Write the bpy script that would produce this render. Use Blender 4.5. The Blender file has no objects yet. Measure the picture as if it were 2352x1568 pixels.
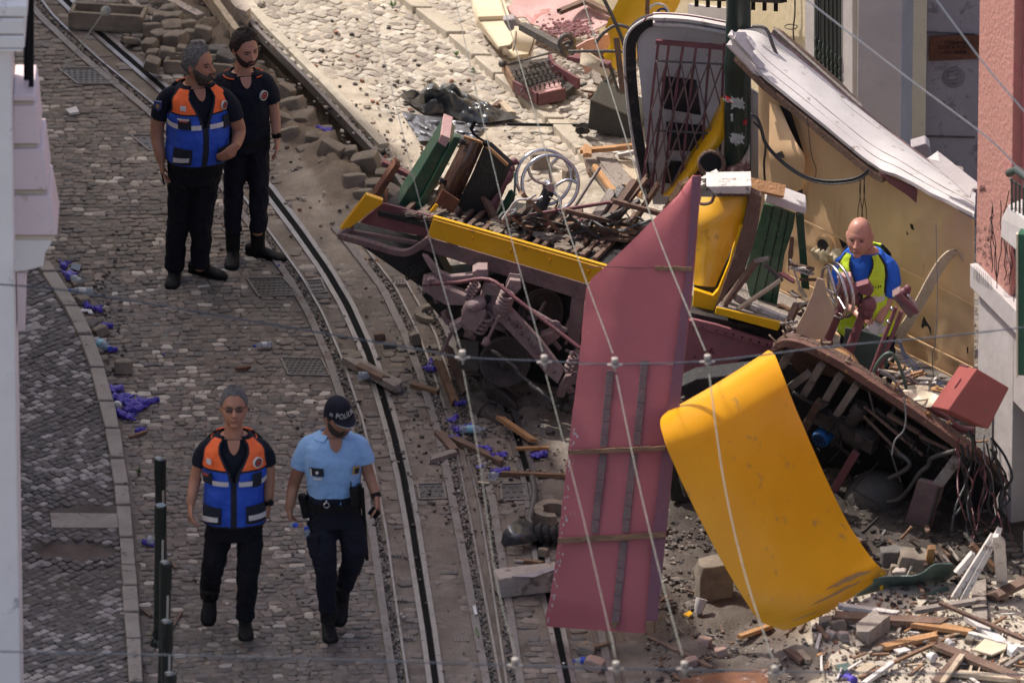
import bpy, bmesh, math, random
from mathutils import Vector, Matrix, Quaternion, noise
R = math.radians
rnd = random.Random(7)
# ---------------- camera, world, sun, exposure ----------------
SC = bpy.context.scene
COL = SC.collection
PITCH = R(24.0); DIST = 100.0; SPX = 331.0
SP, CP = math.sin(PITCH), math.cos(PITCH)
CAM = Vector((0, -DIST*CP, DIST*SP))
cd = bpy.data.cameras.new('Camera'); cam = bpy.data.objects.new('Camera', cd); COL.objects.link(cam)
cam.location = CAM; cam.rotation_euler = (math.pi/2-PITCH, 0, 0)
FPX = SPX*DIST
cd.sensor_width = 36; cd.lens = FPX/2352*36; cd.clip_start = 1; cd.clip_end = 600
cd.dof.use_dof = True; cd.dof.focus_distance = DIST; cd.dof.aperture_fstop = 3.2
SC.camera = cam
SUNV = Vector((-0.50, 0.34, 0.80)).normalized()
w = bpy.data.worlds.new('World'); SC.world = w; w.use_nodes = True
sky = w.node_tree.nodes.new('ShaderNodeTexSky'); sky.sky_type = 'NISHITA'; sky.sun_disc = False; sky.dust_density = 4.0; sky.ozone_density = 0.4; sky.air_density = 0.8
sky.sun_elevation = math.asin(SUNV.z); sky.sun_rotation = math.atan2(SUNV.x, SUNV.y)
bg = w.node_tree.nodes['Background']; bg.inputs[1].default_value = 0.15
w.node_tree.links.new(sky.outputs[0], bg.inputs[0])
sl = bpy.data.lights.new('Sun', 'SUN'); sl.energy = 2.9; sl.angle = R(0.5); sl.color = (1.0, 0.94, 0.87)
so = bpy.data.objects.new('Sun', sl); COL.objects.link(so); so.location = (0, 0, 30)
so.rotation_euler = SUNV.to_track_quat('Z', 'Y').to_euler()
SC.view_settings.view_transform = 'Standard'; SC.view_settings.look = 'None'
SC.view_settings.exposure = 0.64; SC.view_settings.gamma = 1
# ---------------- pixel <-> world ----------------
def _ray(u, v):
 a, b = (u-1176)/FPX, -(v-784)/FPX
 return Vector((a, CP + b*SP, -SP + b*CP))
def G(u, v, h=0.0):
 d = _ray(u, v); t = (h-CAM.z)/d.z
 return CAM + d*t
def V(u, v, Y):
 d = _ray(u, v); t = (Y-CAM.y)/d.y
 return CAM + d*t
def uv(p):
 q = Vector(p)-CAM
 dz = q.y*CP - q.z*SP
 return (1176 + q.x/dz*FPX, 784 - (q.y*SP+q.z*CP)/dz*FPX)
def Zm(x0, y0):                 # reads a point of an enlarged region back into picture units
 return lambda x, y: ((x0+x/2.8)*0.9408, (y0+y/2.8)*0.9408)
ZA, ZB, ZC = Zm(0, 0), Zm(830, 0), Zm(1660, 0)
ZD, ZE, ZF = Zm(0, 550), Zm(830, 550), Zm(1660, 550)
ZG, ZH, ZI = Zm(0, 1107), Zm(830, 1107), Zm(1660, 1107)
class Plane:
 def __init__(s, a, b, c):
  s.p = Vector(a); s.n = (Vector(b)-s.p).cross(Vector(c)-s.p).normalized()
  if s.n.dot(CAM-s.p) < 0: s.n = -s.n
 def at(s, u, v, off=0.0):
  d = _ray(u, v); t = (s.p+s.n*off-CAM).dot(s.n)/d.dot(s.n)
  return CAM + d*t
def lerp(a, b, t): return a + (b-a)*t
def clamp(x, a=0.0, b=1.0): return max(a, min(b, x))
def sstep(a, b, x):
 t = clamp((x-a)/(b-a)) if a != b else float(x > a)
 return t*t*(3-2*t)
def pwl(tab, x):
 if x <= tab[0][0]: return tab[0][1]
 for (a, fa), (b, fb) in zip(tab, tab[1:]):
  if x <= b: return lerp(fa, fb, (x-a)/(b-a)) if b > a else fb
 return tab[-1][1]
def smooth_path(pts, n=6):
 P = [Vector(p) for p in pts]
 if len(P) < 3: return P
 out = []
 for i in range(len(P)-1):
  a, b, c, d = P[max(i-1, 0)], P[i], P[i+1], P[min(i+2, len(P)-1)]
  for k in range(n):
   t = k/n
   out.append(0.5*((2*b)+(c-a)*t+(2*a-5*b+4*c-d)*t*t+(3*b-a-3*c+d)*t**3))
 out.append(P[-1]); return out
# ---------------- materials ----------------
MATS = {}
def mat(name, c1, c2=None, scale=6.0, rough=0.6, metal=0.0, bump=0.15, bscale=60.0, wear=None, wear_amt=0.0, wscale=9.0, attr=None, spec=0.5, stretch=None, alpha=1.0, trans=0.0, coat=0.0, contrast=1.0):
 m = bpy.data.materials.new(name); m.use_nodes = True
 nt = m.node_tree; N = nt.nodes; L = nt.links; b = N['Principled BSDF']
 tc = N.new('ShaderNodeTexCoord'); src = tc.outputs['Object']
 if stretch:
  mp = N.new('ShaderNodeMapping'); mp.inputs['Scale'].default_value = stretch; L.new(src, mp.inputs[0]); src = mp.outputs[0]
 n1 = N.new('ShaderNodeTexNoise'); n1.inputs['Scale'].default_value = scale; n1.inputs['Detail'].default_value = 7; n1.inputs['Roughness'].default_value = .62
 L.new(src, n1.inputs['Vector'])
 if c2 is None: c2 = tuple(x*0.72 for x in c1)
 mr = N.new('ShaderNodeMapRange'); mr.inputs[1].default_value = .5-.2/contrast; mr.inputs[2].default_value = .5+.2/contrast
 L.new(n1.outputs[0], mr.inputs[0])
 mx = N.new('ShaderNodeMix'); mx.data_type = 'RGBA'; L.new(mr.outputs[0], mx.inputs[0])
 mx.inputs[6].default_value = (*c2, 1); mx.inputs[7].default_value = (*c1, 1)
 col = mx.outputs[2]
 if attr:
  at = N.new('ShaderNodeAttribute'); at.attribute_name = attr
  mm = N.new('ShaderNodeMix'); mm.data_type = 'RGBA'; mm.blend_type = 'MULTIPLY'; mm.inputs[0].default_value = 1
  L.new(col, mm.inputs[6]); L.new(at.outputs['Color'], mm.inputs[7]); col = mm.outputs[2]
 rsock = None
 if wear:
  n2 = N.new('ShaderNodeTexNoise'); n2.inputs['Scale'].default_value = wscale; n2.inputs['Detail'].default_value = 9; n2.inputs['Roughness'].default_value = .7
  L.new(src, n2.inputs['Vector'])
  m2 = N.new('ShaderNodeMapRange'); th = .72-.42*wear_amt
  m2.inputs[1].default_value = th; m2.inputs[2].default_value = th+.07; L.new(n2.outputs[0], m2.inputs[0])
  mw = N.new('ShaderNodeMix'); mw.data_type = 'RGBA'; L.new(m2.outputs[0], mw.inputs[0]); L.new(col, mw.inputs[6]); mw.inputs[7].default_value = (*wear, 1)
  col = mw.outputs[2]
 L.new(col, b.inputs['Base Color'])
 rr = N.new('ShaderNodeMapRange'); rr.inputs[3].default_value = max(0.03, rough-.1); rr.inputs[4].default_value = min(1, rough+.12)
 L.new(n1.outputs[0], rr.inputs[0]); L.new(rr.outputs[0], b.inputs['Roughness'])
 b.inputs['Metallic'].default_value = metal; b.inputs['Specular IOR Level'].default_value = spec
 b.inputs['Coat Weight'].default_value = coat; b.inputs['Alpha'].default_value = alpha
 b.inputs['Transmission Weight'].default_value = trans
 if bump:
  nb = N.new('ShaderNodeTexNoise'); nb.inputs['Scale'].default_value = bscale; nb.inputs['Detail'].default_value = 5
  L.new(src, nb.inputs['Vector'])
  bp = N.new('ShaderNodeBump'); bp.inputs['Strength'].default_value = min(1, bump*2.5); bp.inputs['Distance'].default_value = 0.01
  L.new(nb.outputs[0], bp.inputs['Height']); L.new(bp.outputs[0], b.inputs['Normal'])
 MATS[name] = m
 return m
mat('stone', (1, 1, 1), (.62, .6, .58), 14, .8, bump=.35, bscale=45, attr='Col', spec=.3)
mat('dust', (1, 1, 1), (.6, .57, .54), 5, .92, bump=.5, bscale=70, attr='Col', spec=.15)
mat('big_ground', (.16, .14, .125), None, 2, .9)
mat('kerb', (.36, .315, .27), (.24, .21, .185), 5, .85, bump=.3, wear=(.12, .10, .09), wear_amt=.35)
mat('kerb_pale', (.52, .46, .37), (.36, .31, .25), 5, .85, bump=.3, wear=(.2, .17, .13), wear_amt=.35)
mat('rail', (.34, .31, .30), (.2, .18, .175), 9, .38, metal=.75, bump=.1, wear=(.15, .12, .10), wear_amt=.35)
mat('rail_dull', (.25, .22, .205), (.15, .13, .12), 8, .62, metal=.3, bump=.2, wear=(.14, .10, .08), wear_amt=.4)
mat('black', (.006, .006, .007), None, 8, .8, spec=.1)
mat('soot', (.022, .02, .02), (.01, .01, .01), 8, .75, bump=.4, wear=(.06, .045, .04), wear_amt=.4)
mat('iron_cover', (.13, .12, .115), (.08, .073, .07), 8, .55, metal=.5, bump=.2)
mat('earth', (.24, .19, .145), (.12, .095, .075), 7, .95, bump=.8, bscale=25)
mat('blockstone', (.30, .245, .19), (.13, .108, .085), 6, .9, bump=.6, bscale=22)
mat('bluestone', (.17, .155, .145), (.08, .073, .068), 6, .9, bump=.6, bscale=22)
mat('pale_block', (.5, .42, .36), (.33, .28, .24), 5, .9, bump=.4, wear=(.2, .17, .15), wear_amt=.4)
mat('brick', (.42, .27, .21), (.3, .2, .165), 10, .9, bump=.4)
mat('yellow', (.84, .44, .012), (.72, .35, .008), 2.5, .32, bump=.05, bscale=9, wear=(.42, .21, .03), wear_amt=.22, wscale=6, coat=.25)
mat('yellow_dirty', (.84, .40, .010), (.76, .34, .008), 1.6, .34, bump=.08, bscale=7, wear=(.50, .27, .06), wear_amt=.28, wscale=9, coat=.05)
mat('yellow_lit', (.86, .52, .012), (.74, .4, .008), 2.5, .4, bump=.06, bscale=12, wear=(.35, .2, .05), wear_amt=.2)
mat('maroon', (.22, .078, .088), (.14, .052, .062), 5, .5, bump=.15, wear=(.16, .11, .10), wear_amt=.35)
mat('maroon_dusty', (.235, .14, .135), (.13, .085, .083), 7, .75, bump=.35, wear=(.17, .13, .11), wear_amt=.4)
mat('maroon_dark', (.19, .065, .075), (.12, .045, .052), 5, .45, bump=.15, wear=(.12, .09, .08), wear_amt=.3)
mat('pink_sheet', (.46, .118, .125), (.39, .10, .105), 1.5, .55, bump=.06, bscale=14, wear=(.40, .19, .185), wear_amt=.2, wscale=20)
mat('pink_faded', (.56, .35, .33), (.46, .27, .26), 2.5, .7, bump=.25, wear=(.40, .16, .14), wear_amt=.32, wscale=4)
mat('rivet', (.14, .06, .07), None, 5, .4, metal=.3)
mat('white_paint', (.66, .62, .60), (.50, .46, .44), 2.2, .6, bump=.12, wear=(.30, .24, .2), wear_amt=.3, wscale=11)
mat('white_wood', (.66, .62, .58), (.5, .46, .42), 6, .75, bump=.3, wear=(.25, .2, .17), wear_amt=.4, wscale=14)
mat('cream', (.70, .60, .44), (.58, .48, .34), 3, .5, bump=.1, wear=(.34, .26, .18), wear_amt=.2)
mat('beige_panel', (.72, .49, .28), (.64, .43, .24), 1.6, .30, bump=.16, bscale=3.0, wear=(.44, .29, .16), wear_amt=.16, wscale=9, coat=.35, stretch=(2.6, 2.6, .5))
mat('wood', (.27, .155, .085), (.13, .07, .04), 6, .7, bump=.4, bscale=30, stretch=(1, 1, 4), wear=(.36, .25, .16), wear_amt=.3)
mat('wood_brown', (.20, .12, .085), (.10, .06, .043), 6, .75, bump=.4, wear=(.2, .14, .10), wear_amt=.35)
mat('wood_orange', (.50, .27, .12), (.33, .17, .07), 8, .7, bump=.35, bscale=40)
mat('wood_pale', (.55, .45, .33), (.38, .3, .21), 7, .8, bump=.4, wear=(.2, .15, .1), wear_amt=.3)
mat('wood_grey', (.33, .285, .25), (.2, .165, .14), 7, .85, bump=.4, wear=(.12, .09, .07), wear_amt=.35)
mat('green_paint', (.028, .085, .048), (.018, .055, .032), 4, .3, bump=.12, wear=(.13, .1, .07), wear_amt=.22, coat=.3)
mat('green_panel', (.05, .13, .075), (.03, .09, .05), 4, .25, bump=.1, wear=(.2, .2, .16), wear_amt=.2, coat=.4)
mat('dark_cabinet', (.028, .026, .034), (.018, .016, .02), 4, .25, bump=.1, wear=(.06, .045, .04), wear_amt=.3, coat=.4)
mat('cabinet_side', (.033, .035, .03), (.02, .02, .018), 4, .5, bump=.3, wear=(.1, .08, .06), wear_amt=.25)
mat('brown_gloss', (.07, .035, .025), (.04, .022, .017), 4, .18, bump=.06, coat=.6)
mat('pole_green', (.018, .035, .027), (.01, .02, .016), 3, .3, bump=.15, wear=(.09, .1, .085), wear_amt=.2, wscale=12, coat=.3)
mat('bollard', (.016, .024, .02), (.009, .014, .012), 6, .28, bump=.06, coat=.5, wear=(.07, .07, .065), wear_amt=.15)
mat('chrome', (.66, .62, .62), (.5, .47, .47), 6, .16, metal=1, bump=.04)
mat('steel_dark', (.15, .135, .13), (.08, .073, .07), 8, .5, metal=.5, bump=.3)
mat('grease', (.085, .07, .065), (.035, .03, .027), 9, .6, metal=.2, bump=.5, wear=(.11, .08, .07), wear_amt=.3)
mat('tank', (.085, .075, .065), (.05, .043, .038), 4, .6, bump=.25)
mat('rust', (.20, .075, .035), (.07, .03, .02), 12, .85, bump=.5, wear=(.28, .16, .09), wear_amt=.3)
mat('cable_black', (.022, .022, .024), None, 8, .45)
mat('cable_grey', (.22, .22, .22), None, 8, .5)
mat('cable_green', (.08, .12, .09), None, 8, .5)
mat('cable_blue', (.14, .25, .55), None, 8, .5)
mat('wire_steel', (.09, .10, .12), None, 8, .45, metal=.5)
mat('wire_white', (.22, .22, .185), (.14, .14, .12), 20, .5, metal=.2)
mat('porcelain', (.40, .35, .30), (.3, .26, .22), 12, .45, bump=.1)
mat('tarp', (.055, .058, .062), (.035, .036, .04), 4, .22, bump=.2, bscale=16, coat=.5)
mat('box_black', (.05, .052, .052), (.03, .031, .031), 5, .5, bump=.25, wear=(.12, .11, .1), wear_amt=.2)
mat('glove', (.085, .055, .42), (.05, .035, .30), 18, .45, bump=.4, bscale=60)
mat('glove_pale', (.17, .13, .50), (.11, .085, .42), 18, .45, bump=.4, bscale=60)
mat('plastic_clear', (.62, .68, .74), (.5, .55, .6), 12, .12, bump=.3, trans=.55, alpha=.75)
mat('plastic_label', (.25, .5, .62), None, 12, .4)
mat('cap_blue', (.03, .08, .55), None, 12, .4)
mat('paper', (.7, .68, .66), None, 12, .8)
mat('wall_yellow', (.70, .60, .40), (.60, .51, .34), 2.0, .9, bump=.25, bscale=14, wear=(.5, .42, .3), wear_amt=.3)
mat('wall_grey', (.36, .32, .33), (.29, .26, .27), 2.0, .9, bump=.25, bscale=10, wear=(.2, .18, .18), wear_amt=.4, wscale=7)
mat('wall_pale', (.52, .48, .47), (.40, .37, .36), 2.5, .9, bump=.2, bscale=12, wear=(.42, .38, .37), wear_amt=.3)
mat('wall_pink', (.50, .245, .20), (.44, .21, .175), 3, .92, bump=.35, bscale=30, wear=(.46, .18, .18), wear_amt=.3, wscale=3)
mat('wall_rose', (.52, .16, .17), (.42, .13, .13), 5, .9, bump=.3, wear=(.35, .22, .2), wear_amt=.35)
mat('roughcast', (.42, .39, .37), (.16, .15, .145), 60, .95, bump=1, bscale=80)
mat('marble', (.90, .83, .76), (.78, .71, .66), 2.0, .6, bump=.04, wear=(.45, .41, .42), wear_amt=.3, wscale=5)
mat('pink_stone', (.82, .66, .64), (.72, .57, .56), 3, .6, bump=.05, wear=(.55, .42, .33), wear_amt=.3)
mat('void', (.012, .011, .012), None, 3, .9, bump=0)
mat('glass_dark', (.03, .035, .04), None, 3, .08, bump=0)
mat('iron_green', (.05, .075, .065), (.03, .045, .04), 6, .5, bump=.2)
mat('iron_black', (.009, .009, .010), None, 6, .7, spec=.2)
mat('sign_green', (.02, .12, .07), None, 6, .35, bump=0)
mat('weed', (.08, .15, .03), (.05, .1, .02), 10, .7, bump=0)
mat('cardboard', (.50, .36, .24), (.42, .3, .2), 5, .85, bump=.2, bscale=10)
mat('red_box', (.34, .085, .075), (.26, .065, .06), 3, .5, bump=.1, wear=(.2, .08, .07), wear_amt=.25)
mat('cloth_green', (.11, .16, .14), (.06, .1, .085), 4, .4, bump=.2)
mat('sticker_white', (.55, .56, .55), (.35, .36, .35), 30, .6)
mat('sticker_red', (.5, .02, .03), None, 8, .5, bump=0)
mat('rust_edge', (.19, .085, .06), (.10, .05, .038), 5, .7, bump=.4, wear=(.42, .24, .07), wear_amt=.26, wscale=14, stretch=(1, 1, 1))
mat('motor_blue', (.02, .12, .35), None, 8, .5)
mat('wire_pale', (.22, .23, .21), (.14, .14, .13), 20, .5, metal=.3)
mat('silver_tarp', (.22, .22, .24), (.14, .14, .155), 4, .25, bump=.2, metal=.3)
mat('peel_rust', (.24, .10, .04), (.10, .04, .025), 6, .8, bump=.4, wear=(.45, .36, .3), wear_amt=.35, wscale=9)
mat('bogie_dust', (.36, .25, .245), (.2, .135, .135), 7, .75, bump=.4, wear=(.3, .24, .21), wear_amt=.4)
mat('scratch_brown', (.45, .24, .05), None, 12, .7)
mat('sill', (.33, .13, .145), (.24, .095, .105), 4, .5, bump=.15, wear=(.2, .12, .11), wear_amt=.3)
mat('scuff_tan', (.52, .34, .17), (.42, .27, .12), 20, .8)
mat('townhouse_wall', (.78, .75, .70), (.66, .62, .57), 2, .9)  # pale tone chosen so the unseen walls bounce light into the street
mat('wire_bright', (.62, .62, .58), (.5, .5, .46), 20, .5)
mat('lens_tint', (.10, .055, .04), None, 8, .15, bump=0)
mat('peel', (.13, .05, .045), (.09, .035, .03), 6, .7, bump=.3, wear=(.42, .34, .28), wear_amt=.55, wscale=6)
mat('purple_strip', (.20, .07, .095), (.16, .06, .08), 3, .5, wear=(.28, .2, .3), wear_amt=.2)
# people
mat('skin_tan', (.42, .20, .125), (.36, .165, .10), 12, .5, bump=.05, spec=.4)
mat('skin_fair', (.48, .25, .17), (.42, .205, .14), 12, .5, bump=.05, spec=.4)
mat('skin_dark', (.30, .145, .09), (.25, .12, .075), 12, .5, bump=.05, spec=.4)
mat('skin_pink', (.50, .25, .18), (.43, .2, .145), 12, .42, bump=.05, spec=.5)
mat('hair_grey', (.20, .19, .185), (.07, .065, .06), 40, .8, bump=.8, bscale=90, stretch=(2, 2, .6))
mat('hair_dark', (.035, .022, .015), (.015, .01, .008), 40, .7, bump=.8, bscale=90)
mat('beard_dark', (.05, .033, .025), (.022, .015, .011), 60, .85, bump=.8, bscale=120)
mat('beard_grey', (.10, .075, .06), (.035, .027, .022), 50, .85, bump=.8, bscale=120)
mat('stubble', (.27, .15, .115), (.2, .11, .085), 60, .8, bump=.3)
mat('eye_dark', (.045, .025, .02), None, 8, .2, bump=0)
mat('lip', (.30, .11, .09), None, 8, .5, bump=0)
mat('navy', (.011, .013, .024), (.006, .007, .014), 5, .85, bump=.4, bscale=18, spec=.25)
mat('trouser_black', (.009, .009, .014), (.004, .004, .007), 5, .85, bump=.4, bscale=15, spec=.25)
mat('trouser_navy', (.012, .013, .024), (.007, .008, .014), 5, .85, bump=.4, bscale=15, spec=.25)
mat('boot', (.006, .006, .007), (.012, .011, .011), 20, .6, bump=.3, spec=.2)
mat('vest_blue', (.018, .085, .52), (.012, .06, .42), 5, .65, bump=.35, bscale=14)
mat('vest_orange', (1.0, .165, .035), (.92, .14, .028), 5, .6, bump=.25, bscale=14)
mat('vest_dark', (.012, .013, .026), None, 5, .8, bump=.3)
mat('reflective', (.68, .63, .60), (.5, .46, .45), 30, .35, bump=.1)
mat('patch_red', (.55, .07, .05), None, 8, .6, bump=0)
mat('patch_white', (.62, .6, .58), None, 8, .6, bump=0)
mat('patch_blue', (.05, .07, .2), None, 8, .6, bump=0)
mat('patch_gold', (.4, .24, .06), None, 8, .6, bump=0)
mat('shirt_sky', (.26, .43, .68), (.22, .38, .62), 4, .85, bump=.35, bscale=14)
mat('tee_blue', (.02, .13, .62), (.015, .1, .52), 4, .85, bump=.35, bscale=14)
mat('vest_lime', (.62, .80, .03), (.52, .7, .025), 5, .6, bump=.3, bscale=14)
mat('collar_orange', (.8, .13, .03), None, 8, .7, bump=0)
mat('glove_white', (.66, .64, .62), (.5, .48, .46), 12, .8, bump=.4)
mat('lens', (.015, .013, .012), None, 8, .08, bump=0)
mat('hairline', (.25, .25, .25), None)
# ---------------- objects ----------------
WL = {}
CUT = [None]
def setp(o, label=None, cat=None, group=None, kind=None):
 if label: o['label'] = label
 if cat: o['category'] = cat
 if group: o['group'] = group
 if kind: o['kind'] = kind
 return o
def thing(name, label, cat, loc, group=None):
 o = bpy.data.objects.new(name, None); COL.objects.link(o); o.location = loc; o.empty_display_size = .1
 WL[o.name] = Vector(loc)
 return setp(o, label, cat, group)
class MB:
 def __init__(s): s.v = []; s.f = []; s.m = []; s.c = None
 def add(s, vs, fs, m=0):
  o = len(s.v); s.v += [tuple(v) for v in vs]
  for f in fs: s.f.append(tuple(i+o for i in f)); s.m.append(m)
 def box(s, c, sz, rot=None, m=0):
  x, y, z = sz[0]/2, sz[1]/2, sz[2]/2
  P = [Vector((a*x, b*y, k*z)) for k in (-1, 1) for a, b in ((-1, -1), (1, -1), (1, 1), (-1, 1))]
  if rot is not None: P = [rot @ p for p in P]
  c = Vector(c); s.add([p+c for p in P], [(3, 2, 1, 0), (4, 5, 6, 7), (0, 1, 5, 4), (1, 2, 6, 5), (2, 3, 7, 6), (3, 0, 4, 7)], m)
 def bar(s, p, q, w, h, up=(0, 0, 1), m=0, taper=1.0):
  p, q = Vector(p), Vector(q); d = (q-p)
  if d.length < 1e-6: return
  d.normalize(); up = Vector(up)
  if abs(d.dot(up.normalized())) > .98: up = Vector((0, 1, 0)) if abs(d.y) < .9 else Vector((1, 0, 0))
  a = d.cross(up).normalized(); b = a.cross(d).normalized()
  P = [p-a*w/2-b*h/2, p+a*w/2-b*h/2, p+a*w/2+b*h/2, p-a*w/2+b*h/2]
  w2, h2 = w*taper, h*taper
  P += [q-a*w2/2-b*h2/2, q+a*w2/2-b*h2/2, q+a*w2/2+b*h2/2, q-a*w2/2+b*h2/2]
  s.add(P, [(0, 1, 2, 3), (7, 6, 5, 4), (4, 5, 1, 0), (5, 6, 2, 1), (6, 7, 3, 2), (7, 4, 0, 3)], m)
 def tube(s, pts, r, n=8, m=0, sq=None):
  P = [Vector(p) for p in pts]; k = len(P)
  rs = r if isinstance(r, (list, tuple)) else [r]*k
  up = None; rings = []
  for i in range(k):
   d = (P[min(i+1, k-1)]-P[max(i-1, 0)])
   d = d.normalized() if d.length > 1e-9 else Vector((0, 0, 1))
   if up is None: up = d.orthogonal().normalized()
   up = (up - d*up.dot(d)); up = up.normalized() if up.length > 1e-6 else d.orthogonal().normalized()
   b = d.cross(up)
   rings.append([P[i]+(up*math.cos(2*math.pi*j/n)+b*math.sin(2*math.pi*j/n))*rs[i] for j in range(n)])
  vs = [v for rg in rings for v in rg]
  fs = [(i*n+j, i*n+(j+1) % n, (i+1)*n+(j+1) % n, (i+1)*n+j) for i in range(k-1) for j in range(n)]
  fs += [tuple(range(n))[::-1], tuple((k-1)*n+j for j in range(n))]
  s.add(vs, fs, m)
 def ring(s, c, axis, R0, r, n=28, k=8, m=0, a0=0, a1=2*math.pi):
  ax = Vector(axis).normalized(); e = ax.orthogonal().normalized(); f = ax.cross(e)
  full = abs(a1-a0) > 6.28
  pts = [Vector(c)+(e*math.cos(a0+(a1-a0)*i/n)+f*math.sin(a0+(a1-a0)*i/n))*R0 for i in range(n+1)]
  s.tube(pts, r, k, m)
 def lathe(s, p, q, prof, n=16, m=0):
  p, q = Vector(p), Vector(q); d = (q-p); e = d.orthogonal().normalized(); f = d.normalized().cross(e)
  vs = []; k = len(prof)
  for t, r in prof:
   vs += [p+d*t+(e*math.cos(2*math.pi*j/n)+f*math.sin(2*math.pi*j/n))*r for j in range(n)]
  fs = [(i*n+j, i*n+(j+1) % n, (i+1)*n+(j+1) % n, (i+1)*n+j) for i in range(k-1) for j in range(n)]
  fs += [tuple(range(n))[::-1], tuple((k-1)*n+j for j in range(n))]
  s.add(vs, fs, m)
 def slab(s, pts, vec, m=0):
  P = [Vector(p) for p in pts]; n = len(P); vec = Vector(vec)
  s.add(P+[p+vec for p in P], [tuple(range(n)), tuple(range(2*n-1, n-1, -1))]+[(i, i+n, (i+1) % n+n, (i+1) % n) for i in range(n)], m)
 def grid(s, rows, th=0.0, m=0, vec=None):
  a, b = len(rows), len(rows[0]); P = [Vector(p) for r in rows for p in r]
  fs = [(i*b+j, i*b+j+1, (i+1)*b+j+1, (i+1)*b+j) for i in range(a-1) for j in range(b-1)]
  if not th: s.add(P, fs, m); return
  Q = []
  for i in range(a):
   for j in range(b):
    du = rows[min(i+1, a-1)][j]-rows[max(i-1, 0)][j]; dv = rows[i][min(j+1, b-1)]-rows[i][max(j-1, 0)]
    nn = du.cross(dv)
    nn = nn.normalized() if nn.length > 1e-9 else Vector((0, 0, 1))
    Q.append(rows[i][j] + (Vector(vec) if vec else nn)*th)
  o = a*b
  fs += [tuple(x+o for x in f[::-1]) for f in fs]
  ed = [j for j in range(b)]+[i*b+b-1 for i in range(1, a)]+[(a-1)*b+j for j in range(b-2, -1, -1)]+[i*b for i in range(a-2, 0, -1)]
  for x, y in zip(ed, ed[1:]+ed[:1]): fs.append((y, x, x+o, y+o))
  s.add(P+Q, fs, m)
 def ball(s, c, r, n=10, m=0, rot=None, jit=0.0, seed=0, sq=1.0):
  if not hasattr(r, '__len__'): r = (r, r, r)
  k = n; c = Vector(c); vs = []
  def pw(x): return math.copysign(abs(x)**sq, x)
  for i in range(1, k):
   th = math.pi*i/k
   for j in range(2*k):
    ph = math.pi*j/k
    p = Vector((pw(math.sin(th)*math.cos(ph))*r[0], pw(math.sin(th)*math.sin(ph))*r[1], pw(math.cos(th))*r[2]))
    if jit: p *= 1+jit*noise.noise(Vector((p.x/r[0], p.y/r[1], p.z/r[2]))*1.3+Vector((seed*3.1, seed*1.7, 0)))*2
    if rot is not None: p = rot @ p
    vs.append(c+p)
  a = Vector((0, 0, r[2])); b = -a
  if rot is not None: a = rot @ a; b = rot @ b
  vs += [c+a, c+b]; N = 2*k
  fs = [(i*N+j, (i+1)*N+j, (i+1)*N+(j+1) % N, i*N+(j+1) % N) for i in range(k-2) for j in range(N)]
  T = (k-1)*N
  fs += [(T, j, (j+1) % N) for j in range(N)]+[(T+1, (k-2)*N+(j+1) % N, (k-2)*N+j) for j in range(N)]
  s.add(vs, fs, m)
 def rock(s, c, sz, rot=None, seed=0, j=.16, m=0):
  r = random.Random(seed*7919+13); c = Vector(c); n = 3; vs = []; idx = {}; fs = []
  def vid(p):
   if p not in idx:
    q = Vector(((p[0]/n-.5), (p[1]/n-.5), (p[2]/n-.5)))
    e = sum(1 for t in p if t in (0, n))
    if e >= 2: q *= .95 if e == 2 else .88
    q = Vector((q.x*sz[0], q.y*sz[1], q.z*sz[2]))
    q += Vector((r.uniform(-1, 1)*sz[0], r.uniform(-1, 1)*sz[1], r.uniform(-1, 1)*sz[2]))*j*.35
    if rot is not None: q = rot @ q
    idx[p] = len(vs); vs.append(c+q)
   return idx[p]
  for ax in range(3):
   for side in (0, n):
    for i in range(n):
     for k in range(n):
      q = []
      for a, b in ((0, 0), (1, 0), (1, 1), (0, 1)):
       p = [0, 0, 0]; p[ax] = side; p[(ax+1) % 3] = i+a; p[(ax+2) % 3] = k+b; q.append(vid(tuple(p)))
      fs.append(tuple(q) if side else tuple(q[::-1]))
  s.add(vs, fs, m)
 def build(s, name, mats, parent=None, smooth=None, bevel=0, origin=None, label=None, cat=None, group=None, kind=None, solid=0, cols=None):
  me = bpy.data.meshes.new(name)
  if parent is not None: o0 = WL[parent.name]
  elif origin is not None: o0 = Vector(origin)
  elif s.v and cat:
   n = len(s.v); o0 = Vector((sum(v[0] for v in s.v)/n, sum(v[1] for v in s.v)/n, min(v[2] for v in s.v)))
  else: o0 = Vector((0, 0, 0))
  me.from_pydata([(v[0]-o0.x, v[1]-o0.y, v[2]-o0.z) for v in s.v], [], s.f)
  if isinstance(mats, str): mats = [mats]
  for m in mats: me.materials.append(MATS[m])
  if len(mats) > 1: me.polygons.foreach_set('material_index', s.m)
  if cols is not None:
   ca = me.color_attributes.new('Col', 'FLOAT_COLOR', 'POINT')
   ca.data.foreach_set('color', cols)
  me.update()
  if smooth:
   me.polygons.foreach_set('use_smooth', [True]*len(me.polygons)); me.set_sharp_from_angle(angle=R(smooth if smooth > 1 else 40))
  o = bpy.data.objects.new(name, me); COL.objects.link(o)
  WL[o.name] = o0
  if parent is not None: o.parent = parent
  else: o.location = o0
  if solid:
   md = o.modifiers.new('s', 'SOLIDIFY'); md.thickness = solid
  if bevel:
   md = o.modifiers.new('b', 'BEVEL'); md.width = bevel; md.segments = 2; md.limit_method = 'ANGLE'; md.angle_limit = R(40)
   md.harden_normals = False
  return setp(o, label, cat, group, kind)
def xf(o, loc=None):
 return o
def P1(mbf, *a, **k): return a
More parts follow.
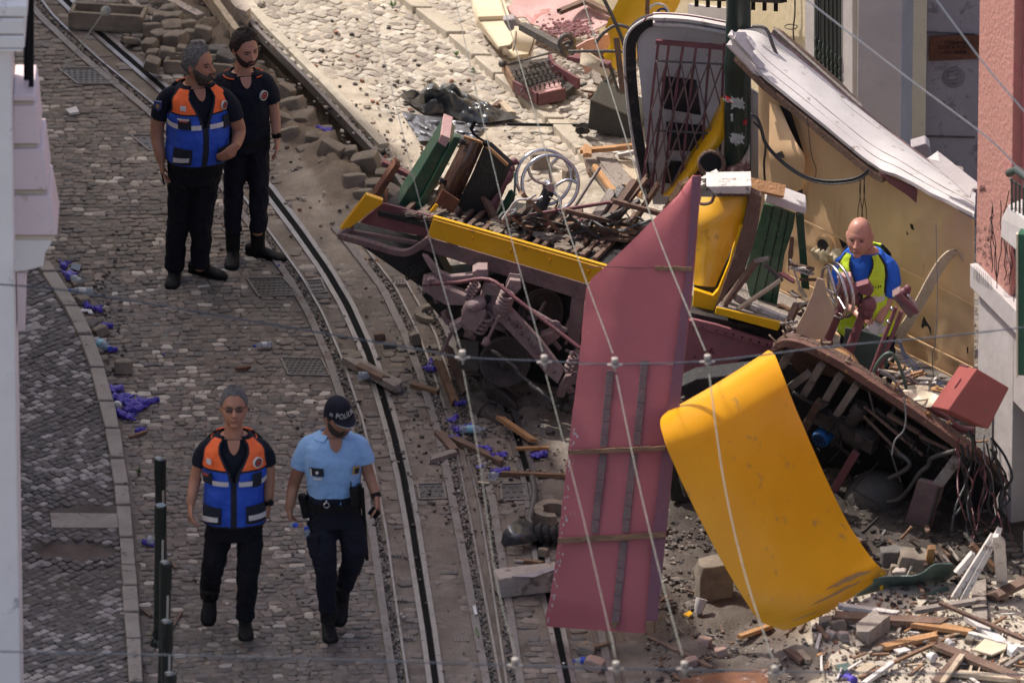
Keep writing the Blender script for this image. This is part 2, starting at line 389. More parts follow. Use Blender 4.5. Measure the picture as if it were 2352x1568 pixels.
# ================= ground =================
KERB_L = [(585, 92), (680, 155), (760, 203), (830, 232), (900, 252), (980, 272), (1080, 290), (1200, 305), (1300, 313), (1400, 320), (1568, 330), (1800, 342)]   # v -> u, road-side edge of left kerb
KERB_R = [(-120, 770), (0, 900), (100, 1030), (165, 1105), (230, 1180), (300, 1262), (370, 1330), (470, 1425), (620, 1560)]  # street-side edge of the right pavement
TRENCH = [(-60, 455), (60, 560), (190, 690), (330, 822), (400, 885), (450, 915)]
SLOT1 = [(-60, 90), (66, 218), (198, 370), (310, 488), (428, 610), (527, 685), (620, 750), (700, 797), (800, 842), (900, 877), (1000, 905), (1090, 926), (1200, 946), (1330, 966), (1450, 985), (1568, 1001), (1700, 1016)]
SLOT2 = [(760, 1080), (900, 1150), (1000, 1188), (1099, 1216), (1200, 1233), (1310, 1247), (1438, 1278), (1568, 1305), (1700, 1330)]
RL1 = [(-60, 20), (35, 90), (130, 190), (245, 330), (320, 410), (420, 505), (560, 608), (640, 665), (720, 710), (830, 757), (960, 800), (1100, 833), (1230, 857), (1400, 880), (1568, 905), (1700, 925)]
RL2 = [(0, 1), (1, 1)]
RR1 = [(440, 700), (500, 750), (560, 802), (660, 878), (760, 927), (850, 962), (980, 1003), (1080, 1026), (1200, 1050), (1350, 1078), (1568, 1118), (1700, 1140)]
R31 = [(620, 950), (760, 1030), (900, 1075), (1041, 1104), (1152, 1132), (1320, 1159), (1568, 1196), (1700, 1215)]
R41 = [(900, 1240), (1100, 1300), (1300, 1345), (1460, 1383), (1568, 1404), (1700, 1425)]
def off(tab, d): return [(v, u+d) for v, u in tab]
LINES = [(SLOT1, .085), (SLOT2, .085), (off(RL1, 16), .10), (off(RR1, 16), .10), (off(R31, -12), .095), (off(R41, 10), .09)]
COVERS = [('manhole_cover', [(567, 640), (650, 638), (685, 678), (595, 682)], 'patterned iron cover in the cobbles by the boots of the man in the dark polo'),
          ('manhole_cover', [(645, 822), (738, 824), (757, 863), (662, 861)], 'patterned iron cover beside the rail above the policeman'),
          ('manhole_cover', [(133, 157), (235, 157), (274, 193), (178, 194)], 'large flat iron cover beside the upper left rail'),
          ('manhole_cover', [(300, 311), (375, 311), (400, 345), (344, 348)], 'narrow iron cover behind the legs of the heavy man'),
          ('manhole_cover', [(702, 645), (738, 643), (750, 672), (716, 675)], 'small iron cover between the rail and the cable slot'),
          ('manhole_cover', [(958, 1112), (1018, 1110), (1024, 1145), (964, 1147)], 'square iron cover between the tracks right of the policeman'),
          ('manhole_cover', [(1150, 1112), (1215, 1110), (1222, 1147), (1153, 1150)], 'square iron cover between the tracks near the pink sheet')]
def inpoly(u, v, P):
 c = False; j = len(P)-1
 for i in range(len(P)):
  if (P[i][1] > v) != (P[j][1] > v) and u < (P[j][0]-P[i][0])*(v-P[i][1])/(P[j][1]-P[i][1])+P[i][0]: c = not c
  j = i
 return c
STEP = [(1856, 1402), (2060, 1340), (2300, 1330), (2700, 1300), (2700, 1800), (1935, 1800), (1900, 1568)]
def fbm(x, y, s, k=0.0): return noise.fractal(Vector((x*s, y*s, k)), .6, 2.1, 4)
def zone(u, v):
 if v > 560 and u < pwl(KERB_L, v)-2: return 'pave'
 if u > pwl(KERB_R, v)+6 and v < 640: return 'walk'
 return 'road'
def dustiness(u, v, X, Y):
 d = .22+.3*fbm(X, Y, .8, 3)
 for cu, cv, ru, rv, a in ((740, 430, 120, 170, .9), (760, 250, 150, 90, .8), (860, 660, 90, 150, .55), (820, 540, 60, 60, .6), (1700, 1450, 420, 160, .95), (1000, 1300, 160, 500, .45),
                              (1500, 900, 420, 420, .7), (2000, 1150, 420, 330, .8), (1000, 330, 200, 100, .5), (560, 1450, 200, 80, .35), (180, 1380, 120, 90, .25), (600, 730, 180, 60, .3), (1150, 450, 200, 80, .3), (480, 60, 130, 80, .7)):
  q = ((u-cu)/ru)**2+((v-cv)/rv)**2
  if q < 4: d += a*math.exp(-q*1.3)
 return clamp(d)
def palecol(u, v):
 # how pale and sandy the ground is (dust beyond the trench, sunlit patches painted in)
 t = u-pwl([(-100, 400), (60, 570), (330, 830), (450, 960), (700, 1150), (1568, 1500)], v)
 a = sstep(-30, 60, t)*sstep(900, 420, v)
 a = max(a, sstep(-60, 20, u-1860)*sstep(1330, 1420, v), .5*math.exp(-(((u-820)/80)**2+((v-560)/70)**2)), .55*math.exp(-(((u-740)/110)**2+((v-440)/110)**2)))
 return a
def dust_shade_col(u, v, X, Y):
 a = palecol(u, v); n = 1+.25*fbm(X, Y, 2.5, 9)
 base = [lerp(x, y, a) for x, y in zip((.235, .198, .168), (.55, .48, .39))]
 k_ = sstep(1380, 1560, u)*sstep(820, 980, v)*lerp(.85, .35, sstep(1150, 1500, v))  # shade under the wreck painted in as a darker ground colour
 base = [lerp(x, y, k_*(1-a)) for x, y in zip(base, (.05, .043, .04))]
 return [clamp(b*n, .02, .8) for b in base]
rg = random.Random(3)
st = MB(); stc = []
def stone(cx, cy, w, h, ang, z, col, rough=.25):
 ca, sa = math.cos(ang), math.sin(ang)
 k = [(-.5, -.30), (-.34, -.5), (.34, -.5), (.5, -.32), (.5, .32), (.34, .5), (-.34, .5), (-.5, .30)]
 tx, ty = rg.uniform(-.06, .06), rg.uniform(-.06, .06)
 vs = []
 jj = [(rg.uniform(-1, 1)*rough*.28, rg.uniform(-1, 1)*rough*.28) for _ in k]
 for sc, dz in ((1.0, -.022), (.97, -.004), (.80, .0)):
  for (x, y), (a, b) in zip(k, jj):
   x2, y2 = (x+a)*w*sc, (y+b)*h*sc
   vs.append((cx+x2*ca-y2*sa, cy+x2*sa+y2*ca, z+dz+x2*tx+y2*ty))
 o = len(st.v); st.v += vs
 for r in (0, 8):
  for i in range(8): st.f.append((o+r+i, o+r+(i+1) % 8, o+r+8+(i+1) % 8, o+r+8+i)); st.m.append(0)
 st.f.append(tuple(o+16+i for i in range(8))); st.m.append(0)
 stc.extend([c for _ in range(24) for c in (*col, 1)])
def blocked(u, v):
 for tab, hw in LINES:
  if tab[0][0] <= v:
   s = (pwl(tab, v+10)-pwl(tab, v-10))/20*SP
   if abs(u-pwl(tab, v))/SPX < hw*math.sqrt(1+s*s): return True
 for _, q, _l in COVERS:
  if inpoly(u, v, q): return True
 if v < 470 and abs(u-pwl(TRENCH, v)) < 34: return True
 return False
def cobbles(x0, x1, y0, y1, sx, sy, rot, test, colf, jit=.5, rough=.5):
 cx, cy = (x0+x1)/2, (y0+y1)/2; c, s = math.cos(rot), math.sin(rot)
 half = max(x1-x0, y1-y0)*.75
 ny = int(2*half/sy)
 for j in range(ny):
  t = -half+j*sy; o = rg.uniform(0, sx); s_ = -half+o
  while s_ < half:
   wd = sx*rg.uniform(.72, 1.35)
   a = s_+wd/2; b = t+rg.uniform(-1, 1)*sy*.12
   X, Y = cx+a*c-b*s, cy+a*s+b*c
   wx = .10*noise.noise(Vector((X*.7, Y*.7, 5))); wy = .16*noise.noise(Vector((X*.6, Y*.6, 11)))
   X += wx; Y += wy
   s_ += wd
   if not (x0 < X < x1 and y0 < Y < y1): continue
   u, v = uv((X, Y, 0))
   if not test(u, v) or blocked(u, v): continue
   d = dustiness(u, v, X, Y)
   col, z = colf(u, v, X, Y, d)
   if z is None: continue
   stone(X, Y, wd*rg.uniform(.86, 1.02), sy*rg.uniform(.78, 1.06), rot+rg.uniform(-jit, jit)*.35, z, col, rough)
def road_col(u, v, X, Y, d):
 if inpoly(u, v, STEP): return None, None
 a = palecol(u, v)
 dc = dust_shade_col(u, v, X, Y)
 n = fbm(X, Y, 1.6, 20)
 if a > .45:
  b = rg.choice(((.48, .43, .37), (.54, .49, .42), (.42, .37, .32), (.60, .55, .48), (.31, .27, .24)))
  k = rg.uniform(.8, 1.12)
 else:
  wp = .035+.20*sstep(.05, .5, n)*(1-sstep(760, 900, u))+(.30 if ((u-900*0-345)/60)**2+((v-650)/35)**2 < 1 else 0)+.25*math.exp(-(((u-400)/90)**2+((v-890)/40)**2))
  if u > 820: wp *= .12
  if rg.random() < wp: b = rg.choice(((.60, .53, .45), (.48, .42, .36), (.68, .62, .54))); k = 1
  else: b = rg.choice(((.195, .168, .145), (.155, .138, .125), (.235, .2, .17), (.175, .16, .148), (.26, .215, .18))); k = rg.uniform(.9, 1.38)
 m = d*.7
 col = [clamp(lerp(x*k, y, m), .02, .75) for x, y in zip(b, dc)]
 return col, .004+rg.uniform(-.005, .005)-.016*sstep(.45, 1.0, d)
def walk_col(u, v, X, Y, d):
 b = rg.choice(((.52, .48, .42), (.60, .55, .49), (.46, .41, .36), (.38, .33, .29))); k = rg.uniform(.85, 1.12)
 dc = (.52, .45, .37)
 return [lerp(x*k, y, d*.5) for x, y in zip(b, dc)], .05+rg.uniform(-.004, .004)-.008*d
def pave_col(u, v, X, Y, d):
 hole = ((u-170)/95)**2+((v-1278)/22)**2
 if hole < 1 or inpoly(u, v, [(115, 1178), (290, 1180), (288, 1212), (118, 1212)]): return None, None
 n = fbm(X, Y, 2.2, 33)
 wp = .24+.35*n
 if rg.random() < wp: b = rg.choice(((.42, .385, .37), (.5, .46, .43), (.36, .33, .32))); k = 1
 else: b = rg.choice(((.165, .15, .145), (.2, .182, .17), (.135, .126, .124))); k = rg.uniform(.8, 1.15)
 dc = (.17, .145, .13)
 d2 = clamp(d*.8+.5*math.exp(-(((u-180)/110)**2+((v-1330)/50)**2)))
 return [lerp(x*k, y, d2*.8) for x, y in zip(b, dc)], .062+rg.uniform(-.004, .004)-.01*d2
cobbles(-3.9, 1.2, -6.6, 6.9, .076, .066, R(5), lambda u, v: zone(u, v) == 'road' and palecol(u, v) < .45 and (v < -60 or u < pwl(RL1, v)-8), road_col)
cobbles(-3.9, 4.4, -6.6, 6.9, .105, .080, R(3), lambda u, v: zone(u, v) == 'road' and palecol(u, v) < .45 and u >= pwl(RL1, v)-8, road_col, .3, .35)
cobbles(-3.9, 4.4, -.6, 7.2, .085, .070, R(-38), lambda u, v: zone(u, v) == 'road' and palecol(u, v) >= .45, road_col)
cobbles(-1.6, 4.0, .5, 7.4, .082, .068, R(-42), lambda u, v: u > pwl(KERB_R, v)+52 and v < 640, walk_col)
cobbles(-3.9, -2.2, -6.8, 2.0, .058, .058, R(45), lambda u, v: v > 560 and u < pwl(KERB_L, v)-38, pave_col, .1, .12)
st.build('cobblestones', 'stone', smooth=35, kind='structure', cols=stc)
# bedding: sand and dust between the stones, with the open trench
gm = MB(); gc = []
dx = .045; xs = [-5+dx*i for i in range(int(10.6/dx)+1)]; ys = [-8+dx*i for i in range(int(17/dx)+1)]
rows = []
for y in ys:
 row = []
 for x in xs:
  u, v = uv((x, y, 0)); d = dustiness(u, v, x, y)
  z = -.004+.015*sstep(.45, 1.0, d)+.006*fbm(x, y, 4, 1)+.004*fbm(x, y, 14, 2)
  zo = zone(u, v)
  if zo == 'walk': z += .045
  elif zo == 'pave':
   z += .055
   h = ((u-170)/100)**2+((v-1290)/34)**2
   if h < 1.4: z -= .05*(1-h/1.4)
  else:
   for tab, hw in LINES:
    if tab[0][0] <= v and abs(u-pwl(tab, v))/SPX < hw+.03: z = min(z, -.006+.006*fbm(x, y, 12, 2))
  c = dust_shade_col(u, v, x, y)
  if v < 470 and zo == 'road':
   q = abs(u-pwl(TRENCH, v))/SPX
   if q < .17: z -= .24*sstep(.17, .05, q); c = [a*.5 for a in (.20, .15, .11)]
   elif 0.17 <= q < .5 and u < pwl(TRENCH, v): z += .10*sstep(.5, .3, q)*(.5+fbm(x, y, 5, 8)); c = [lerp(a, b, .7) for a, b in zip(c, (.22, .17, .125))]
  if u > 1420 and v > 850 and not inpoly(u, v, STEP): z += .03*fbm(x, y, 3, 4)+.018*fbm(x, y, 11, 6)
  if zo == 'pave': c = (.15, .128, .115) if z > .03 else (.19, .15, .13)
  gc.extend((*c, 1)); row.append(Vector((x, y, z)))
 rows.append(row)
gm.grid(rows)
gm.build('ground', 'dust', smooth=80, kind='structure', cols=gc)
big = MB(); big.add([(-150, -120, -.3), (150, -120, -.3), (150, 200, -.3), (-150, 200, -.3)], [(0, 1, 2, 3)])
big.build('terrain', 'big_ground', kind='structure')
# kerbs
def kerb(tab, v0, v1, d0, d1, z0, z1, name, m, lmin, lmax, seed, minus=False):
 r = random.Random(seed); v = v0
 mb = MB()
 while v < v1:
  L = r.uniform(lmin, lmax); ve = min(v+L, v1+L)
  q = [G(pwl(tab, v+2)+d0, v+2), G(pwl(tab, v+2)+d1, v+2), G(pwl(tab, ve-2)+d1, ve-2), G(pwl(tab, ve-2)+d0, ve-2)]
  dz = r.uniform(-.008, .006)
  for p in q: p.z = z1+dz
  c = sum(q, Vector())/4
  q = [c+(p-c)*.985+Vector((r.uniform(-.004, .004), r.uniform(-.004, .004), 0)) for p in q]
  mb.slab([Vector((p.x, p.y, z0)) for p in q], (0, 0, z1+dz-z0))
  v = ve
 mb.build(name, m, bevel=.008, smooth=30, kind='structure')
kerb(KERB_L, 585, 1640, -36, -2, -.05, .085, 'pavement_kerb', 'kerb', 45, 110, 4)
kerb(KERB_R, -60, 540, 2, 48, -.05, .075, 'far_pavement_kerb', 'kerb_pale', 42, 70, 9)
slabp = MB(); q = [G(115, 1178, .06), G(290, 1180, .06), G(288, 1212, .06), G(118, 1212, .06)]
slabp.slab([p-Vector((0, 0, .03)) for p in q], (0, 0, .036)); slabp.build('pavement_slab', 'kerb', bevel=.004, kind='structure')
# rails, slots
def strip(mb, tab, du, w, z, v0=None, v1=None, h=.03, m=0):
 v0 = tab[0][0] if v0 is None else v0; v1 = tab[-1][0] if v1 is None else v1
 n = max(3, int((v1-v0)/22)); L = []
 for i in range(n+1):
  v = lerp(v0, v1, i/n); p = G(pwl(tab, v)+du, v, z); L.append(p)
 L = smooth_path(L, 2)
 rows = [[], []]; A = []; B = []
 for i, p in enumerate(L):
  d = (L[min(i+1, len(L)-1)]-L[max(i-1, 0)]).normalized(); s_ = Vector((d.y, -d.x, 0)).normalized()
  if s_.x < 0: s_ = -s_
  A.append(p-s_*w/2); B.append(p+s_*w/2)
 mb.grid([A, B], h, m, vec=(0, 0, -1))
def track(name, tab, sgn, v0, v1):
 mb = MB(); strip(mb, tab, 0, .052, .012, v0, v1); mb.build(name, 'rail_dull', kind='structure', smooth=30)
 mb = MB(); strip(mb, tab, 32*sgn, .016, .014, v0, v1); mb.build('running_rail', 'rail', kind='structure', smooth=30)
track('rail', RL1, 1, -60, 1690); track('rail', RR1, 1, 520, 1690)
track('rail', R31, -1, 640, 1690); track('rail', R41, .7, 1380, 1690)
def slot(tab, v0, v1):
 mb = MB(); strip(mb, tab, 0, .036, .001, v0, v1); mb.build('cable_slot', 'black', kind='structure')
 mb = MB(); strip(mb, tab, -14, .034, .011, v0, v1); strip(mb, tab, 14, .034, .011, v0, v1); mb.build('slot_rail', 'rail', kind='structure', smooth=30)
slot(SLOT1, -60, 1690); slot(SLOT2, 900, 1690)
mb = MB(); strip(mb, off(TRENCH, 26), 0, .03, .03, -60, 450, h=.07); mb.build('trench_rail', 'rail_dull', kind='structure')
mb = MB(); strip(mb, off(TRENCH, 60), 0, .07, .035, -60, 330, h=.07); mb.build('trench_edging', 'kerb_pale', kind='structure')
# gravel in the rail grooves
gv = MB(); rr = random.Random(5); cols = []
for tab, du, v0, v1 in ((RL1, 17, -40, 1600), (RR1, 17, 600, 1600), (R31, -16, 700, 1600)):
 v = v0
 while v < v1:
  v += rr.uniform(1.2, 3.2); p = G(pwl(tab, v)+du+rr.uniform(-7, 7), v, .004); s = rr.uniform(.006, .014)
  n0 = len(gv.v); gv.rock(p, (s*1.5, s*1.3, s), Matrix.Rotation(rr.uniform(0, 3), 3, 'Z'), int(v), .4)
  k = rr.choice((.08, .13, .2, .34)); cols.extend([c for _ in range(len(gv.v)-n0) for c in (k, k*.9, k*.82, 1)])
gv.build('groove_gravel', 'stone', kind='stuff', cols=cols, label='loose gravel lying in the grooves beside the rails')
# rubble grit on the ground
gt = MB(); cols = []
def grit(n, fu, smin, smax, pal, zoff=.012):
 for i in range(n):
  u, v = fu(); z = zoff
  if inpoly(u, v, STEP): z = .115
  p = G(u, v, z); s = rr.uniform(smin, smax)**1; n0 = len(gt.v)
  gt.rock(p, (s*rr.uniform(.8, 1.9), s*rr.uniform(.7, 1.5), s*.8), Matrix.Rotation(rr.uniform(0, 3), 3, 'Z'), i, .5)
  k = rr.choice(pal); f = rr.uniform(.8, 1.2); cols.extend([c for _ in range(len(gt.v)-n0) for c in (k[0]*f, k[1]*f, k[2]*f, 1)])
pw_ = ((.4, .34, .27), (.25, .2, .16), (.12, .1, .09), (.55, .5, .44), (.3, .14, .08))
pd_ = ((.13, .11, .1), (.2, .17, .15), (.07, .06, .06), (.3, .26, .22))
grit(1300, lambda: (rr.uniform(1870, 2352), rr.uniform(1360, 1568)), .004, .016, pw_)
grit(1300, lambda: (rr.uniform(1480, 1900), rr.uniform(1180, 1568)), .004, .020, pd_)
grit(1100, lambda: (rr.uniform(1500, 2300), rr.uniform(1000, 1400)), .006, .035, ((.07, .06, .055), (.12, .1, .09), (.05, .045, .043), (.17, .14, .12)))  # darker palette carries the painted shade under the wreck
grit(500, lambda: (rr.gauss(850, 160), rr.gauss(300, 130)), .006, .022, pd_+pw_)
grit(500, lambda: (rr.gauss(1100, 120), rr.gauss(1000, 120)), .006, .022, pd_)
grit(350, lambda: (rr.uniform(350, 1300), rr.uniform(650, 1568)), .005, .014, pd_+((.6, .58, .55),))
grit(260, lambda: (rr.gauss(470, 60), rr.gauss(60, 50)), .01, .045, pd_+pw_)
grit(220, lambda: (rr.uniform(1300, 1450), rr.uniform(120, 260)), .006, .02, ((.35, .08, .06), (.3, .1, .1), (.5, .42, .34)))
grit(200, lambda: (rr.gauss(230, 30), rr.gauss(800, 120)), .006, .02, pd_)
gt.build('rubble_grit', 'stone', kind='stuff', cols=cols, label='fine rubble and grit scattered over the street')
# raised stone step lower right
sm = MB(); P = [G(u, v, .11) for u, v in STEP]
sm.slab([Vector((p.x, p.y, -.05)) for p in P], (0, 0, .155)); sm.build('raised_pavement', 'kerb_pale', bevel=.012, kind='structure')
# covers
for name, q, lab in COVERS:
 P = [G(u, v, .006) for u, v in q]; c = sum(P, Vector())/4
 t = thing(name, lab, 'manhole cover', (c.x, c.y, 0), 'iron covers in the street')
 mb = MB(); Q = [c+(p-c)*.93 for p in P]
 mb.slab([Vector((p.x, p.y, -.01)) for p in Q], (0, 0, .017))
 n = 7 if (P[1]-P[0]).length > .25 else 4
 for i in range(n):
  for j in range(n-1):
   s_, t_ = (i+.5+(.5 if j % 2 else 0)-.25)/n, (j+.5)/(n-1)
   pp = Q[0].lerp(Q[1], s_).lerp(Q[3].lerp(Q[2], s_), t_); mb.box((pp.x, pp.y, .009), (.022, .018, .006), Matrix.Rotation(.78, 3, 'Z'))
 mb.build('cover_plate', 'iron_cover', t, bevel=.002)
 mb = MB()
 for i in range(4):
  a, b = P[i], P[(i+1) % 4]; mb.bar((a.x, a.y, .004), (b.x, b.y, .004), .014, .022)
 mb.build('cover_frame', 'rail_dull', t)
# ribbed grip plates between rail and slot
mb = MB()
for (u, v) in ((905, 1272), (920, 1375), (932, 1462), (1000, 1060), (1060, 1468), (915, 650)):
 for k in range(5):
  p = G(u-14+k*7, v, .008); mb.box(p, (.011, .07, .012))
mb.build('grip_plates', 'rail_dull', kind='structure')
# ================= buildings =================
# shadow side: the tall row of houses across the street (left, outside the frame)
H = 10.0
edge_px = [(300, -700), (430, -120), (620, 110), (930, 350), (1010, 640), (1300, 1080), (1600, 1440), (1690, 1568), (1900, 2100)]  # wanted shadow edge on the ground; the unseen roofline is shaped from it
edge = [G(u, v)+SUNV*(H/SUNV.z) for u, v in edge_px]
t = thing('townhouse', 'tall plastered houses across the street casting the long shadow', 'building', (edge[3].x-3, edge[3].y, 0))
mb = MB(); foot = [Vector((p.x, p.y, -.3)) for p in edge]
back = [Vector((p.x-7, p.y, -.3)) for p in edge]
for i in range(len(edge)-1):
 mb.slab([foot[i], foot[i+1], back[i+1], back[i]], (0, 0, H+.3))
mb.build('wall', 'townhouse_wall', t)
for i in range(len(edge)-1):
 a, b = foot[i], foot[i+1]; n = int((b-a).length/2.2)
 for k in range(n):
  for fl in range(3):
   p = a.lerp(b, (k+.5)/n); d = (b-a).normalized(); mb = MB()
   mb.bar(p+Vector((0, 0, 1.3+fl*3)), p+Vector((0, 0, 3.1+fl*3)), .9, .08, up=(d.y*-1, d.x, 0)); mb.build('window', 'glass_dark', t)
# left stone building edge in the foreground
YB = -8.0
t = thing('stone_building', 'pale stone building corner at the left edge with stepped ledges', 'building', (G(25, 1861).x, YB, 0))
mb = MB(); a = V(51, 1861, YB); top = 8.0
mb.box(((a.x-6+a.x)/2, YB+.3, top/2-.2), (6, .6, top)); mb.build('wall', 'marble', t, bevel=.01)
mb = MB()
for v, th, du in ((5, 26, 12), (35, 36, 6), (75, 28, 6), (105, 6, 2)):
 p = V(51+du, v, YB-.02); q = V(51+du, v+th, YB-.02)
 mb.box(((p.x+p.x-1.2)/2, YB+.25, (p.z+q.z)/2), (1.2, .66, abs(p.z-q.z)))
mb.build('cornice', 'marble', t, bevel=.012)
for k, (v0, v1, u0, u1) in enumerate(((219, 233, 78, 83), (244, 331, 84, 92), (343, 437, 100, 112), (450, 541, 115, 132))):
 mb = MB(); Y2 = YB+.25
 mb.slab([V(30, v0, Y2), V(u0, v0, Y2), V(u1, v1, Y2), V(30, v1, Y2)], (0, .5, 0)); mb.build('ledge', 'pink_stone', t, bevel=.008)
 mb = MB(); mb.slab([V(30, v1+1, Y2+.03), V(u1-6, v1+1, Y2+.03), V(u1-8, v1+11, Y2+.03), V(30, v1+11, Y2+.03)], (0, .4, 0)); mb.build('ledge_moulding', 'cream', t)
mb = MB(); Y2 = YB+.27
mb.slab([V(30, 552, Y2), V(120, 552, Y2), V(112, 570, Y2), V(104, 580, Y2), V(98, 612, Y2), V(60, 622, Y2), V(30, 624, Y2)], (0, .4, 0)); mb.build('capital', 'marble', t, bevel=.006)
mb = MB(); mb.slab([V(40, 628, Y2), V(60, 628, Y2), V(57, 760, Y2), V(40, 760, Y2)], (0, .2, 0)); mb.build('jamb', 'pink_stone', t)
t2 = thing('iron_railing', 'black iron railing beside the pale stone building corner', 'railing', tuple(V(72, 215, YB+.4)))
mb = MB(); mb.bar(V(72, -200, YB+.4), V(72, 206, YB+.4), .032, .032); mb.ball(V(73, 213, YB+.4), .022); mb.build('post', 'iron_black', t2, smooth=40)
mb = MB()
for u, v in ((63, 205), (58, 200)): mb.tube([V(u, -200, YB+.5), V(u, v, YB+.5)], .010)
for v in (60, 130, 195): mb.tube([V(54, v, YB+.5), V(72, v+6, YB+.5)], .008)
mb.build('bars', 'iron_black', t2, smooth=40)
# right-hand far house: ochre wall along the street, grey return wall facing the camera
def wallplane(p0, az):   # vertical plane through p0 running toward the camera at azimuth az
 d = Vector((math.sin(az), -math.cos(az), 0)); return Plane(p0, p0+d, p0+Vector((0, 0, 1))), d
c1 = G(1978, 560); pw1, dw1 = wallplane(c1, R(26)); nw1 = pw1.n
t = thing('ochre_house', 'ochre plastered house with barred window behind the fallen white roof', 'building', tuple(c1))
far = c1-dw1*9
mb = MB(); mb.slab([far, c1, c1+Vector((0, 0, 8)), far+Vector((0, 0, 8))], -nw1*.5)
mb.build('wall', 'wall_yellow', t)
def wq(P, pts, off_, th, name, m, par, bev=0):
 mb = MB(); mb.slab([P.at(u, v, off_) for u, v in pts], -P.n*th, 0); return mb.build(name, m, par, bevel=bev)
wq(pw1, [(1856, -60), (1938, -60), (1938, 235), (1856, 165)], .012, .02, 'window', 'void', t)
f = wq(pw1, [(1848, -60), (1870, -60), (1870, 178), (1848, 160)], .04, .05, 'window_frame', 'wall_pale', t, .004)
f = wq(pw1, [(1932, -60), (1958, -60), (1958, 245), (1932, 225)], .04, .05, 'window_frame', 'wall_pale', t, .004)
wq(pw1, [(1846, 160), (1960, 245), (1960, 262), (1846, 180)], .07, .08, 'window_sill', 'wall_pale', t, .004)
wq(pw1, [(1978, -60), (2062, -60), (2062, 330), (1978, 330)], .05, .0, 'x', 'wall_pale', t) if False else None
mb = MB()
for k in range(7):
 u = 1874+k*9.2; vb = 172+k*7.5
 mb.tube([pw1.at(u, -60, .05), pw1.at(u, vb, .05)], .006, 6)
 for j in range(4): mb.ball(pw1.at(u, vb-12-j*20, .05), (.013, .013, .03), 6)
 mb.ball(pw1.at(u, vb-78, .05), (.014, .014, .035), 6)
mb.build('window_grille', 'iron_green', t, smooth=50)
mb = MB(); mb.tube(smooth_path([pw1.at(1823, -60, .03), pw1.at(1826, 20, .03), pw1.at(1822, 70, .03), pw1.at(1824, 95, .03)]), .006, 6)
mb.ring(pw1.at(1817, 62, .06), (0, 0, 1), .045, .004, 16, 6)
mb.build('downpipe', 'steel_dark', t, smooth=50)
mb = MB()
for k in range(8): mb.box(pw1.at(1600+k*26, 4+k*1.5, .12), (.03, .03, .07))
mb.bar(pw1.at(1570, -6, .12), pw1.at(1800, 2, .12), .05, .03); mb.build('balcony_ironwork', 'iron_black', t)
wq(pw1, [(1580, 10), (1690, 22), (1690, 80), (1580, 60)], .03, .04, 'stone_band', 'wall_pale', t)
# stone quoin and grey return wall
wl = Plane(c1, c1+Vector((1, 0, 0)), c1+Vector((0, 0, 1)))
mb = MB(); mb.box((c1.x+.17, c1.y+.1, 4), (.32, .5, 8), Matrix.Rotation(R(-14), 3, 'Z')); mb.build('corner_stone', 'wall_pale', t, bevel=.01)
t = thing('grey_house', 'grey plastered wall with weathered pilaster in the recess', 'building', (c1.x+.9, c1.y+.2, 0))
mb = MB(); mb.box((c1.x+1.6, c1.y+.6, 4), (3.2, .5, 8)); mb.build('wall', 'wall_grey', t)
YG = c1.y+.345
mb = MB(); mb.slab([V(2022, -80, YG-.02), V(2088, -80, YG-.02), V(2088, 600, YG-.02), V(2022, 600, YG-.02)], (0, .1, 0)); mb.build('pilaster', 'wall_grey', t, bevel=.015)
mb = MB(); mb.bar(V(2092, -80, YG-.005), V(2092, 600, YG-.005), .012, .02, up=(0, 1, 0)); mb.bar(V(2090, 73, YG), V(2240, 80, YG), .01, .012); mb.bar(V(2090, 312, YG), V(2240, 316, YG), .008, .012); mb.build('joint', 'steel_dark', t)
mb = MB(); mb.slab([V(2093, 30, YG+.002), V(2260, 40, YG+.002), V(2260, 62, YG+.002), V(2093, 54, YG+.002)], (0, -.004, 0)); 
mb = MB()
for k in range(5): mb.ring(V(2188+k*.5, 178, YG), (0, 1, 0), .03+.012*k, .0015, 20, 4)
for k in range(5): mb.tube([V(2176, 158+k*9, YG), V(2200, 152+k*10, YG)], .0014, 4)
mb.build('scribble', 'steel_dark', t)
# rusty plaque
t = thing('rusty_sign', 'rusty metal sign with faded lettering on the grey wall', 'sign', tuple(V(2190, 140, YG-.02)))
mb = MB(); mb.slab([V(2134, 82, YG-.01), V(2262, 80, YG-.01), V(2262, 134, YG-.01), V(2134, 140, YG-.01)], (0, -.012, 0)); mb.build('plate', 'rust', t, bevel=.004)
def text(body, size, p, rot, m, par, name='lettering', ext=.002, spacing=1.0):
 c = bpy.data.curves.new(name, 'FONT'); c.body = body; c.size = size; c.extrude = ext; c.align_x = 'CENTER'; c.align_y = 'CENTER'; c.space_character = spacing
 oc = bpy.data.objects.new(name, c); COL.objects.link(oc); me = bpy.data.meshes.new_from_object(oc.evaluated_get(bpy.context.evaluated_depsgraph_get())); bpy.data.objects.remove(oc)
 me.materials.clear(); me.materials.append(MATS[m]); o = bpy.data.objects.new(name, me); COL.objects.link(o)
 o.parent = par; o.location = Vector(p)-WL[par.name]; o.rotation_euler = rot; WL[o.name] = Vector(p)
 return o
mat('rust_dark', (.05, .022, .015), None, 12, .9)
text('CUIDADO\nCOM A PORTA\nAO ABRIR', .036, V(2195, 110, YG-.026), (R(90), 0, 0), 'rust_dark', t)
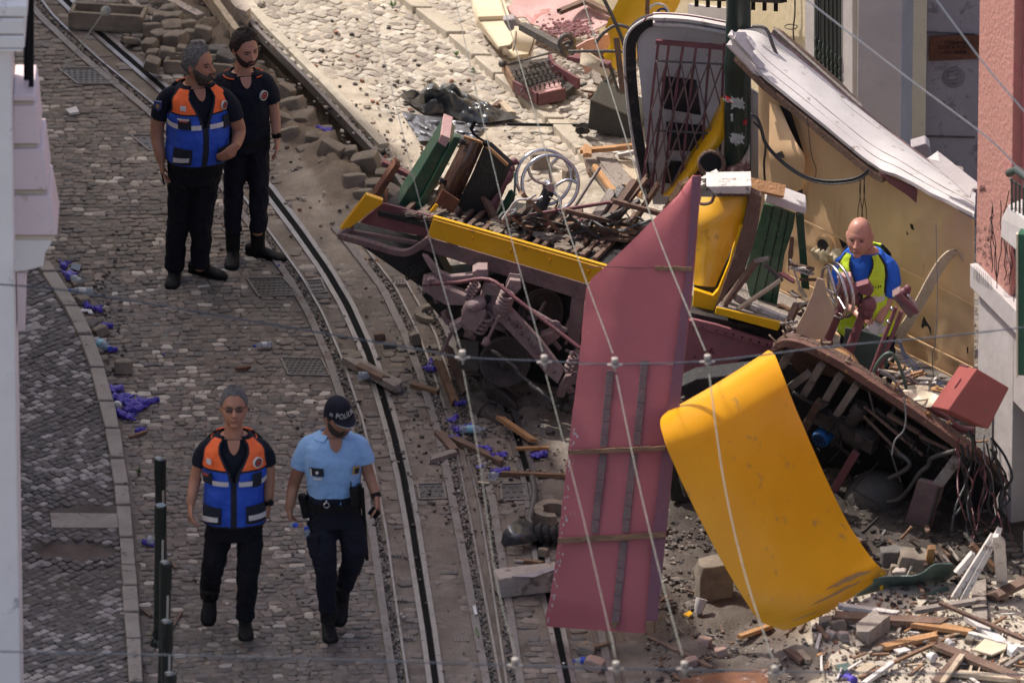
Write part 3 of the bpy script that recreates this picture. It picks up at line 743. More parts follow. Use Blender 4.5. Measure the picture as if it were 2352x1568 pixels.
# near house: salmon pilaster, ledge, lower wall
c2 = G(2234, 1107); pw2, dw2 = wallplane(c2, R(20)); n2 = pw2.n
t = thing('salmon_house', 'salmon plastered house corner with white ledge and grey base at right', 'building', tuple(c2))
Hl = V(2222, 600, c2.y).z
d2 = dw2; s2 = Vector((d2.y, -d2.x, 0))*-1
if s2.x < 0: s2 = -s2
def wbox(a, b, z0, z1, out, deep, name, m, bev=.006):   # a,b metres along the street from the far corner
 mb = MB(); A = c2+d2*a-s2*out; B = c2+d2*b-s2*out
 mb.slab([Vector((A.x, A.y, z0)), Vector((B.x, B.y, z0)), Vector((B.x, B.y, z1)), Vector((A.x, A.y, z1))], s2*(deep+out))
 return mb.build(name, m, t, bevel=bev)
wbox(0, .62, Hl, 8, 0, 1.2, 'pilaster', 'wall_pink')
wbox(.62, 4.5, Hl, 8, -.06, 1.0, 'wall', 'wall_rose')
wbox(.02, 4.5, Hl-.17, Hl-.001, .05, 1.0, 'ledge', 'wall_pale')
wbox(.06, .70, -.2, Hl-.171, 0, 1.0, 'base_wall', 'wall_pale')
wbox(.70, 1.05, .9, Hl-.171, 0, 1.0, 'base_wall', 'wall_pale')
wbox(.72, 1.05, -.2, .9, -.35, .5, 'doorway', 'void', 0)
wbox(1.05, 1.22, -.2, Hl-.171, .03, 1.0, 'door_jamb', 'wall_pale')
wbox(1.22, 2.4, -.2, Hl-.171, -.3, .7, 'shopfront_recess', 'glass_dark', 0)
wbox(2.4, 4.5, -.2, Hl-.171, 0, 1.0, 'base_wall', 'wall_pale')
wbox(1.16, 1.7, -.2, .16, .10, .4, 'plinth', 'wall_pale')
wbox(.07, .36, .15, .75, .012, .1, 'roughcast_patch', 'roughcast', 0)
mb = MB()
rs = random.Random(8)
for k in range(26):
 u = 2240+rs.uniform(0, 38); v = 520+rs.uniform(0, 90)
 mb.tube([pw2.at(u+rs.uniform(-5, 5), v+rs.uniform(-6, 6), .004) for _ in range(4)], .0013, 4)
for k in range(10):
 u = 2238+k*4.2; mb.tube([pw2.at(u, 610+k*3, .056), pw2.at(u+rs.uniform(-2, 2), 640+k*3, .056)], .002, 4)
for k in range(4): mb.tube([pw2.at(2252+k*3, 425, .004), pw2.at(2250+k*4, 440, .004), pw2.at(2254+k*3, 432, .004)], .002, 4)
mb.build('graffiti', 'steel_dark', t)
# balcony of the near house
tb = thing('balcony_railing', 'green iron balcony railing at the right edge', 'railing', tuple(pw2.at(2345, 460, .2)))
mb = MB(); mb.tube([V(2318, 398, -4.4), V(2336, 390, -4.7), V(2400, 440, -5.2)], .028, 10); mb.build('handrail', 'iron_green', tb, smooth=50)
mb = MB()
for k in range(6): mb.tube([V(2324+k*9, 410+k*7, -4.6-.07*k), V(2324+k*9, 482+k*7, -4.6-.07*k)], .008, 6)
mb.tube([V(2320, 480, -4.5), V(2400, 545, -5.2)], .010, 6); mb.tube([V(2320, 412, -4.5), V(2400, 462, -5.2)], .008, 6)
mb.build('bars', 'iron_green', tb, smooth=50)
mb = MB(); mb.slab([V(2316, 470, -4.5), V(2300, 500, -4.4), V(2298, 545, -4.4), V(2420, 650, -5.6), V(2420, 560, -5.6)], (.3, .3, 0)); mb.build('balcony_slab', 'wall_pale', tb, bevel=.01)
# green sign board
ts = thing('green_signboard', 'tall green signboard fixed at the right edge of the facade', 'sign', tuple(V(2345, 865, -5.0)))
mb = MB(); mb.slab([V(2338, 538, -5), V(2420, 545, -5), V(2420, 868, -5), V(2338, 862, -5)], (.02, .10, 0)); mb.build('panel', 'sign_green', ts, bevel=.004)
mb = MB(); mb.bar(V(2336, 536, -5.01), V(2336, 864, -5.01), .012, .03); mb.build('trim', 'cream', ts)
# hanging cable tangle on the near house
tc_ = thing('facade_cables', 'tangle of thin dead cables hanging down the salmon corner', 'cables', tuple(pw2.at(2295, 660, .05)))
mb = MB()
for k in range(9):
 u = 2276+rs.uniform(0, 50); p = []
 v = rs.uniform(430, 520)
 while v < 640+rs.uniform(0, 90): p.append(pw2.at(u, v, .05+rs.uniform(0, .03))); u += rs.uniform(-7, 7); v += rs.uniform(14, 30)
 mb.tube(smooth_path(p, 3), .0035, 5)
mb.build('cable', 'cable_black', tc_, smooth=60)
# ---- green lamp post ----
YP = .2
t = thing('tram_pole', 'dark green iron pole with torn stickers rising from the wreck', 'pole', tuple(V(1690, 760, YP)))
mb = MB(); a = V(1691, 760, YP)
mb.lathe((a.x, a.y, 0), (a.x, a.y, 6.0), [(0, .115), (.05, .11), (.055, .10), (.32, .092), (.325, .098), (.34, .098), (.345, .09), (.44, .083), (.6, .078), (1, .07)], 28)
mb.build('shaft', 'pole_green', t, smooth=40)
def pole_patch(name, u0, u1, v0, v1, m, ragged=0, seed=1, r=.096):
 rr_ = random.Random(seed); mb = MB(); rows = []
 n = 10
 for j in range(n+1):
  row = []
  for i in range(n+1):
   u = lerp(u0, u1, i/n); v = lerp(v0, v1, j/n)
   if ragged and (i in (0, n) or j in (0, n)): u += rr_.uniform(-ragged, ragged); v += rr_.uniform(-ragged, ragged)
   x = V(u, v, YP-.1).x-a.x; z = V(u, v, YP-.09).z
   x = clamp(x, -r*.98, r*.98); row.append(Vector((a.x+x, a.y-math.sqrt(r*r-x*x), z)))
  rows.append(row)
 mb.grid(rows, .002, vec=(0, -1, 0)); return mb.build(name, m, t)
pole_patch('red_sticker', 1666, 1706, 226, 238, 'sticker_red')
pole_patch('torn_sticker', 1680, 1708, 225, 248, 'sticker_white', 5, 2, .0985)
pole_patch('torn_sticker', 1678, 1706, 308, 330, 'sticker_white', 5, 3)
pole_patch('torn_sticker', 1679, 1684, 263, 278, 'sticker_white', 2, 5)
pole_patch('red_sticker', 1707, 1716, 276, 288, 'sticker_red', 1, 4)
text('HUN', .036, V(1672, 232, YP-.115), (R(90), 0, R(-25)), 'sticker_white', t)
# ---- bollards ----
BO = [(368, 1052, 1350, 368), (369, 1160, 1480, 362), (381, 1290, 1600, 372), (384, 1425, 1740, 378), (392, 1545, 1860, 386)]
bl = ['first dark bollard in the row by the kerb, farthest up the street', 'second dark bollard down the kerb, with a bright streak', 'third dark bollard in the row along the kerb',
      'fourth dark bollard in the row, second from the picture bottom', 'fifth dark bollard, only its head showing at the bottom edge']
for (u, v, vb, ub), lab in zip(BO, bl):
 Yb = G(ub, vb).y; top = V(u, v, Yb); base = Vector((top.x+(ub-u)/SPX, Yb, 0)); 
 t = thing('bollard', lab, 'bollard', tuple(base), 'dark bollards along the left kerb')
 d = top-base
 mb = MB(); mb.lathe(base, top, [(0, .040), (.80, .037), (.995, .036), (1, .030)], 20); mb.build('post', 'bollard', t, smooth=40)
 mb = MB(); mb.lathe(base+d*.80, top+d*.004, [(0, .040), (.02, .0415), (.97, .0415), (1, .034)], 20); mb.build('cap', 'bollard', t, smooth=40)
 mb = MB(); mb.lathe(base, base+Vector((0, 0, .05)), [(0, .06), (.4, .058), (1, .042)], 20); mb.build('base', 'bollard', t, smooth=40)
 mb = MB(); L = []
 for i in range(9):
  q = base.lerp(top, .30+.47*i/8); L.append([q+Vector((math.sin(a_)*.0392, -math.cos(a_)*.0392, 0)) for a_ in (.25, .4, .55, .7)])
 mb.grid(L, .0015, vec=(0, -1, 0)); mb.build('bright_streak', 'kerb_pale', t)  # bright streak laid on each post as a thin pale strip
MN = {'wood_brown': 'dark brown', 'wood_grey': 'grey', 'wood': 'brown', 'maroon_dusty': 'dusty maroon', 'maroon_dark': 'dark maroon', 'maroon': 'maroon', 'soot': 'sooty black', 'steel_dark': 'steel grey', 'white_wood': 'white', 'wood_pale': 'pale', 'wood_orange': 'orange-brown'}
def desc(m, L, tail):
 return ('tiny ' if L < .04 else 'short ' if L < .08 else 'long ' if L > .18 else '')+MN[m]+' '+tail
# ================= the wrecked tram =================
def pslab(P, pts, th=.012, off_=0.0, m=0, mb=None):
 mb = mb or MB(); mb.slab([P.at(u, v, off_) for u, v in pts], -P.n*th, m); return mb
def yslab(pts, Y, th=.02, mb=None, m=0):
 mb = mb or MB()
 mb.slab([V(u, v, Y(u) if callable(Y) else Y) for u, v in pts], (0, th, 0), m); return mb
def sheet(L, Rr, n, th=.006, bulge=0.0, sub=6, mb=None, m=0, crease=0.0, seed=0, skew=None):
 L = smooth_path(L, sub); Rr = smooth_path(Rr, sub); rows = []
 for k, (a, b) in enumerate(zip(L, Rr)):
  row = []
  for i in range(n+1):
   t = i/n; p = a.lerp(b, t)
   if bulge: p = p+Vector((0, -1, .3))*bulge*math.sin(math.pi*t)
   if crease: p = p+Vector((0, -1, .4))*crease*noise.noise(p*4+Vector((seed, 0, 0)))+Vector((0, -.6, .4))*crease*.4*noise.noise(p*13+Vector((seed, 2, 0)))
   row.append(p)
  rows.append(row)
 mb = mb or MB(); mb.grid(rows, th, m); return mb
def coil(mb, p, q, r, w, turns, n=10):
 p, q = Vector(p), Vector(q); d = q-p; e = d.orthogonal().normalized(); f = d.normalized().cross(e); k = int(turns*n)
 mb.tube([p+d*(i/k)+(e*math.cos(2*math.pi*i/n)+f*math.sin(2*math.pi*i/n))*r for i in range(k+1)], w, 6)
def bolt(mb, p, n, r=.011, h=.008):
 mb.lathe(Vector(p)-Vector(n)*.004, Vector(p)+Vector(n)*h, [(0, r), (.6, r*.9), (1, r*.4)], 8)
# ---- chassis, left part ----
YA = lambda u: -.8-(u-985)*.00145
FA = lambda u, v, dy=0: V(u, v, YA(u)+dy)
ta = thing('tram_chassis', 'broken tram chassis with long yellow skirt and exposed running gear', 'tram chassis', tuple(G(1150, 905)))
PA = Plane(FA(985, 500), FA(1385, 605), FA(985, 560))
sk = [(996, 494), (1100, 523), (1200, 551), (1300, 580), (1394, 608), (1376, 624), (1349, 652), (1250, 624), (1150, 594), (1060, 567), (981, 543)]
mb = pslab(PA, [(994, 503), (1390, 617), (1349, 652), (981, 543)], .012); mb.build('skirt_panel', 'yellow', ta, bevel=.003)
mb = MB(); mb.bar(PA.at(996, 498, .012), PA.at(1394, 612, .012), .026, .022, up=(0, 0, 1)); mb.build('skirt_lip', 'yellow', ta, bevel=.003)
mb = MB()
for x, y in ((900, 95), (1160, 175), (1425, 245), (1690, 320)):
 u, v = ZE(x, y); mb.bar(PA.at(u-2, v+4, .012), PA.at(u+3, v-5, .012), .014, .014); mb.ball(PA.at(u+2, v-3, .02), .008, 6)
mb.build('latch', 'yellow', ta)
mb = pslab(PA, [(981, 544), (1349, 653), (1345, 690), (1320, 684), (970, 574), (955, 560)], .03, -.02); mb.build('sill_beam', 'maroon_dusty', ta, bevel=.004)
mb = MB()
for k in range(14): bolt(mb, PA.at(985+k*26, 562+k*7.7, -.02), PA.n, .006, .006)
mb.build('rivets', 'rivet', ta)
mb = pslab(PA, [ZE(1585, 470), ZE(1668, 495), ZE(1630, 830), ZE(1550, 790)], .02, -.03)
for k in range(6): bolt(mb, PA.at(*ZE(1600-k*5, 530+k*48), -.03), PA.n, .006, .006)
mb.build('vertical_post', 'maroon_dusty', ta, bevel=.003)
# deck: planks and frame lying behind the skirt
BV = Vector((.30, 1.25, -.22))
f0, f1 = FA(868, 484, .06), FA(1400, 612, .06)
mb = MB(); mb.slab([f0, f1, f1+BV, f0+BV*.6], (0, 0, -.04)); mb.build('floor_plate', 'soot', ta)
mb = MB(); r = random.Random(21)
for k in range(16):
 a = f0.lerp(f1, .12+k*.055+r.uniform(-.01, .01)); mb.bar(a+Vector((0, .02, .02)), a+BV*r.uniform(.5, .95)+Vector((0, 0, .02)), .035, .03)
mb.build('floor_joist', 'wood_brown', ta, bevel=.003)
mb = MB()
for k in range(30):
 a = f0.lerp(f1, r.uniform(.12, .98))+BV*r.uniform(.0, .2)+Vector((0, 0, .03)); s = r.uniform(.02, .06)
 mb.rock(a, (s*1.6, s, s*.6), Matrix.Rotation(r.uniform(0, 3), 3, 'Z'), k, .5)
mb.build('caked_dirt', 'earth', ta, kind='stuff')
# left buffer end
F = lambda x, y, dy=0: FA(*ZE(x, y), dy)
mb = yslab([(781, 526), (841, 447), (880, 461), (877, 470), (853, 485), (830, 505), (794, 530)], lambda u: YA(u)-.02, .05); mb.build('corner_plate', 'yellow', ta, bevel=.004)
mb = yslab([(838, 500), (880, 466), (1000, 498), (982, 545), (900, 530), (826, 512)], lambda u: YA(u)+.10, .02); mb.build('end_plate', 'maroon', ta, bevel=.004)
mb = MB(); p = smooth_path([FA(779, 540, -.05), FA(850, 560, -.06), FA(925, 580, -.06), FA(962, 566, -.04), FA(986, 548, -.02)]); 
for a, b in zip(p, p[1:]): mb.bar(a, b, .05, .045)
mb.bar(FA(786, 528, .02), FA(960, 558, .03), .03, .03); mb.bar(FA(779, 540, -.05), FA(812, 518, .02), .03, .035)
mb.build('buffer_beam', 'maroon_dusty', ta, bevel=.004)
mb = yslab([(800, 545), (955, 580), (985, 560), (1010, 600), (1040, 660), (1010, 690), (960, 655), (880, 600)], lambda u: YA(u)+.12, .3); mb.build('end_underside', 'soot', ta, bevel=.01)
mb = MB(); 
for k in range(9): mb.ring(F(470+k*14, 330-k*7, .02), (1, .2, -.4), .045, .006, 14, 6)
mb.build('hose_coil', 'soot', ta, smooth=60)
# ---- bogie ----
PBn = Vector((.12, -.97, .1)).normalized()
def fp(pts, dy=0, th=.05, name='bracket', m='bogie_dust', bev=.006):
 mb = MB(); mb.slab([F(x, y, dy) for x, y in pts], (0.0, th, 0)); return mb.build(name, m, ta, bevel=bev)
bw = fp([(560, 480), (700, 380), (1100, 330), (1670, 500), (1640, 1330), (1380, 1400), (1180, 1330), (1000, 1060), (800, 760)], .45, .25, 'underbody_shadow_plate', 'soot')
bogie = fp([(1040, 560), (1150, 555), (1230, 640), (1380, 800), (1530, 1000), (1490, 1085), (1400, 1010), (1300, 880), (1110, 680), (1045, 640)], -.22, .07, 'bogie_beam')
WL[bogie.name] = WL[ta.name]
mb = MB()
for x, y in ((1150, 640), (1178, 670), (1210, 665), (1200, 690), (1228, 690), (1240, 740), (1285, 770), (1300, 800), (1320, 830), (1350, 870), (1460, 1000), (1410, 940)):
 bolt(mb, F(x, y, -.225), PBn, .014, .018)
mb.build('bolt_rows', 'maroon_dusty', bogie, smooth=40)
fp([(985, 400), (1120, 420), (1120, 470), (1070, 540), (1050, 600), (990, 650), (960, 610), (985, 520), (960, 480)], -.18, .05, 'pedestal_plate')
fp([(1000, 470), (1035, 480), (1030, 520), (1000, 545), (985, 510)], -.235, .02, 'pedestal_slot', 'void', 0)
fp([(905, 320), (940, 300), (1010, 300), (1015, 350), (960, 385), (915, 370)], -.2, .12, 'hanger_bracket')
fp([(1160, 370), (1235, 380), (1240, 430), (1180, 500), (1130, 440)], -.1, .12, 'hanger_bracket')
fp([(570, 380), (640, 365), (700, 420), (870, 490), (850, 550), (720, 545), (640, 500), (560, 440)], -.15, .12, 'leaf_spring_box')
fp([(560, 205), (600, 215), (690, 320), (760, 350), (910, 335), (915, 365), (760, 390), (680, 375), (620, 310)], -.08, .05, 'leaf_spring')
fp([(860, 560), (1000, 585), (985, 650), (920, 735), (830, 680), (830, 620)], -.3, .12, 'axle_box')
mb = MB(); mb.ball(F(930, 535, -.26), (.075, .07, .045), 10, rot=Matrix.Rotation(-.35, 3, 'Y'), sq=.8); mb.build('axle_cover', 'bogie_dust', ta, smooth=60)
fp([(740, 700), (830, 650), (830, 700), (780, 740)], -.3, .08, 'guard_iron')
for (a, b, rr_, w_, tn) in (((935, 395), (880, 480), .032, .011, 4), ((1150, 465), (1110, 560), .045, .015, 4), ((1020, 610), (950, 720), .036, .013, 4), ((1610, 880), (1560, 990), .03, .011, 4), ((600, 350), (585, 420), .02, .007, 3)):
 mb = MB(); coil(mb, F(*a, -.24), F(*b, -.24), rr_, w_, tn); mb.build('coil_spring', 'bogie_dust', ta, smooth=60)
mb = MB(); mb.tube([F(*ZE(0, 0))] and smooth_path([F(575, 405, -.2), F(800, 390, -.26), F(1020, 370, -.3), F(1200, 500, -.34), F(1640, 840, -.36)], 4), .014, 8); mb.build('brake_rod', 'maroon', ta, smooth=60)
mb = MB(); mb.tube([F(1085, 620, -.3), F(1000, 800, -.3)], .011, 8); mb.lathe(F(1010, 770, -.3), F(990, 810, -.3), [(0, .018), (.4, .028), (1, .022)], 10); mb.build('suspension_bolt', 'bogie_dust', ta, smooth=50)
def wheel(c, axis, r, name='wheel'):
 mb = MB(); c = Vector(c); ax = Vector(axis).normalized()
 mb.lathe(c-ax*.04, c+ax*.05, [(0, r*.3), (0, r*1.0), (.35, r), (.45, r*1.08), (.7, r*1.08), (.72, r*.93), (.62, r*.82), (.5, r*.35), (.9, r*.30), (1.0, r*.2)], 32)
 w_ = mb.build(name, 'grease', ta, smooth=40)
 mb = MB(); mb.ring(c+ax*.023, ax, r*1.0, .006, 32, 6); mb.build('tyre_edge', 'steel_dark', w_, smooth=60); return w_
wheel(F(1125, 930, .0), (.15, -1, .25), .165); wheel(F(1370, 610, .25), (.75, -1, .15), .17)
wheel(F(1640, 1180, .2), (.3, -1, .2), .15)
mb = MB(); mb.tube(smooth_path([F(1030, 850, -.05), F(1190, 960, -.12), F(1220, 1010, -.12), F(1330, 1100, -.15), F(1450, 1200, -.2), F(1500, 1240, -.2)], 4), .016, 8)
mb.lathe(F(1290, 1075, -.15), F(1350, 1125, -.15), [(0, .024), (1, .024)], 10); mb.build('pull_rod', 'steel_dark', ta, smooth=60)
fp([(1540, 1030), (1620, 1020), (1640, 1080), (1560, 1100), (1530, 1180), (1480, 1170), (1500, 1100)], -.25, .06, 'brake_hanger', 'maroon_dusty')
mb = MB()
for x, y, s in ((1440, 1245, .03), (1475, 1205, .024), (1420, 1235, .02), (1560, 1250, .04), (1600, 1180, .04)): mb.ball(F(x, y, -.2), s, 8)
mb.build('ball_joint', 'grease', ta, smooth=60)
mb = MB(); mb.tube([F(1360, 790, -.2), F(1560, 1010, -.2)], .007, 6); mb.tube([F(1300, 580, -.3), F(1420, 650, -.3), F(1540, 720, -.2)], .02, 8); mb.ring(F(1470, 690, -.28), (0, -1, .2), .035, .008); mb.build('linkage', 'bogie_dust', ta, smooth=60)
fp([(1370, 760), (1490, 720), (1500, 770), (1420, 830)], -.1, .1, 'linkage_bracket', 'maroon_dusty')
r = random.Random(17); mb = MB()
for k in range(40):
 x = r.uniform(640, 1640); y = r.uniform(420, 900)+(x-640)*.30
 if y > 1250: continue
 dy = r.uniform(.05, .3); a = r.choice((.35, .42, -1.1, 1.2, .9)); L = r.uniform(40, 190)
 if k % 3: mb.bar(F(x, y, dy), F(x+L*math.cos(a), y+L*math.sin(a), dy), r.uniform(.015, .05), r.uniform(.015, .04))
 else: mb.tube([F(x, y, dy), F(x+L*math.cos(a), y+L*math.sin(a), dy)], r.uniform(.006, .018), 8)
mb.build('underframe_members', 'bogie_dust', ta, kind='stuff', bevel=.003)
# edge splinters
tm = thing('fallen_motor', 'greasy cylinder motor lying in the dark under the chassis', 'motor', tuple(G(1200, 1060)))
mb = MB(); mb.lathe(F(905, 1235, -.15), F(1160, 1385, -.3), [(0, .03), (0, .075), (.08, .085), (.3, .085), (.31, .095), (.38, .095), (.4, .08), (.8, .08), (.85, .09), (1, .06)], 20); mb.build('casing', 'grease', tm, smooth=40)
mb = MB(); mb.slab([F(970, 1110, .0), F(1080, 1100, 0), F(1215, 1240, -.1), F(1190, 1300, -.1), F(1040, 1230, 0)], (0, .15, 0)); mb.build('gear_case', 'grease', tm, bevel=.015)
mb = MB(); mb.ring(F(1130, 1360, -.32), (.8, .5, -.5), .06, .008, 20, 6, 0, 0, 4.2); mb.build('strap', 'steel_dark', tm, smooth=60)
tm = setp(MB.build((lambda m: (m.grid([[F(830, 780, .1), F(960, 790, .1)], [F(820, 960, .05), F(960, 990, .05)], [F(850, 1010, .0), F(950, 1020, .0)]], .03), m)[1])(MB()), 'metal_plate', 'tank', cat='metal plate'), 'drab brown metal plate leaning behind the lower front wheel')
# ---- chassis, right part: riveted side, yellow lower skirt ----
YS = -1.9
tb_ = thing('tram_side_sill', 'riveted maroon side sill with a strip of yellow skirt beside the pink sheet', 'tram part', tuple(G(1700, 1040)))
SF = lambda x, y, dy=0: V(*ZF(x, y), YS+dy)
mb = MB(); mb.slab([SF(20, 640), SF(240, 690), SF(730, 840), SF(760, 880), SF(660, 1000), SF(255, 1110), SF(0, 1040), SF(-80, 800)], (0, .08, 0)); b_ = mb.build('sill_plate', 'sill', tb_, bevel=.005)
mb = MB(); mb.slab([SF(80, 640, -.03), SF(250, 680, -.03), SF(735, 830, -.03), SF(735, 870, -.03), SF(80, 690, -.03)], (0, .03, 0)); mb.build('flange', 'sill', tb_, bevel=.004)
for k in range(12):
 pass
mb = MB()
for x, y in ((100, 680), (150, 692), (250, 715), (310, 735), (365, 748), (425, 765), (480, 783), (540, 800), (595, 817), (650, 832), (700, 845)): bolt(mb, SF(x, y, -.035), (0, -1, 0), .009, .01)
for x, y in ((205, 860), (225, 870), (215, 845), (150, 830), (100, 900), (180, 1000), (440, 990), (340, 1040)): bolt(mb, SF(x, y, -.005), (0, -1, 0), .008, .008)
mb.build('rivets', 'rivet', tb_, smooth=40)
mb = MB(); mb.slab([SF(250, 560, -.1), SF(700, 665, -.1), SF(668, 722, -.1), SF(238, 605, -.1)], (0, .02, 0)); mb.build('skirt_strip', 'yellow_lit', tb_, bevel=.004)
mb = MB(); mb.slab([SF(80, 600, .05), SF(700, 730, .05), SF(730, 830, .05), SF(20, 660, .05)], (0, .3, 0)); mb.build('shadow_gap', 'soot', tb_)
# floor behind the yellow skirt strip
mb = MB(); mb.slab([SF(250, 555, -.08), SF(700, 660, -.08), SF(860, 520, 1.0), SF(400, 380, 1.0)], (0, 0, -.03)); mb.build('floor', 'wood_grey', tb_)
# ---- yellow corner body ----
YC = -1.75
tc2 = thing('tram_corner', 'yellow tram body corner with broken timber post and white cap', 'tram part', tuple(G(1680, 1000)))
CF = lambda f, x, y, dy=0: V(*f(x, y), YC+dy)
def cs(pts, dy, th, name, m, bev=.004, T=tc2):
 mb = MB(); mb.slab([V(p[0], p[1], YC+dy) for p in pts], (0, th, 0)); return mb.build(name, m, T, bevel=bev)
L_ = [CF(ZC, 150, 1350, .12), CF(ZC, 120, 1480, .02), CF(ZF, 110, 60, -.02), CF(ZF, 105, 250, -.06), CF(ZF, 98, 405, -.1)]
R_ = [CF(ZC, 478, 1335, .1), CF(ZC, 455, 1450, .06), CF(ZF, 410, 10, .05), CF(ZF, 340, 170, 0), CF(ZF, 235, 418, -.1)]
mb = sheet(L_, R_, 8, .008, .04, 5, crease=.02); mb.build('yellow_panel', 'yellow', tc2, smooth=60)
cs([ZF(405, 0), ZF(440, 0), ZF(370, 200), ZF(300, 400), ZF(215, 632), ZF(82, 600), ZF(96, 440), ZF(225, 480), ZF(262, 440), ZF(335, 260)], .02, .05, 'yellow_frame', 'yellow_lit')
cs([ZF(96, 405), ZF(235, 420), ZF(350, 180), ZF(380, 120), ZF(330, 300), ZF(240, 470), ZF(96, 438)], .07, .05, 'dark_gap', 'soot', 0)
cs([ZC(478, 1310), ZC(560, 1345), ZF(535, 0), ZF(500, 140), ZF(440, 320), ZF(330, 440), ZF(262, 560), ZF(214, 634), ZF(300, 400), ZF(370, 200), ZF(430, 10)], .0, .09, 'timber_post', 'wood_brown', .006)
cs([ZC(180, 1275), ZC(490, 1270), ZC(478, 1328), ZC(235, 1325)], -.05, .25, 'cap', 'white_wood', .006)
cs([ZC(300, 1325), ZC(480, 1326), ZC(474, 1345), ZC(250, 1345)], 0, .2, 'cap_underside', 'wood_brown', .003)
mb = MB(); mb.tube(smooth_path([CF(ZC, 235, 1330, -.05), CF(ZC, 215, 1380, -.06), CF(ZC, 170, 1395, -.06), CF(ZC, 140, 1392, -.05)]), .012, 8); mb.build('bracket_tube', 'wood_brown', tc2, smooth=50)
# planks and caps around it
tcap = thing('bench_end', 'green boarded bench end with a white moulded cap', 'bench end', tuple(G(1790, 1000)))
GB = [ZC(575, 1395), ZC(640, 1410), ZC(700, 1430), ZC(790, 1465), ZF(775, 20), ZF(715, 200), ZF(690, 380), ZF(660, 560), ZF(560, 530), ZF(480, 500), ZF(440, 330), ZF(480, 200), ZF(530, 20)]
cs(GB, .45, .03, 'boards', 'green_panel', .003, tcap)
mb = MB()
for a, b in ((ZC(640, 1412), ZF(500, 500)), (ZC(700, 1432), ZF(560, 520)), (ZC(745, 1450), ZF(620, 540))): mb.bar(V(*a, YC+.444), V(*b, YC+.444), .005, .006)
mb.build('board_groove', 'void', tcap)
cs([ZC(600, 1322), ZC(866, 1420), ZC(860, 1462), ZC(840, 1462), ZC(580, 1385)], .3, .22, 'cap', 'white_paint', .008, tcap)
cs([ZC(790, 1468), ZC(848, 1470), ZF(852, 30), ZF(886, 440), ZF(830, 430), ZF(815, 200)], .42, .05, 'side_post', 'green_paint', .004, tcap)
cs([ZF(755, 90), ZF(780, 90), ZF(775, 200), ZF(740, 330), ZF(740, 200)], .40, .03, 'hinge_strap', 'wood_brown', .003, tcap)
# ---- loose timbers around the corner: each a thing ----
def plank(p, q, w_, h_, m, label, group=None, name='plank', up=(0, 0, 1), taper=1.0, bend=0.0, split=True, seed=0, cat='plank'):
 p, q = Vector(p), Vector(q); mb = MB(); r = random.Random(seed*31+7)
 d = (q-p); L = d.length; d.normalize(); upv = Vector(up)
 a = d.cross(upv); a = a.normalized() if a.length > .05 else Vector((1, 0, 0)); b = a.cross(d).normalized()
 n = 7; rings = []
 for i in range(n+1):
  t = i/n; c = p.lerp(q, t)+b*bend*math.sin(math.pi*t); k = lerp(1, taper, t)
  ww = w_*k*(1+r.uniform(-.04, .04)); hh = h_*(1+r.uniform(-.05, .05))
  e1 = e2 = e3 = 0
  if split and i in (0, n):
   s_ = -1 if i == 0 else 1
   e1, e2, e3 = (r.uniform(-.35, .6)*w_*1.2*s_ for _ in range(3))
  rings.append([c-a*ww/2-b*hh/2+d*e1, c-b*hh/2+d*e2, c+a*ww/2-b*hh/2+d*e3, c+a*ww/2+b*hh/2+d*e3, c+b*hh/2+d*e2*.7, c-a*ww/2+b*hh/2+d*e1])
 vs = [v for g in rings for v in g]; k = 6
 fs = [(i*k+j, i*k+(j+1) % k, (i+1)*k+(j+1) % k, (i+1)*k+j) for i in range(n) for j in range(k)]
 fs += [tuple(range(k))[::-1], tuple(n*k+j for j in range(k))]
 mb.add(vs, fs)
 return mb.build(name, m, label=label, cat=cat, group=group)
PC = lambda f, x, y, dy=0: V(*f(x, y), YC+dy)
plank(PC(ZC, 415, 1245, .3), PC(ZC, 715, 1310, .3), .09, .03, 'wood_orange', 'orange board lying across the top behind the white cap', up=(0, -.6, .8), split=False, cat='board')
plank(PC(ZF, 525, 240, -.05), PC(ZF, 290, 560, -.15), .05, .03, 'wood_brown', 'brown timber bracing down beside the yellow corner', seed=2)
plank(PC(ZF, 575, 265, -.02), PC(ZF, 700, 375, -.02), .035, .02, 'steel_dark', 'blue-grey steel strap bolted near the green bench end', name='steel_strap', split=False, seed=3, cat='strap')
plank(PC(ZF, 510, 245, -.06), PC(ZF, 605, 225, -.06), .04, .02, 'wood_grey', 'short drilled plate at the head of the brown brace', name='metal_plate', split=False, cat='plate')
plank(PC(ZF, 690, 372, -.12), PC(ZF, 402, 570, -.2), .028, .02, 'wood_pale', 'pale pointed slat crossing in front of the green bench end', seed=4, taper=1.3)
plank(PC(ZF, 490, 548, -.1), PC(ZF, 725, 640, -.12), .045, .03, 'white_wood', 'white painted board lying behind the yellow skirt strip', seed=5)
plank(PC(ZF, 400, 505, .0), PC(ZF, 640, 640, -.02), .06, .03, 'wood_grey', 'grey board end jutting from the yellow corner floor', seed=6)
plank(PC(ZF, 755, 235, .3), PC(ZF, 820, 425, .3), .010, .010, 'white_paint', 'thin white rod standing behind the green bench end', name='rod', split=False, cat='rod')
r = random.Random(77)
mats_ = ['wood_brown', 'wood_grey', 'white_wood', 'wood_pale', 'wood', 'maroon_dark']
for k in range(16):
 x, y = r.uniform(670, 860), r.uniform(250, 620); a = r.uniform(-.4, 1.3); L = r.uniform(50, 150)
 plank(PC(ZF, x, y, .3), PC(ZF, x+L*math.cos(a), y+L*math.sin(a), .25), r.uniform(.02, .05), .015, mats_[k % 6], desc(mats_[k % 6], L/900, 'splintered slat in the heap between the bench end and the green post'), 'splintered slats behind the cardboard', seed=k)
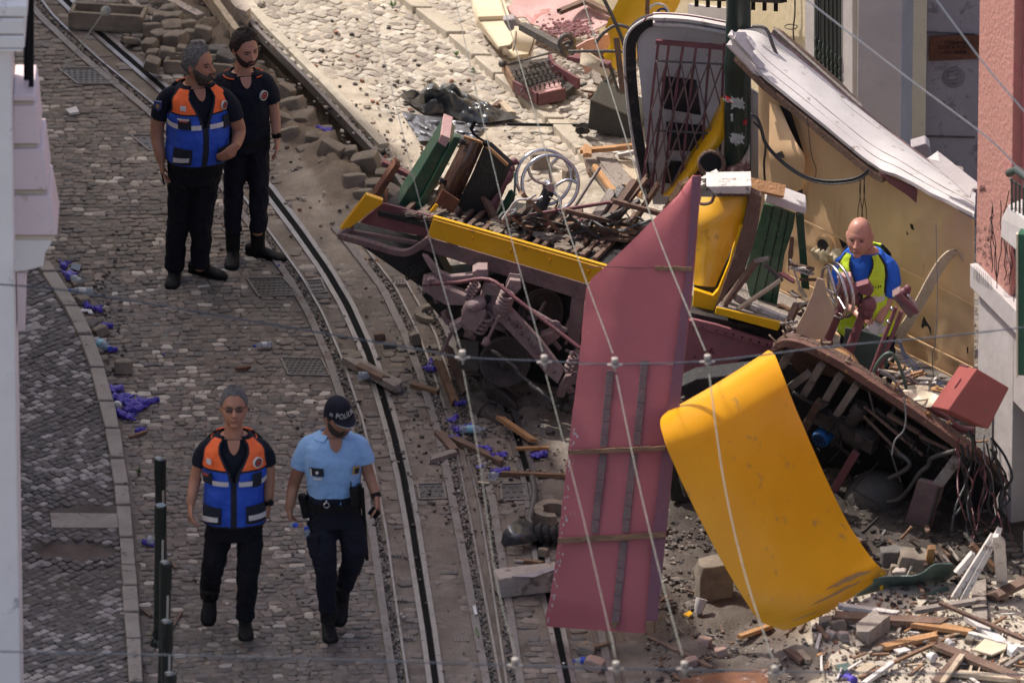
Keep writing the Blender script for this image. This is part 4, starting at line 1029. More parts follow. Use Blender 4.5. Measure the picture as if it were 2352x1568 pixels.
for k in range(14):
 x, y = r.uniform(690, 840), r.uniform(650, 800); a = r.uniform(-.2, 1.0); L = r.uniform(40, 110)
 plank(PC(ZF, x, y, -.3), PC(ZF, x+L*math.cos(a), y+L*math.sin(a), -.35), r.uniform(.015, .035), .012, ['wood_brown', 'wood_grey', 'wood'][k % 3], desc(['wood_brown', 'wood_grey', 'wood'][k % 3], L/900, 'splinter in the tuft at the right end of the yellow strip'), 'splinters at the end of the yellow strip', seed=k+40, name='splinter', cat='splinter')
plank(PC(ZF, 800, 540, -.25), PC(ZF, 745, 660, -.3), .05, .03, 'wood_brown', 'split brown stub of wood standing beside the cardboard', seed=9)
mb = MB(); mb.slab([PC(ZF, x, y, -.3-y*.0002) for x, y in ((940, 360), (985, 375), (1005, 470), (1062, 600), (1020, 700), (962, 822), (880, 800), (795, 755), (800, 690), (860, 580), (905, 470))], (0, .012, 0))
mb.build('cardboard_sheet', 'cardboard', label='torn brown cardboard sheet leaning on the steering column', cat='cardboard')
# ---- upturned front platform: curved edge beam and exposed underside ----
PE = Plane(V(1700, 830, -2.35), V(2235, 1045, -3.3), V(1950, 1250, -2.55))
te = thing('tram_underside', 'upturned tram platform with curved edge beam and dark exposed underside', 'tram part', tuple(G(1980, 1230)))
def E(f, x, y, off_=0): return PE.at(*f(x, y), off_)
ed = [E(ZF, *q) for q in ((650, 868), (690, 815), (760, 792), (900, 830), (1100, 930), (1300, 1058), (1560, 1230), (1800, 1400), (2020, 1565))]
ed = smooth_path(ed, 5); mb = MB(); A = []; B = []
for i, p in enumerate(ed):
 k = lerp(.026, .036, i/len(ed))+.005*noise.noise(Vector((i*.7, 0, 0))); A.append(p+Vector((0, 0, k))); B.append(p-Vector((0, 0, k)))
mb.grid([A, B], .05); mb.build('edge_beam', 'rust_edge' if 'rust_edge' in MATS else 'maroon_dusty', te, bevel=.004)
top = [p+Vector((0, 0, .03)) for p in ed]; back = [p+Vector((.25, .35, -.42)) for p in ed]
mb = MB(); mb.grid([top, [a.lerp(b, .5)+Vector((0, 0, .02)) for a, b in zip(top, back)], back], -.03); mb.build('platform_floor', 'wood_brown', te)
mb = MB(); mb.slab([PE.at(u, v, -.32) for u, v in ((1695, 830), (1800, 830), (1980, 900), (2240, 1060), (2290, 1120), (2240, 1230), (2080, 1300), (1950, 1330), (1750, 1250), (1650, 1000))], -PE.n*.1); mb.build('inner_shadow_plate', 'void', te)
def EB(f, a, b, w_, name, m='steel_dark', o1=-.05, o2=-.12, h=None): 
 mb = MB(); mb.bar(PE.at(*f(*a), o1), PE.at(*f(*b), o2), w_, h or w_*.8, up=PE.n); return mb.build(name, m, te, bevel=.003)
for a, b in (((970, 950), (845, 1165)), ((1095, 1025), (985, 1215)), ((1215, 1080), (1060, 1315)), ((880, 1010), (760, 1100)), ((760, 850), (700, 960))): EB(ZF, a, b, .05, 'joist', 'wood_grey')
EB(ZF, (770, 1140), (1030, 1285), .025, 'cross_rail', 'steel_dark'); EB(ZF, (960, 1205), (850, 1395), .06, 'strut', 'wood_brown')
EB(ZF, (940, 1280), (1340, 1500), .12, 'crossbeam', 'grease', -.1, -.1); EB(ZF, (1420, 1290), (1640, 1420), .03, 'rail', 'wood_brown', -.03, -.03)
for a, b, r_ in (((1260, 1235), (1660, 1570), .013), ((1255, 1300), (1520, 1570), .012), ((1500, 1330), (1720, 1480), .012), ((1290, 1130), (1330, 1290), .008), ((1640, 1440), (1900, 1560), .014)):
 mb = MB(); mb.tube([E(ZF, *a, -.04), E(ZF, *b, -.04)], r_, 8); mb.build('pipe', 'wood_brown' if r_ > .01 else 'steel_dark', te, smooth=50)
mb = MB(); mb.lathe(E(ZF, 1250, 1230, -.1), E(ZF, 1170, 1345, -.1), [(0, .045), (.1, .06), (.5, .06), (.55, .05), (1, .045)], 18); mb.build('brake_cylinder', 'grease', te, smooth=40)
c = E(ZF, 965, 1455, -.06); mb = MB(); mb.lathe(c+PE.n*-.07, c+PE.n*.03, [(0, .06), (.7, .065), (1, .055)], 24); bm_ = mb.build('blue_motor', 'motor_blue' if 'motor_blue' in MATS else 'cap_blue', te, smooth=40)
mb = MB()
for k in range(3): mb.ring(c+PE.n*.032, PE.n, .018+.016*k, .003, 24, 5)
for k in range(8): mb.bar(c+PE.n*.031, c+PE.n*.031+(PE.n.orthogonal().normalized()*math.cos(k*.785)+PE.n.cross(PE.n.orthogonal().normalized())*math.sin(k*.785))*.052, .003, .003)
mb.build('grille', 'void', bm_)
c = PE.at(*ZI(1340, 310), -.10); mb = MB(); mb.ball(c, (.215, .19, .205), 18); mb.build('air_tank', 'tank', te, smooth=60)
mb = MB(); mb.ring(c, (.5, .3, -.6), .212, .006, 32, 6); mb.build('tank_strap', 'grease', te, smooth=60)
EI = lambda x, y, o=0: PE.at(*ZI(x, y), o)
mb = MB(); mb.slab([EI(1625, 180, .12), EI(1792, 222, .12), EI(1768, 330, .12), EI(1740, 385, .12), EI(1705, 520, .12), EI(1535, 468, .12)], -PE.n*.04); pl = mb.build('flap_plate', 'maroon_dusty', te, bevel=.005)
mb = MB(); mb.bar(EI(1775, 225, .14), EI(1690, 515, .14), .018, .018); mb.build('hinge', 'steel_dark', pl)
mb = MB(); mb.bar(EI(1900, 30, .05), EI(1755, 225, .1), .075, .03, up=PE.n); mb.build('stay_bar', 'wood_grey', te, bevel=.003)
mb = MB(); mb.bar(EI(1205, -10, .0), EI(1050, 255, .0), .055, .03, up=PE.n); mb.build('link_bar', 'maroon', te, bevel=.003)
for P_, r_ in (([(1880, -20), (1720, 30), (1700, 80), (1640, 130), (1580, 220), (1500, 310), (1420, 330)], .016), ([(1490, -10), (1570, 60), (1540, 110), (1430, 170)], .016), ([(1440, -20), (1470, 80), (1510, 190)], .007)):
 mb = MB(); mb.tube(smooth_path([EI(x, y, .08) for x, y in P_], 4), r_, 8); mb.build('bent_pipe', 'steel_dark', te, smooth=60)
mb = MB(); r = random.Random(5)
for k in range(26):
 x, y = r.uniform(700, 2000), r.uniform(1000, 1560)
 if y < 900+(x-900)*.62: y = 950+(x-900)*.62+r.uniform(40, 200)
 p = [(x, y)]
 for j in range(3): p.append((p[-1][0]+r.uniform(-90, 90), p[-1][1]+r.uniform(-20, 90)))
 mb.tube(smooth_path([E(ZF, a, b, r.uniform(-.1, .04)) for a, b in p], 4), r.choice((.003, .004, .006)), 5)
mb.tube(smooth_path([EI(1360, 60, .1), EI(1200, 220, .1), EI(1210, 260, .1), EI(1340, 340, .1), EI(1440, 420, .1), EI(1540, 485, .1)], 4), .005, 5)
mb.build('underside_wires', 'cable_black', te, smooth=60)
mb = MB()
for k in range(22):
 x, y = r.uniform(1000, 1950), r.uniform(1150, 1560); y = max(y, 960+(x-900)*.66)
 a = r.choice((.66, -1.05, .66, .3)); L = r.uniform(60, 200)
 mb.bar(E(ZF, x, y, -.16), E(ZF, x+L*math.cos(a), y+L*math.sin(a), -.2), r.uniform(.015, .045), .03)
mb.build('underframe_bars', 'grease', te, bevel=.003)
mb = MB(); mb.slab([V(u, v, -2.75) for u, v in ((1535, 900), (1600, 870), (1770, 850), (1790, 1100), (1740, 1165), (1620, 1165), (1540, 1150))], (0, .2, 0)); mb.build('dark_fill_plate', 'soot', te, bevel=.01)  # dark plate added to fill the shaded gap between the sheets
r = random.Random(23)
for k in range(26):
 u, v = r.uniform(1535, 1740), r.uniform(900, 1160); a = r.choice((.5, .6, -1.1, 1.3, r.uniform(-1.5, 1.5))); L = r.uniform(30, 130); y = -2.8-r.uniform(.02, .25); q = (u+L*math.cos(a), min(1185, v+L*math.sin(a)))
 mb = MB()
 if k % 3: mb.bar(V(u, v, y), V(*q, y+r.uniform(-.05, .05)), r.uniform(.02, .06), r.uniform(.015, .04))
 else: mb.tube([V(u, v, y), V(*q, y)], r.uniform(.008, .025), 8)
 mb.build('frame_member', r.choice(['grease', 'grease', 'maroon_dusty', 'wood_brown', 'steel_dark']), te, bevel=.003)
# ---- steering column with handwheel ----
YT = -2.05
T = lambda x, y, dy=0: V(*ZF(x, y), YT+dy)
ts_ = thing('steering_column', 'maroon control stand with twin legs and steel handwheel in front of the bald worker', 'control stand', tuple(T(1080, 890)))
for a, b, r_ in (((1145, 450), (1000, 810), .030), ((1265, 560), (1140, 905), .034)):
 mb = MB(); mb.lathe(T(*a), T(*b), [(0, r_*1.35), (.1, r_*1.3), (.12, r_*.9), (.9, r_), (.92, r_*1.4), (1, r_*1.5)], 16); mb.build('leg', 'maroon', ts_, smooth=40)
mb = MB()
mb.lathe(T(1080, 400), T(1210, 470, -.02), [(0, .05), (.2, .062), (.8, .06), (1, .05)], 18)
mb.ball(T(1170, 495), (.075, .045, .045), 12, rot=Matrix.Rotation(.5, 3, 'Y')); mb.ball(T(1290, 545, -.02), (.055, .05, .065), 12)
mb.lathe(T(1250, 590, -.02), T(1320, 600, -.02), [(0, .03), (.2, .05), (.8, .05), (1, .03)], 14)
mb.slab([T(1200, 420, -.05), T(1290, 395, -.05), T(1325, 450, -.05), T(1300, 490, -.05), T(1230, 470, -.05)], (0, .08, 0))
mb.build('gear_housing', 'maroon', ts_, smooth=50, bevel=.004)
mb = MB(); mb.slab([T(1075, 355, -.03), T(1170, 350, -.03), T(1185, 400, -.03), T(1085, 410, -.03)], (0, .09, 0)); mb.build('top_cap', 'pink_faded', ts_, bevel=.008)
c = T(1090, 470, -.05); ax = Vector((-.86, -.42, -.05)).normalized()
for o, nm in ((0, 'handwheel'), (.05, 'handwheel')):
 mb = MB(); mb.ring(c+ax*o+Vector((.01, 0, .03)), ax, .185, .012, 40, 8)
 e = ax.orthogonal().normalized(); f_ = ax.cross(e)
 if o:
  for k in range(5): a_ = k*1.257+.3; mb.tube([c+ax*.02, c+ax*o+Vector((.01, 0, .03))+(e*math.cos(a_)+f_*math.sin(a_))*.185], [.014, .009], 6)
 mb.build(nm, 'chrome', ts_, smooth=60)
# lever post
tl = thing('lever_post', 'twin-rod lever post with a chunky maroon head right of the worker', 'lever post', tuple(T(1300, 1060, -.5)))
T2 = lambda x, y, dy=0: V(*ZF(x, y), -2.6+dy)
for a, b in (((1475, 560), (1290, 1050)), ((1515, 590), (1330, 1065))):
 mb = MB(); mb.tube([T2(*a), T2(*b)], .016, 10); mb.build('rod', 'maroon', tl, smooth=50)
mb = MB(); mb.slab([T2(1450, 490, -.04), T2(1505, 455, -.04), T2(1632, 580, -.04), T2(1570, 642, -.04)], (0, .11, 0)); mb.build('head', 'maroon_dusty', tl, bevel=.008)
mb = MB(); mb.bar(T2(1490, 465, -.06), T2(1625, 600, -.06), .02, .03); mb.build('rib', 'maroon', tl, bevel=.003)
mb = MB(); mb.ball(T2(1555, 430), .025); mb.ball(T2(1530, 455), .03, 8); mb.lathe(T2(1540, 440), T2(1575, 450), [(0, .022), (1, .022)], 10); mb.build('knob', 'maroon', tl, smooth=50)
for x, y in ((1450, 570), (1425, 660), (1560, 480)): mb = MB(); mb.ball(T2(x, y, -.02), .016, 8); mb.build('nut', 'chrome', tl, smooth=50)
# bent lath, greenish perforated panel
mb = MB(); pth = smooth_path([V(*ZF(x, y), -1.5) for x, y in ((1450, 800), (1530, 700), (1640, 520), (1720, 370), (1800, 240), (1870, 175), (1920, 170), (1955, 220), (1985, 290))], 5)
mb.grid([[p+Vector((-.035, -.0, .008)) for p in pth], [p+Vector((.035, .02, -.02)) for p in pth]], .015); mb.build('bent_lath', 'wood_pale', label='long bent wooden lath arching between the worker and the salmon corner', cat='lath')
mb = MB(); mb.slab([V(*ZF(x, y), -1.95) for x, y in ((1130, 700), (1240, 720), (1400, 770), (1440, 870), (1420, 960), (1290, 1060), (1180, 1000), (1110, 880))], (0, .01, 0))
pp_ = mb.build('perforated_panel', 'cloth_green', label='drab green perforated panel behind the control stand', cat='panel')
mb = MB()
for x, y in [(1230+i*36+j*6, 760+j*38-i*4+i*12) for i in range(5) for j in range(6)]: mb.ball(V(*ZF(x, y), -1.955), .006, 5)
mb.build('holes', 'void', pp_) if False else None
mb = sheet([V(*ZF(1040, 850), -2.3), V(*ZF(1130, 890), -2.35), V(*ZF(1200, 985), -2.4)], [V(*ZF(1100, 830), -2.2), V(*ZF(1190, 895), -2.25), V(*ZF(1245, 1000), -2.35)], 6, .006, 0, 4, crease=.06)
mb.build('orange_insulation', 'wood_orange', label='crumpled orange foam scraps at the foot of the control stand', cat='foam scraps')
# ---- red cabinet ----
YR = -3.75
tr_ = thing('electric_cabinet', 'tilted brick-red metal cabinet against the right wall', 'cabinet', tuple(V(*ZF(1900, 1290), YR)))
A0, B0, C0, D0 = V(*ZF(2030, 978), YR), V(*ZF(2252, 1110), YR), V(*ZF(2108, 1392), YR), V(*ZF(1832, 1262), YR)
bk = V(*ZF(1912, 955), YR+.42)-A0
mb = MB(); mb.add([A0, B0, C0, D0, A0+bk, B0+bk, C0+bk, D0+bk], [(3, 2, 1, 0), (4, 5, 6, 7), (0, 1, 5, 4), (1, 2, 6, 5), (2, 3, 7, 6), (3, 0, 4, 7)])
mb.build('case', 'red_box', tr_, bevel=.008)
mb = MB(); mb.bar(A0+bk*.5+Vector((-.0, 0, .004)), A0+bk*.95, .01, .01); mb.bar(D0+bk*.4+(A0-D0)*.5+Vector((-.004, 0, 0)), D0+bk*.4+(A0-D0)*.72+Vector((-.004, 0, 0)), .012, .012); mb.build('latch', 'maroon', tr_)
# ---- cables ----
def cable(name, pts, r_, m, label, cat='cable', n=6):
 mb = MB(); mb.tube(smooth_path(pts, n), r_, 7); return mb.build(name, m, smooth=60, label=label, cat=cat)
Q = lambda L, Y: [V(*ZF(x, y), Y) for x, y in L]
cable('hose', Q([(1310, 1060), (1340, 960), (1400, 885), (1455, 880), (1500, 960), (1540, 1080), (1555, 1175)], -2.9), .012, 'cable_green', 'olive hose looping up over the edge beam', 'hose')
cable('hose', Q([(1355, 985), (1440, 1030), (1500, 1110), (1580, 1215), (1690, 1285), (1860, 1360)], -3.0), .010, 'cable_grey', 'ribbed grey hose running along the edge beam to the red cabinet', 'hose')
cable('hose', Q([(1570, 1215), (1680, 1235), (1800, 1300), (1900, 1380), (2010, 1400)], -2.9), .026, 'maroon_dark', 'thick dark maroon hose under the brick-red cabinet', 'hose')
cable('cable', Q([(1530, 1180), (1545, 1300), (1530, 1400), (1470, 1470), (1450, 1568)], -3.3), .006, 'cable_grey', 'grey cable dangling below the edge beam')
for k in range(4):
 cable('wire', Q([(1498+k*4, 795), (1520+k*9, 880), (1575+k*14, 970-k*8), (1650+k*14, 1040-k*6), (1720+k*10, 1065+k*4), (1795+k*6, 1078+k*12)], -1.9-.02*k), .0035, ['cable_blue', 'cable_grey', 'cable_blue', 'cable_grey'][k], ['bright blue wire draped behind the lever post', 'grey wire draped behind the lever post', 'second blue wire draped nearest the beige panel', 'pale grey wire ending lowest behind the lever post'][k], 'wire')
r = random.Random(12)
tk = thing('cable_bundle', 'thick tangle of black cables hanging under the red cabinet', 'cables', tuple(V(2270, 1240, -3.6)))
for k in range(20):
 u, v = r.uniform(2190, 2290), r.uniform(985, 1060); p = [(u, v)]
 for j in range(5): u += r.uniform(-20, 26)+(6 if j < 2 else -4); v += r.uniform(18, 60); p.append((u, v))
 mb = MB(); mb.tube(smooth_path([V(a, b, -3.55+r.uniform(-.12, .12)) for a, b in p], 4), r.choice((.004, .006, .009)), 6); mb.build('cable', r.choice(['cable_black', 'cable_black', 'cable_black', 'cable_grey', 'maroon_dark']), tk, smooth=60)
# ---- beige body side ----
PK = Plane(V(1745, 300, -.25), V(2235, 560, -1.55), V(1990, 760, -.95))
tp = thing('tram_side_panel', 'dented beige tram body side hanging under the white roof', 'tram part', tuple(G(1990, 900)))
rows = []
ub = [(170, 1742), (850, 1742)]
n = 26
for j in range(n+1):
 row = []
 for i in range(n*2+1):
  u = lerp(1742, 2236, i/(2*n)); vt = 195+(u-1742)*.63; vb = 640+(u-1742)*.50
  v = lerp(vt, vb, j/n)
  row.append(PK.at(u, v, .035*noise.noise(Vector((u*.012, v*.006, 1)))+.012*noise.noise(Vector((u*.05, v*.02, 4)))))
 rows.append(row)
mb = MB(); mb.grid(rows, .01, vec=-PK.n); mb.build('sheet', 'beige_panel', tp, smooth=70)
mb = MB()
for o, w_ in ((-250, .006), (-105, .010), (-62, .008), (-20, .03), (30, .02)):
 a = (1760, 705+o+8); b = (2234, 942+o+8)
 if o > -30: a, b = (1900, 775+o), (2234, 942+o)
 mb.bar(PK.at(*a, .03), PK.at(*b, .03), .012, w_, up=PK.n)
mb.build('moulding', 'beige_panel', tp)
mb = MB(); mb.slab([PK.at(*ZC(*q), .045) for q in ((680, 720), (755, 765), (800, 900), (845, 1045), (780, 965), (700, 905), (612, 888), (650, 800))], -PK.n*.004); mb.build('torn_hole', 'void', tp)
mb = MB(); mb.slab([PK.at(*ZC(*q), .045) for q in ((735, 1300), (800, 1310), (835, 1290), (845, 1400), (770, 1380), (725, 1350))], -PK.n*.004); mb.build('torn_hole', 'void', tp)
L_ = [PK.at(*ZC(618, 700), .05), PK.at(*ZC(615, 900), .10), PK.at(*ZC(612, 1080), .12), PK.at(*ZC(640, 1290), .06)]
R_ = [PK.at(*ZC(680, 730), .05), PK.at(*ZC(790, 960), .14), PK.at(*ZC(855, 1090), .16), PK.at(*ZC(830, 1295), .06)]
mb = sheet(L_, R_, 8, .006, 0.02, 5, crease=.02); mb.build('bent_flap', 'beige_panel', tp, smooth=60)
c = PK.at(*ZF(985, 140), .05); mb = MB(); mb.lathe(c-PK.n*.02, c+PK.n*.01, [(0, .075), (1, .07)], 24); mb.build('vent_ring', 'beige_panel', tp, smooth=40)
mb = MB(); mb.lathe(c, c+PK.n*.014, [(0, .055), (1, .05)], 20); mb.build('vent', 'soot', tp, smooth=40)
mb = MB()
for k in range(6): mb.ball(PK.at(*ZF(940+k*30, 190+(k % 3)*12), .05), (.035, .02, .04), 8, jit=.5, seed=k)
mb.build('foam_filler', 'cream', tp, smooth=60)
def tear(pts, nm='puncture', o=.05):
 mb = MB(); mb.slab([PK.at(*ZF(*q), o) for q in pts], -PK.n*.004); mb.build(nm, 'void', tp)
tear([(1648, 690), (1660, 640), (1668, 622), (1680, 650), (1712, 700), (1716, 750), (1700, 705), (1690, 690), (1672, 690), (1658, 705)])
tear([(1450, 375), (1500, 410), (1510, 470), (1455, 480)]); tear([(1085, 90), (1140, 130), (1150, 160), (1110, 155)]); tear([(1570, -10), (1590, -5), (1600, 35), (1580, 25)])
tear([(1960, 835), (1970, 830), (1968, 880), (1962, 870)]); tear([(1545, 40), (1560, 60), (1552, 70)])
c = PK.at(*ZC(690, 1058), .17); mb = MB(); mb.slab([PK.at(*ZC(*q), .17) for q in ((665, 1045), (700, 1030), (720, 1075), (680, 1085))], PK.n*.03); mb.build('socket', 'box_black', tp, bevel=.004)
# white inner post with brown edge
tw_ = thing('inner_wall', 'white inner wall strip with a brown edge post just right of the green pole', 'wall panel', tuple(V(1745, 640, .25)))
mb = yslab([ZC(470, 600), ZC(600, 680), ZC(598, 1250), ZC(470, 1235)], .22, .03); mb.build('panel', 'white_paint', tw_, bevel=.004)
mb = yslab([ZC(594, 700), ZC(614, 710), ZC(612, 1260), ZC(580, 1255)], .16, .05); mb.build('edge_post', 'wood_brown', tw_, bevel=.003)
# ---- white roof ----
tr = thing('tram_roof', 'long white tram roof slab lit by the sun, sloping from pole to salmon corner', 'tram roof', tuple(V(2000, 700, -.9)))
lo = [(345, 305), (480, 445), (610, 570), (850, 762), (1090, 960), (1330, 1150), (1500, 1222), (1700, 1330), (1860, 1410), (2010, 1485)]
hi = [(430, 230), (560, 215), (660, 300), (830, 430), (1050, 620), (1260, 790), (1480, 965), (1700, 1135), (1860, 1245), (2010, 1340)]
YRf = lambda x: -.32-(x-345)*.00082
rows = []
Lo = smooth_path([V(*ZC(x, y), YRf(x)) for x, y in lo], 5); Hi = smooth_path([V(*ZC(x, y), YRf(x)+.62) for x, y in hi], 5)
rows = []
for i, (a, b) in enumerate(zip(Lo, Hi)):
 rr_ = random.Random(i)
 jag = (.03*noise.noise(Vector((i*.9, 3, 0))) if i > 24 else 0)
 rows.append([a.lerp(b, t)+Vector((0, 0, .035*math.sin(math.pi*t)+.006*noise.noise(Vector((i*.3, t*6, 0)))))+(b-a)*(jag if t == 0 else 0) for t in [k/14 for k in range(15)]])
mb = MB(); mb.grid(rows, .025); mb.build('roof_skin', 'white_paint', tr, smooth=50)
mb = MB()
for t_ in (.14, .30, .78):
 pts = [a.lerp(b, t_)+Vector((0, 0, .035*math.sin(math.pi*t_)+.0015+.025)) for a, b in zip(Lo, Hi)]
 mb.tube(pts, .003, 5)
mb.build('board_seams', 'wood_grey', tr)
mb = MB(); p = [a+Vector((0, .03, -.05)) for a in Lo]
for i in range(2, 27): mb.bar(p[i], p[i+1], .05, .05)
mb.build('lower_trim', 'wood_brown', tr)
mb = MB(); mb.tube([b+Vector((.0, .01, .02)) for b in Hi[8:]], .018, 8); mb.build('upper_trim', 'maroon_dusty', tr, smooth=60)
mb = yslab([ZC(640, 205), ZC(700, 230), ZC(900, 400), ZC(1120, 600), ZC(1250, 745), ZC(1230, 775), ZC(1050, 625), ZC(830, 440), ZC(690, 330), ZC(640, 290)], .55, .06); mb.build('roof_rafter', 'wood_brown', tr, bevel=.004)
for a, b in (((640, 205), (1240, 740)), ((650, 250), (1230, 770)), ((700, 330), (1000, 570))):
 mb = MB(); mb.bar(V(*ZC(*a), .5), V(*ZC(*b), .1), .03, .035); mb.build('roof_batten', 'wood_grey', tr, bevel=.003)
mb = yslab([ZC(1355, 1180), ZC(1450, 1215), ZC(1600, 1285), ZC(1980, 1490), ZC(1968, 1530), ZC(1850, 1602), ZC(1700, 1470), ZC(1560, 1340), ZC(1430, 1255)], -1.2, .02); mb.build('underside_panel', 'maroon_dark', tr, bevel=.003)
for k, (a, b, w_) in enumerate((((350, 235), (560, 460), .05), ((345, 305), (620, 590), .05), ((395, 235), (500, 350), .09), ((470, 265), (510, 320), .03))):
 plank(V(*ZC(*a), -.42), V(*ZC(*b), -.45), w_, .02, 'white_paint', ['narrow white slat split off the roof beside the pole', 'long white slat under the roof edge beside the pole', 'broad short white board at the broken roof tip', 'tiny white splinter standing up at the roof tip'][k], name='roof_slat', seed=k, split=True, cat='slat', up=(0, -.5, .8))
cable('gutter_pipe', [V(*ZC(x, y), .0-.001*x*.3) for x, y in ((495, 182), (560, 186), (600, 215), (635, 310), (665, 385), (672, 430), (682, 470))], .013, 'steel_dark', 'bent grey pipe hooked over the broken roof tip', 'pipe')
plank(V(*ZC(1760, 1090), -1.4), V(*ZC(2010, 1300), -1.6), .09, .02, 'white_paint', 'pointed white board sticking up behind the roof near the salmon corner', taper=1.2, up=(0, -.8, .5), seed=8, cat='board')
mb = yslab([ZC(1575, 1010), ZC(1680, 980), ZC(1708, 1010), ZC(1728, 1130), ZC(1690, 1100)], .2, .15); mb.build('grey_block', 'wall_grey', label='grey masonry block standing behind the white roof', cat='block', bevel=.01)
mb = yslab([ZC(1810, 1190), ZC(1880, 1165), ZC(1940, 1180), ZC(1950, 1250), ZC(1850, 1240)], -.6, .1); mb.build('timber_block', 'wood_grey', label='grey timber block wedged behind the lower end of the roof', cat='block', bevel=.006)
for k in range(3):
 cable('cable', [V(*ZC(x+k*3, y+k*7*(-1)**k), -1.0-.02*k-.0004*x) for x, y in ((480, 785), (525, 810), (555, 880), (590, 990), (700, 1110), (850, 1208), (1000, 1243), (1150, 1235), (1240, 1205), (1285, 1165))], .011-.003*k, 'cable_black', ['thickest black cable sagging from the pole across the beige panel', 'thinner black cable twisted along the thick sagging one', 'finest black cable in the sagging bundle by the pole'][k])
cable('cable', [V(*ZC(x, y), -.6) for x, y in ((500, 830), (560, 900), (585, 1000), (575, 1120), (582, 1250))], .008, 'cable_black', 'black cable dropping straight down beside the brown edge post')
for k in range(4):
 cable('wire', [V(*ZC(1225+k*14+ (10*(-1)**k)*math.sin(j), 1200+j*60), -1.45) for j in range(6)], .003, 'cable_black', ['leftmost', 'second', 'third', 'rightmost'][k]+' of four thin black wires hanging above the bald worker', 'wire')
cable('wire', [V(*ZC(x, y), -.9) for x, y in ((870, 800), (880, 900), (900, 1060), (930, 1150), (925, 1215))], .003, 'cable_black', 'single thin wire hanging from the roof edge over the beige panel', 'wire')
cable('wire', Q([(1750, -20), (1755, 200), (1760, 500), (1745, 800), (1725, 900), (1740, 1100)], -2.0), .0035, 'cable_grey', 'thin pale wire hanging before the right end of the beige panel', 'wire')
# ---- end frame with folding gate ----
YM = .55
M_ = lambda u, v, dy=0: V(u, v, YM+dy)
tf = thing('tram_end_frame', 'white tram end wall with rounded black edge and maroon folding gate', 'tram end', tuple(M_(1560, 640)))
mb = yslab([(1468, 75), (1500, 55), (1680, 75), (1725, 90), (1725, 470), (1500, 470), (1488, 380), (1472, 200), (1462, 110)], YM, .03); mb.build('white_panel', 'white_paint', tf, bevel=.004)
pth = smooth_path([M_(*q, -.03) for q in ((1497, 452), (1480, 395), (1462, 300), (1450, 200), (1446, 130), (1450, 95), (1470, 66), (1505, 52), (1580, 56), (1668, 76))], 5)
mb = MB(); a_, b_ = [], []
for i, p in enumerate(pth):
 d = (pth[min(i+1, len(pth)-1)]-pth[max(i-1, 0)]).normalized(); nrm = Vector((d.z, 0, -d.x)).normalized()
 if nrm.x > 0 and i < 25: pass
 k = pwl([(0, .03), (20, .045), (30, .035), (45, .010)], i)
 a_.append(p+nrm*k); b_.append(p-nrm*k)
mb.grid([a_, b_], .10, vec=(0, 1, 0)); mb.build('edge_band', 'soot', tf)
pth = smooth_path([M_(*q, -.06) for q in ((1486, 455), (1468, 395), (1450, 300), (1438, 200), (1434, 130), (1438, 88), (1460, 58), (1503, 40), (1580, 42), (1668, 60), (1735, 72))], 5)
mb = MB(); mb.tube(pth, .010, 8); mb.build('edge_moulding', 'white_wood', tf, smooth=60)
mb = MB(); 
for dv, m_ in ((0, 0), (12, 0)):
 pp = smooth_path([M_(1500, 38+dv, -.08), M_(1580, 42+dv, -.08), M_(1680, 60+dv, -.08), M_(1740, 72+dv, -.08)], 4)
 for a, b in zip(pp, pp[1:]): mb.bar(a, b, .10, .022)
mb.build('cornice', 'white_paint', tf)
mb = MB(); mb.tube(smooth_path([M_(1478, 50, -.12), M_(1500, 33, -.13), M_(1580, 36, -.13), M_(1680, 54, -.13), M_(1740, 66, -.13)], 4), .006, 6); mb.build('maroon_line', 'maroon', tf, smooth=60)
for q in ([(1520, 175), (1600, 185), (1610, 265), (1525, 250)], [(1530, 280), (1620, 290), (1620, 350), (1535, 345)], [(1540, 370), (1640, 375), (1640, 430), (1520, 420)]):
 mb = yslab(q, YM-.02, .01); mb.build('window', 'glass_dark', tf)
tg = thing('folding_gate', 'maroon folding lattice gate standing in the white end wall', 'gate', tuple(M_(1560, 640, -.15)))
mb = MB(); mb.bar(M_(1506, 96, -.14), M_(1668, 110, -.14), .03, .03); mb.build('top_rail', 'maroon', tg)
tops = [1512, 1537, 1570, 1600, 1632, 1664]; bots = [1476, 1496, 1521, 1560, 1605, 1650]
for a, b in zip(tops, bots):
 mb = MB(); mb.bar(M_(a, 100, -.14), M_(lerp(a, b, .3), 190, -.14), .018, .022); mb.bar(M_(lerp(a, b, .3), 190, -.14), M_(b, 445, -.15), .018, .022); mb.build('upright', 'maroon', tg)
for k in range(5):
 a, a2 = tops[k], tops[k+1]; b, b2 = bots[k], bots[k+1]
 X = lambda s_, t_: M_(lerp(lerp(a, b, t_), lerp(a2, b2, t_), s_), 100+345*t_, -.17)
 mb = MB()
 for s0, s1, t0, t1 in ((0, 1, .12, .45), (1, 0, .12, .45), (0, 1, .45, .80), (1, 0, .45, .80), (0, .6, .80, .98), (1, .4, .80, .98)): mb.bar(X(s0, t0), X(s1, t1), .010, .016, up=(0, 1, 0))
 mb.build('lattice', 'maroon_dusty', tg)
for v in (140, 300): mb = MB(); mb.tube([M_(1505, v, -.16), M_(1665, v+8, -.16)], .008, 6); mb.build('cross_rod', 'steel_dark', tg, smooth=50)
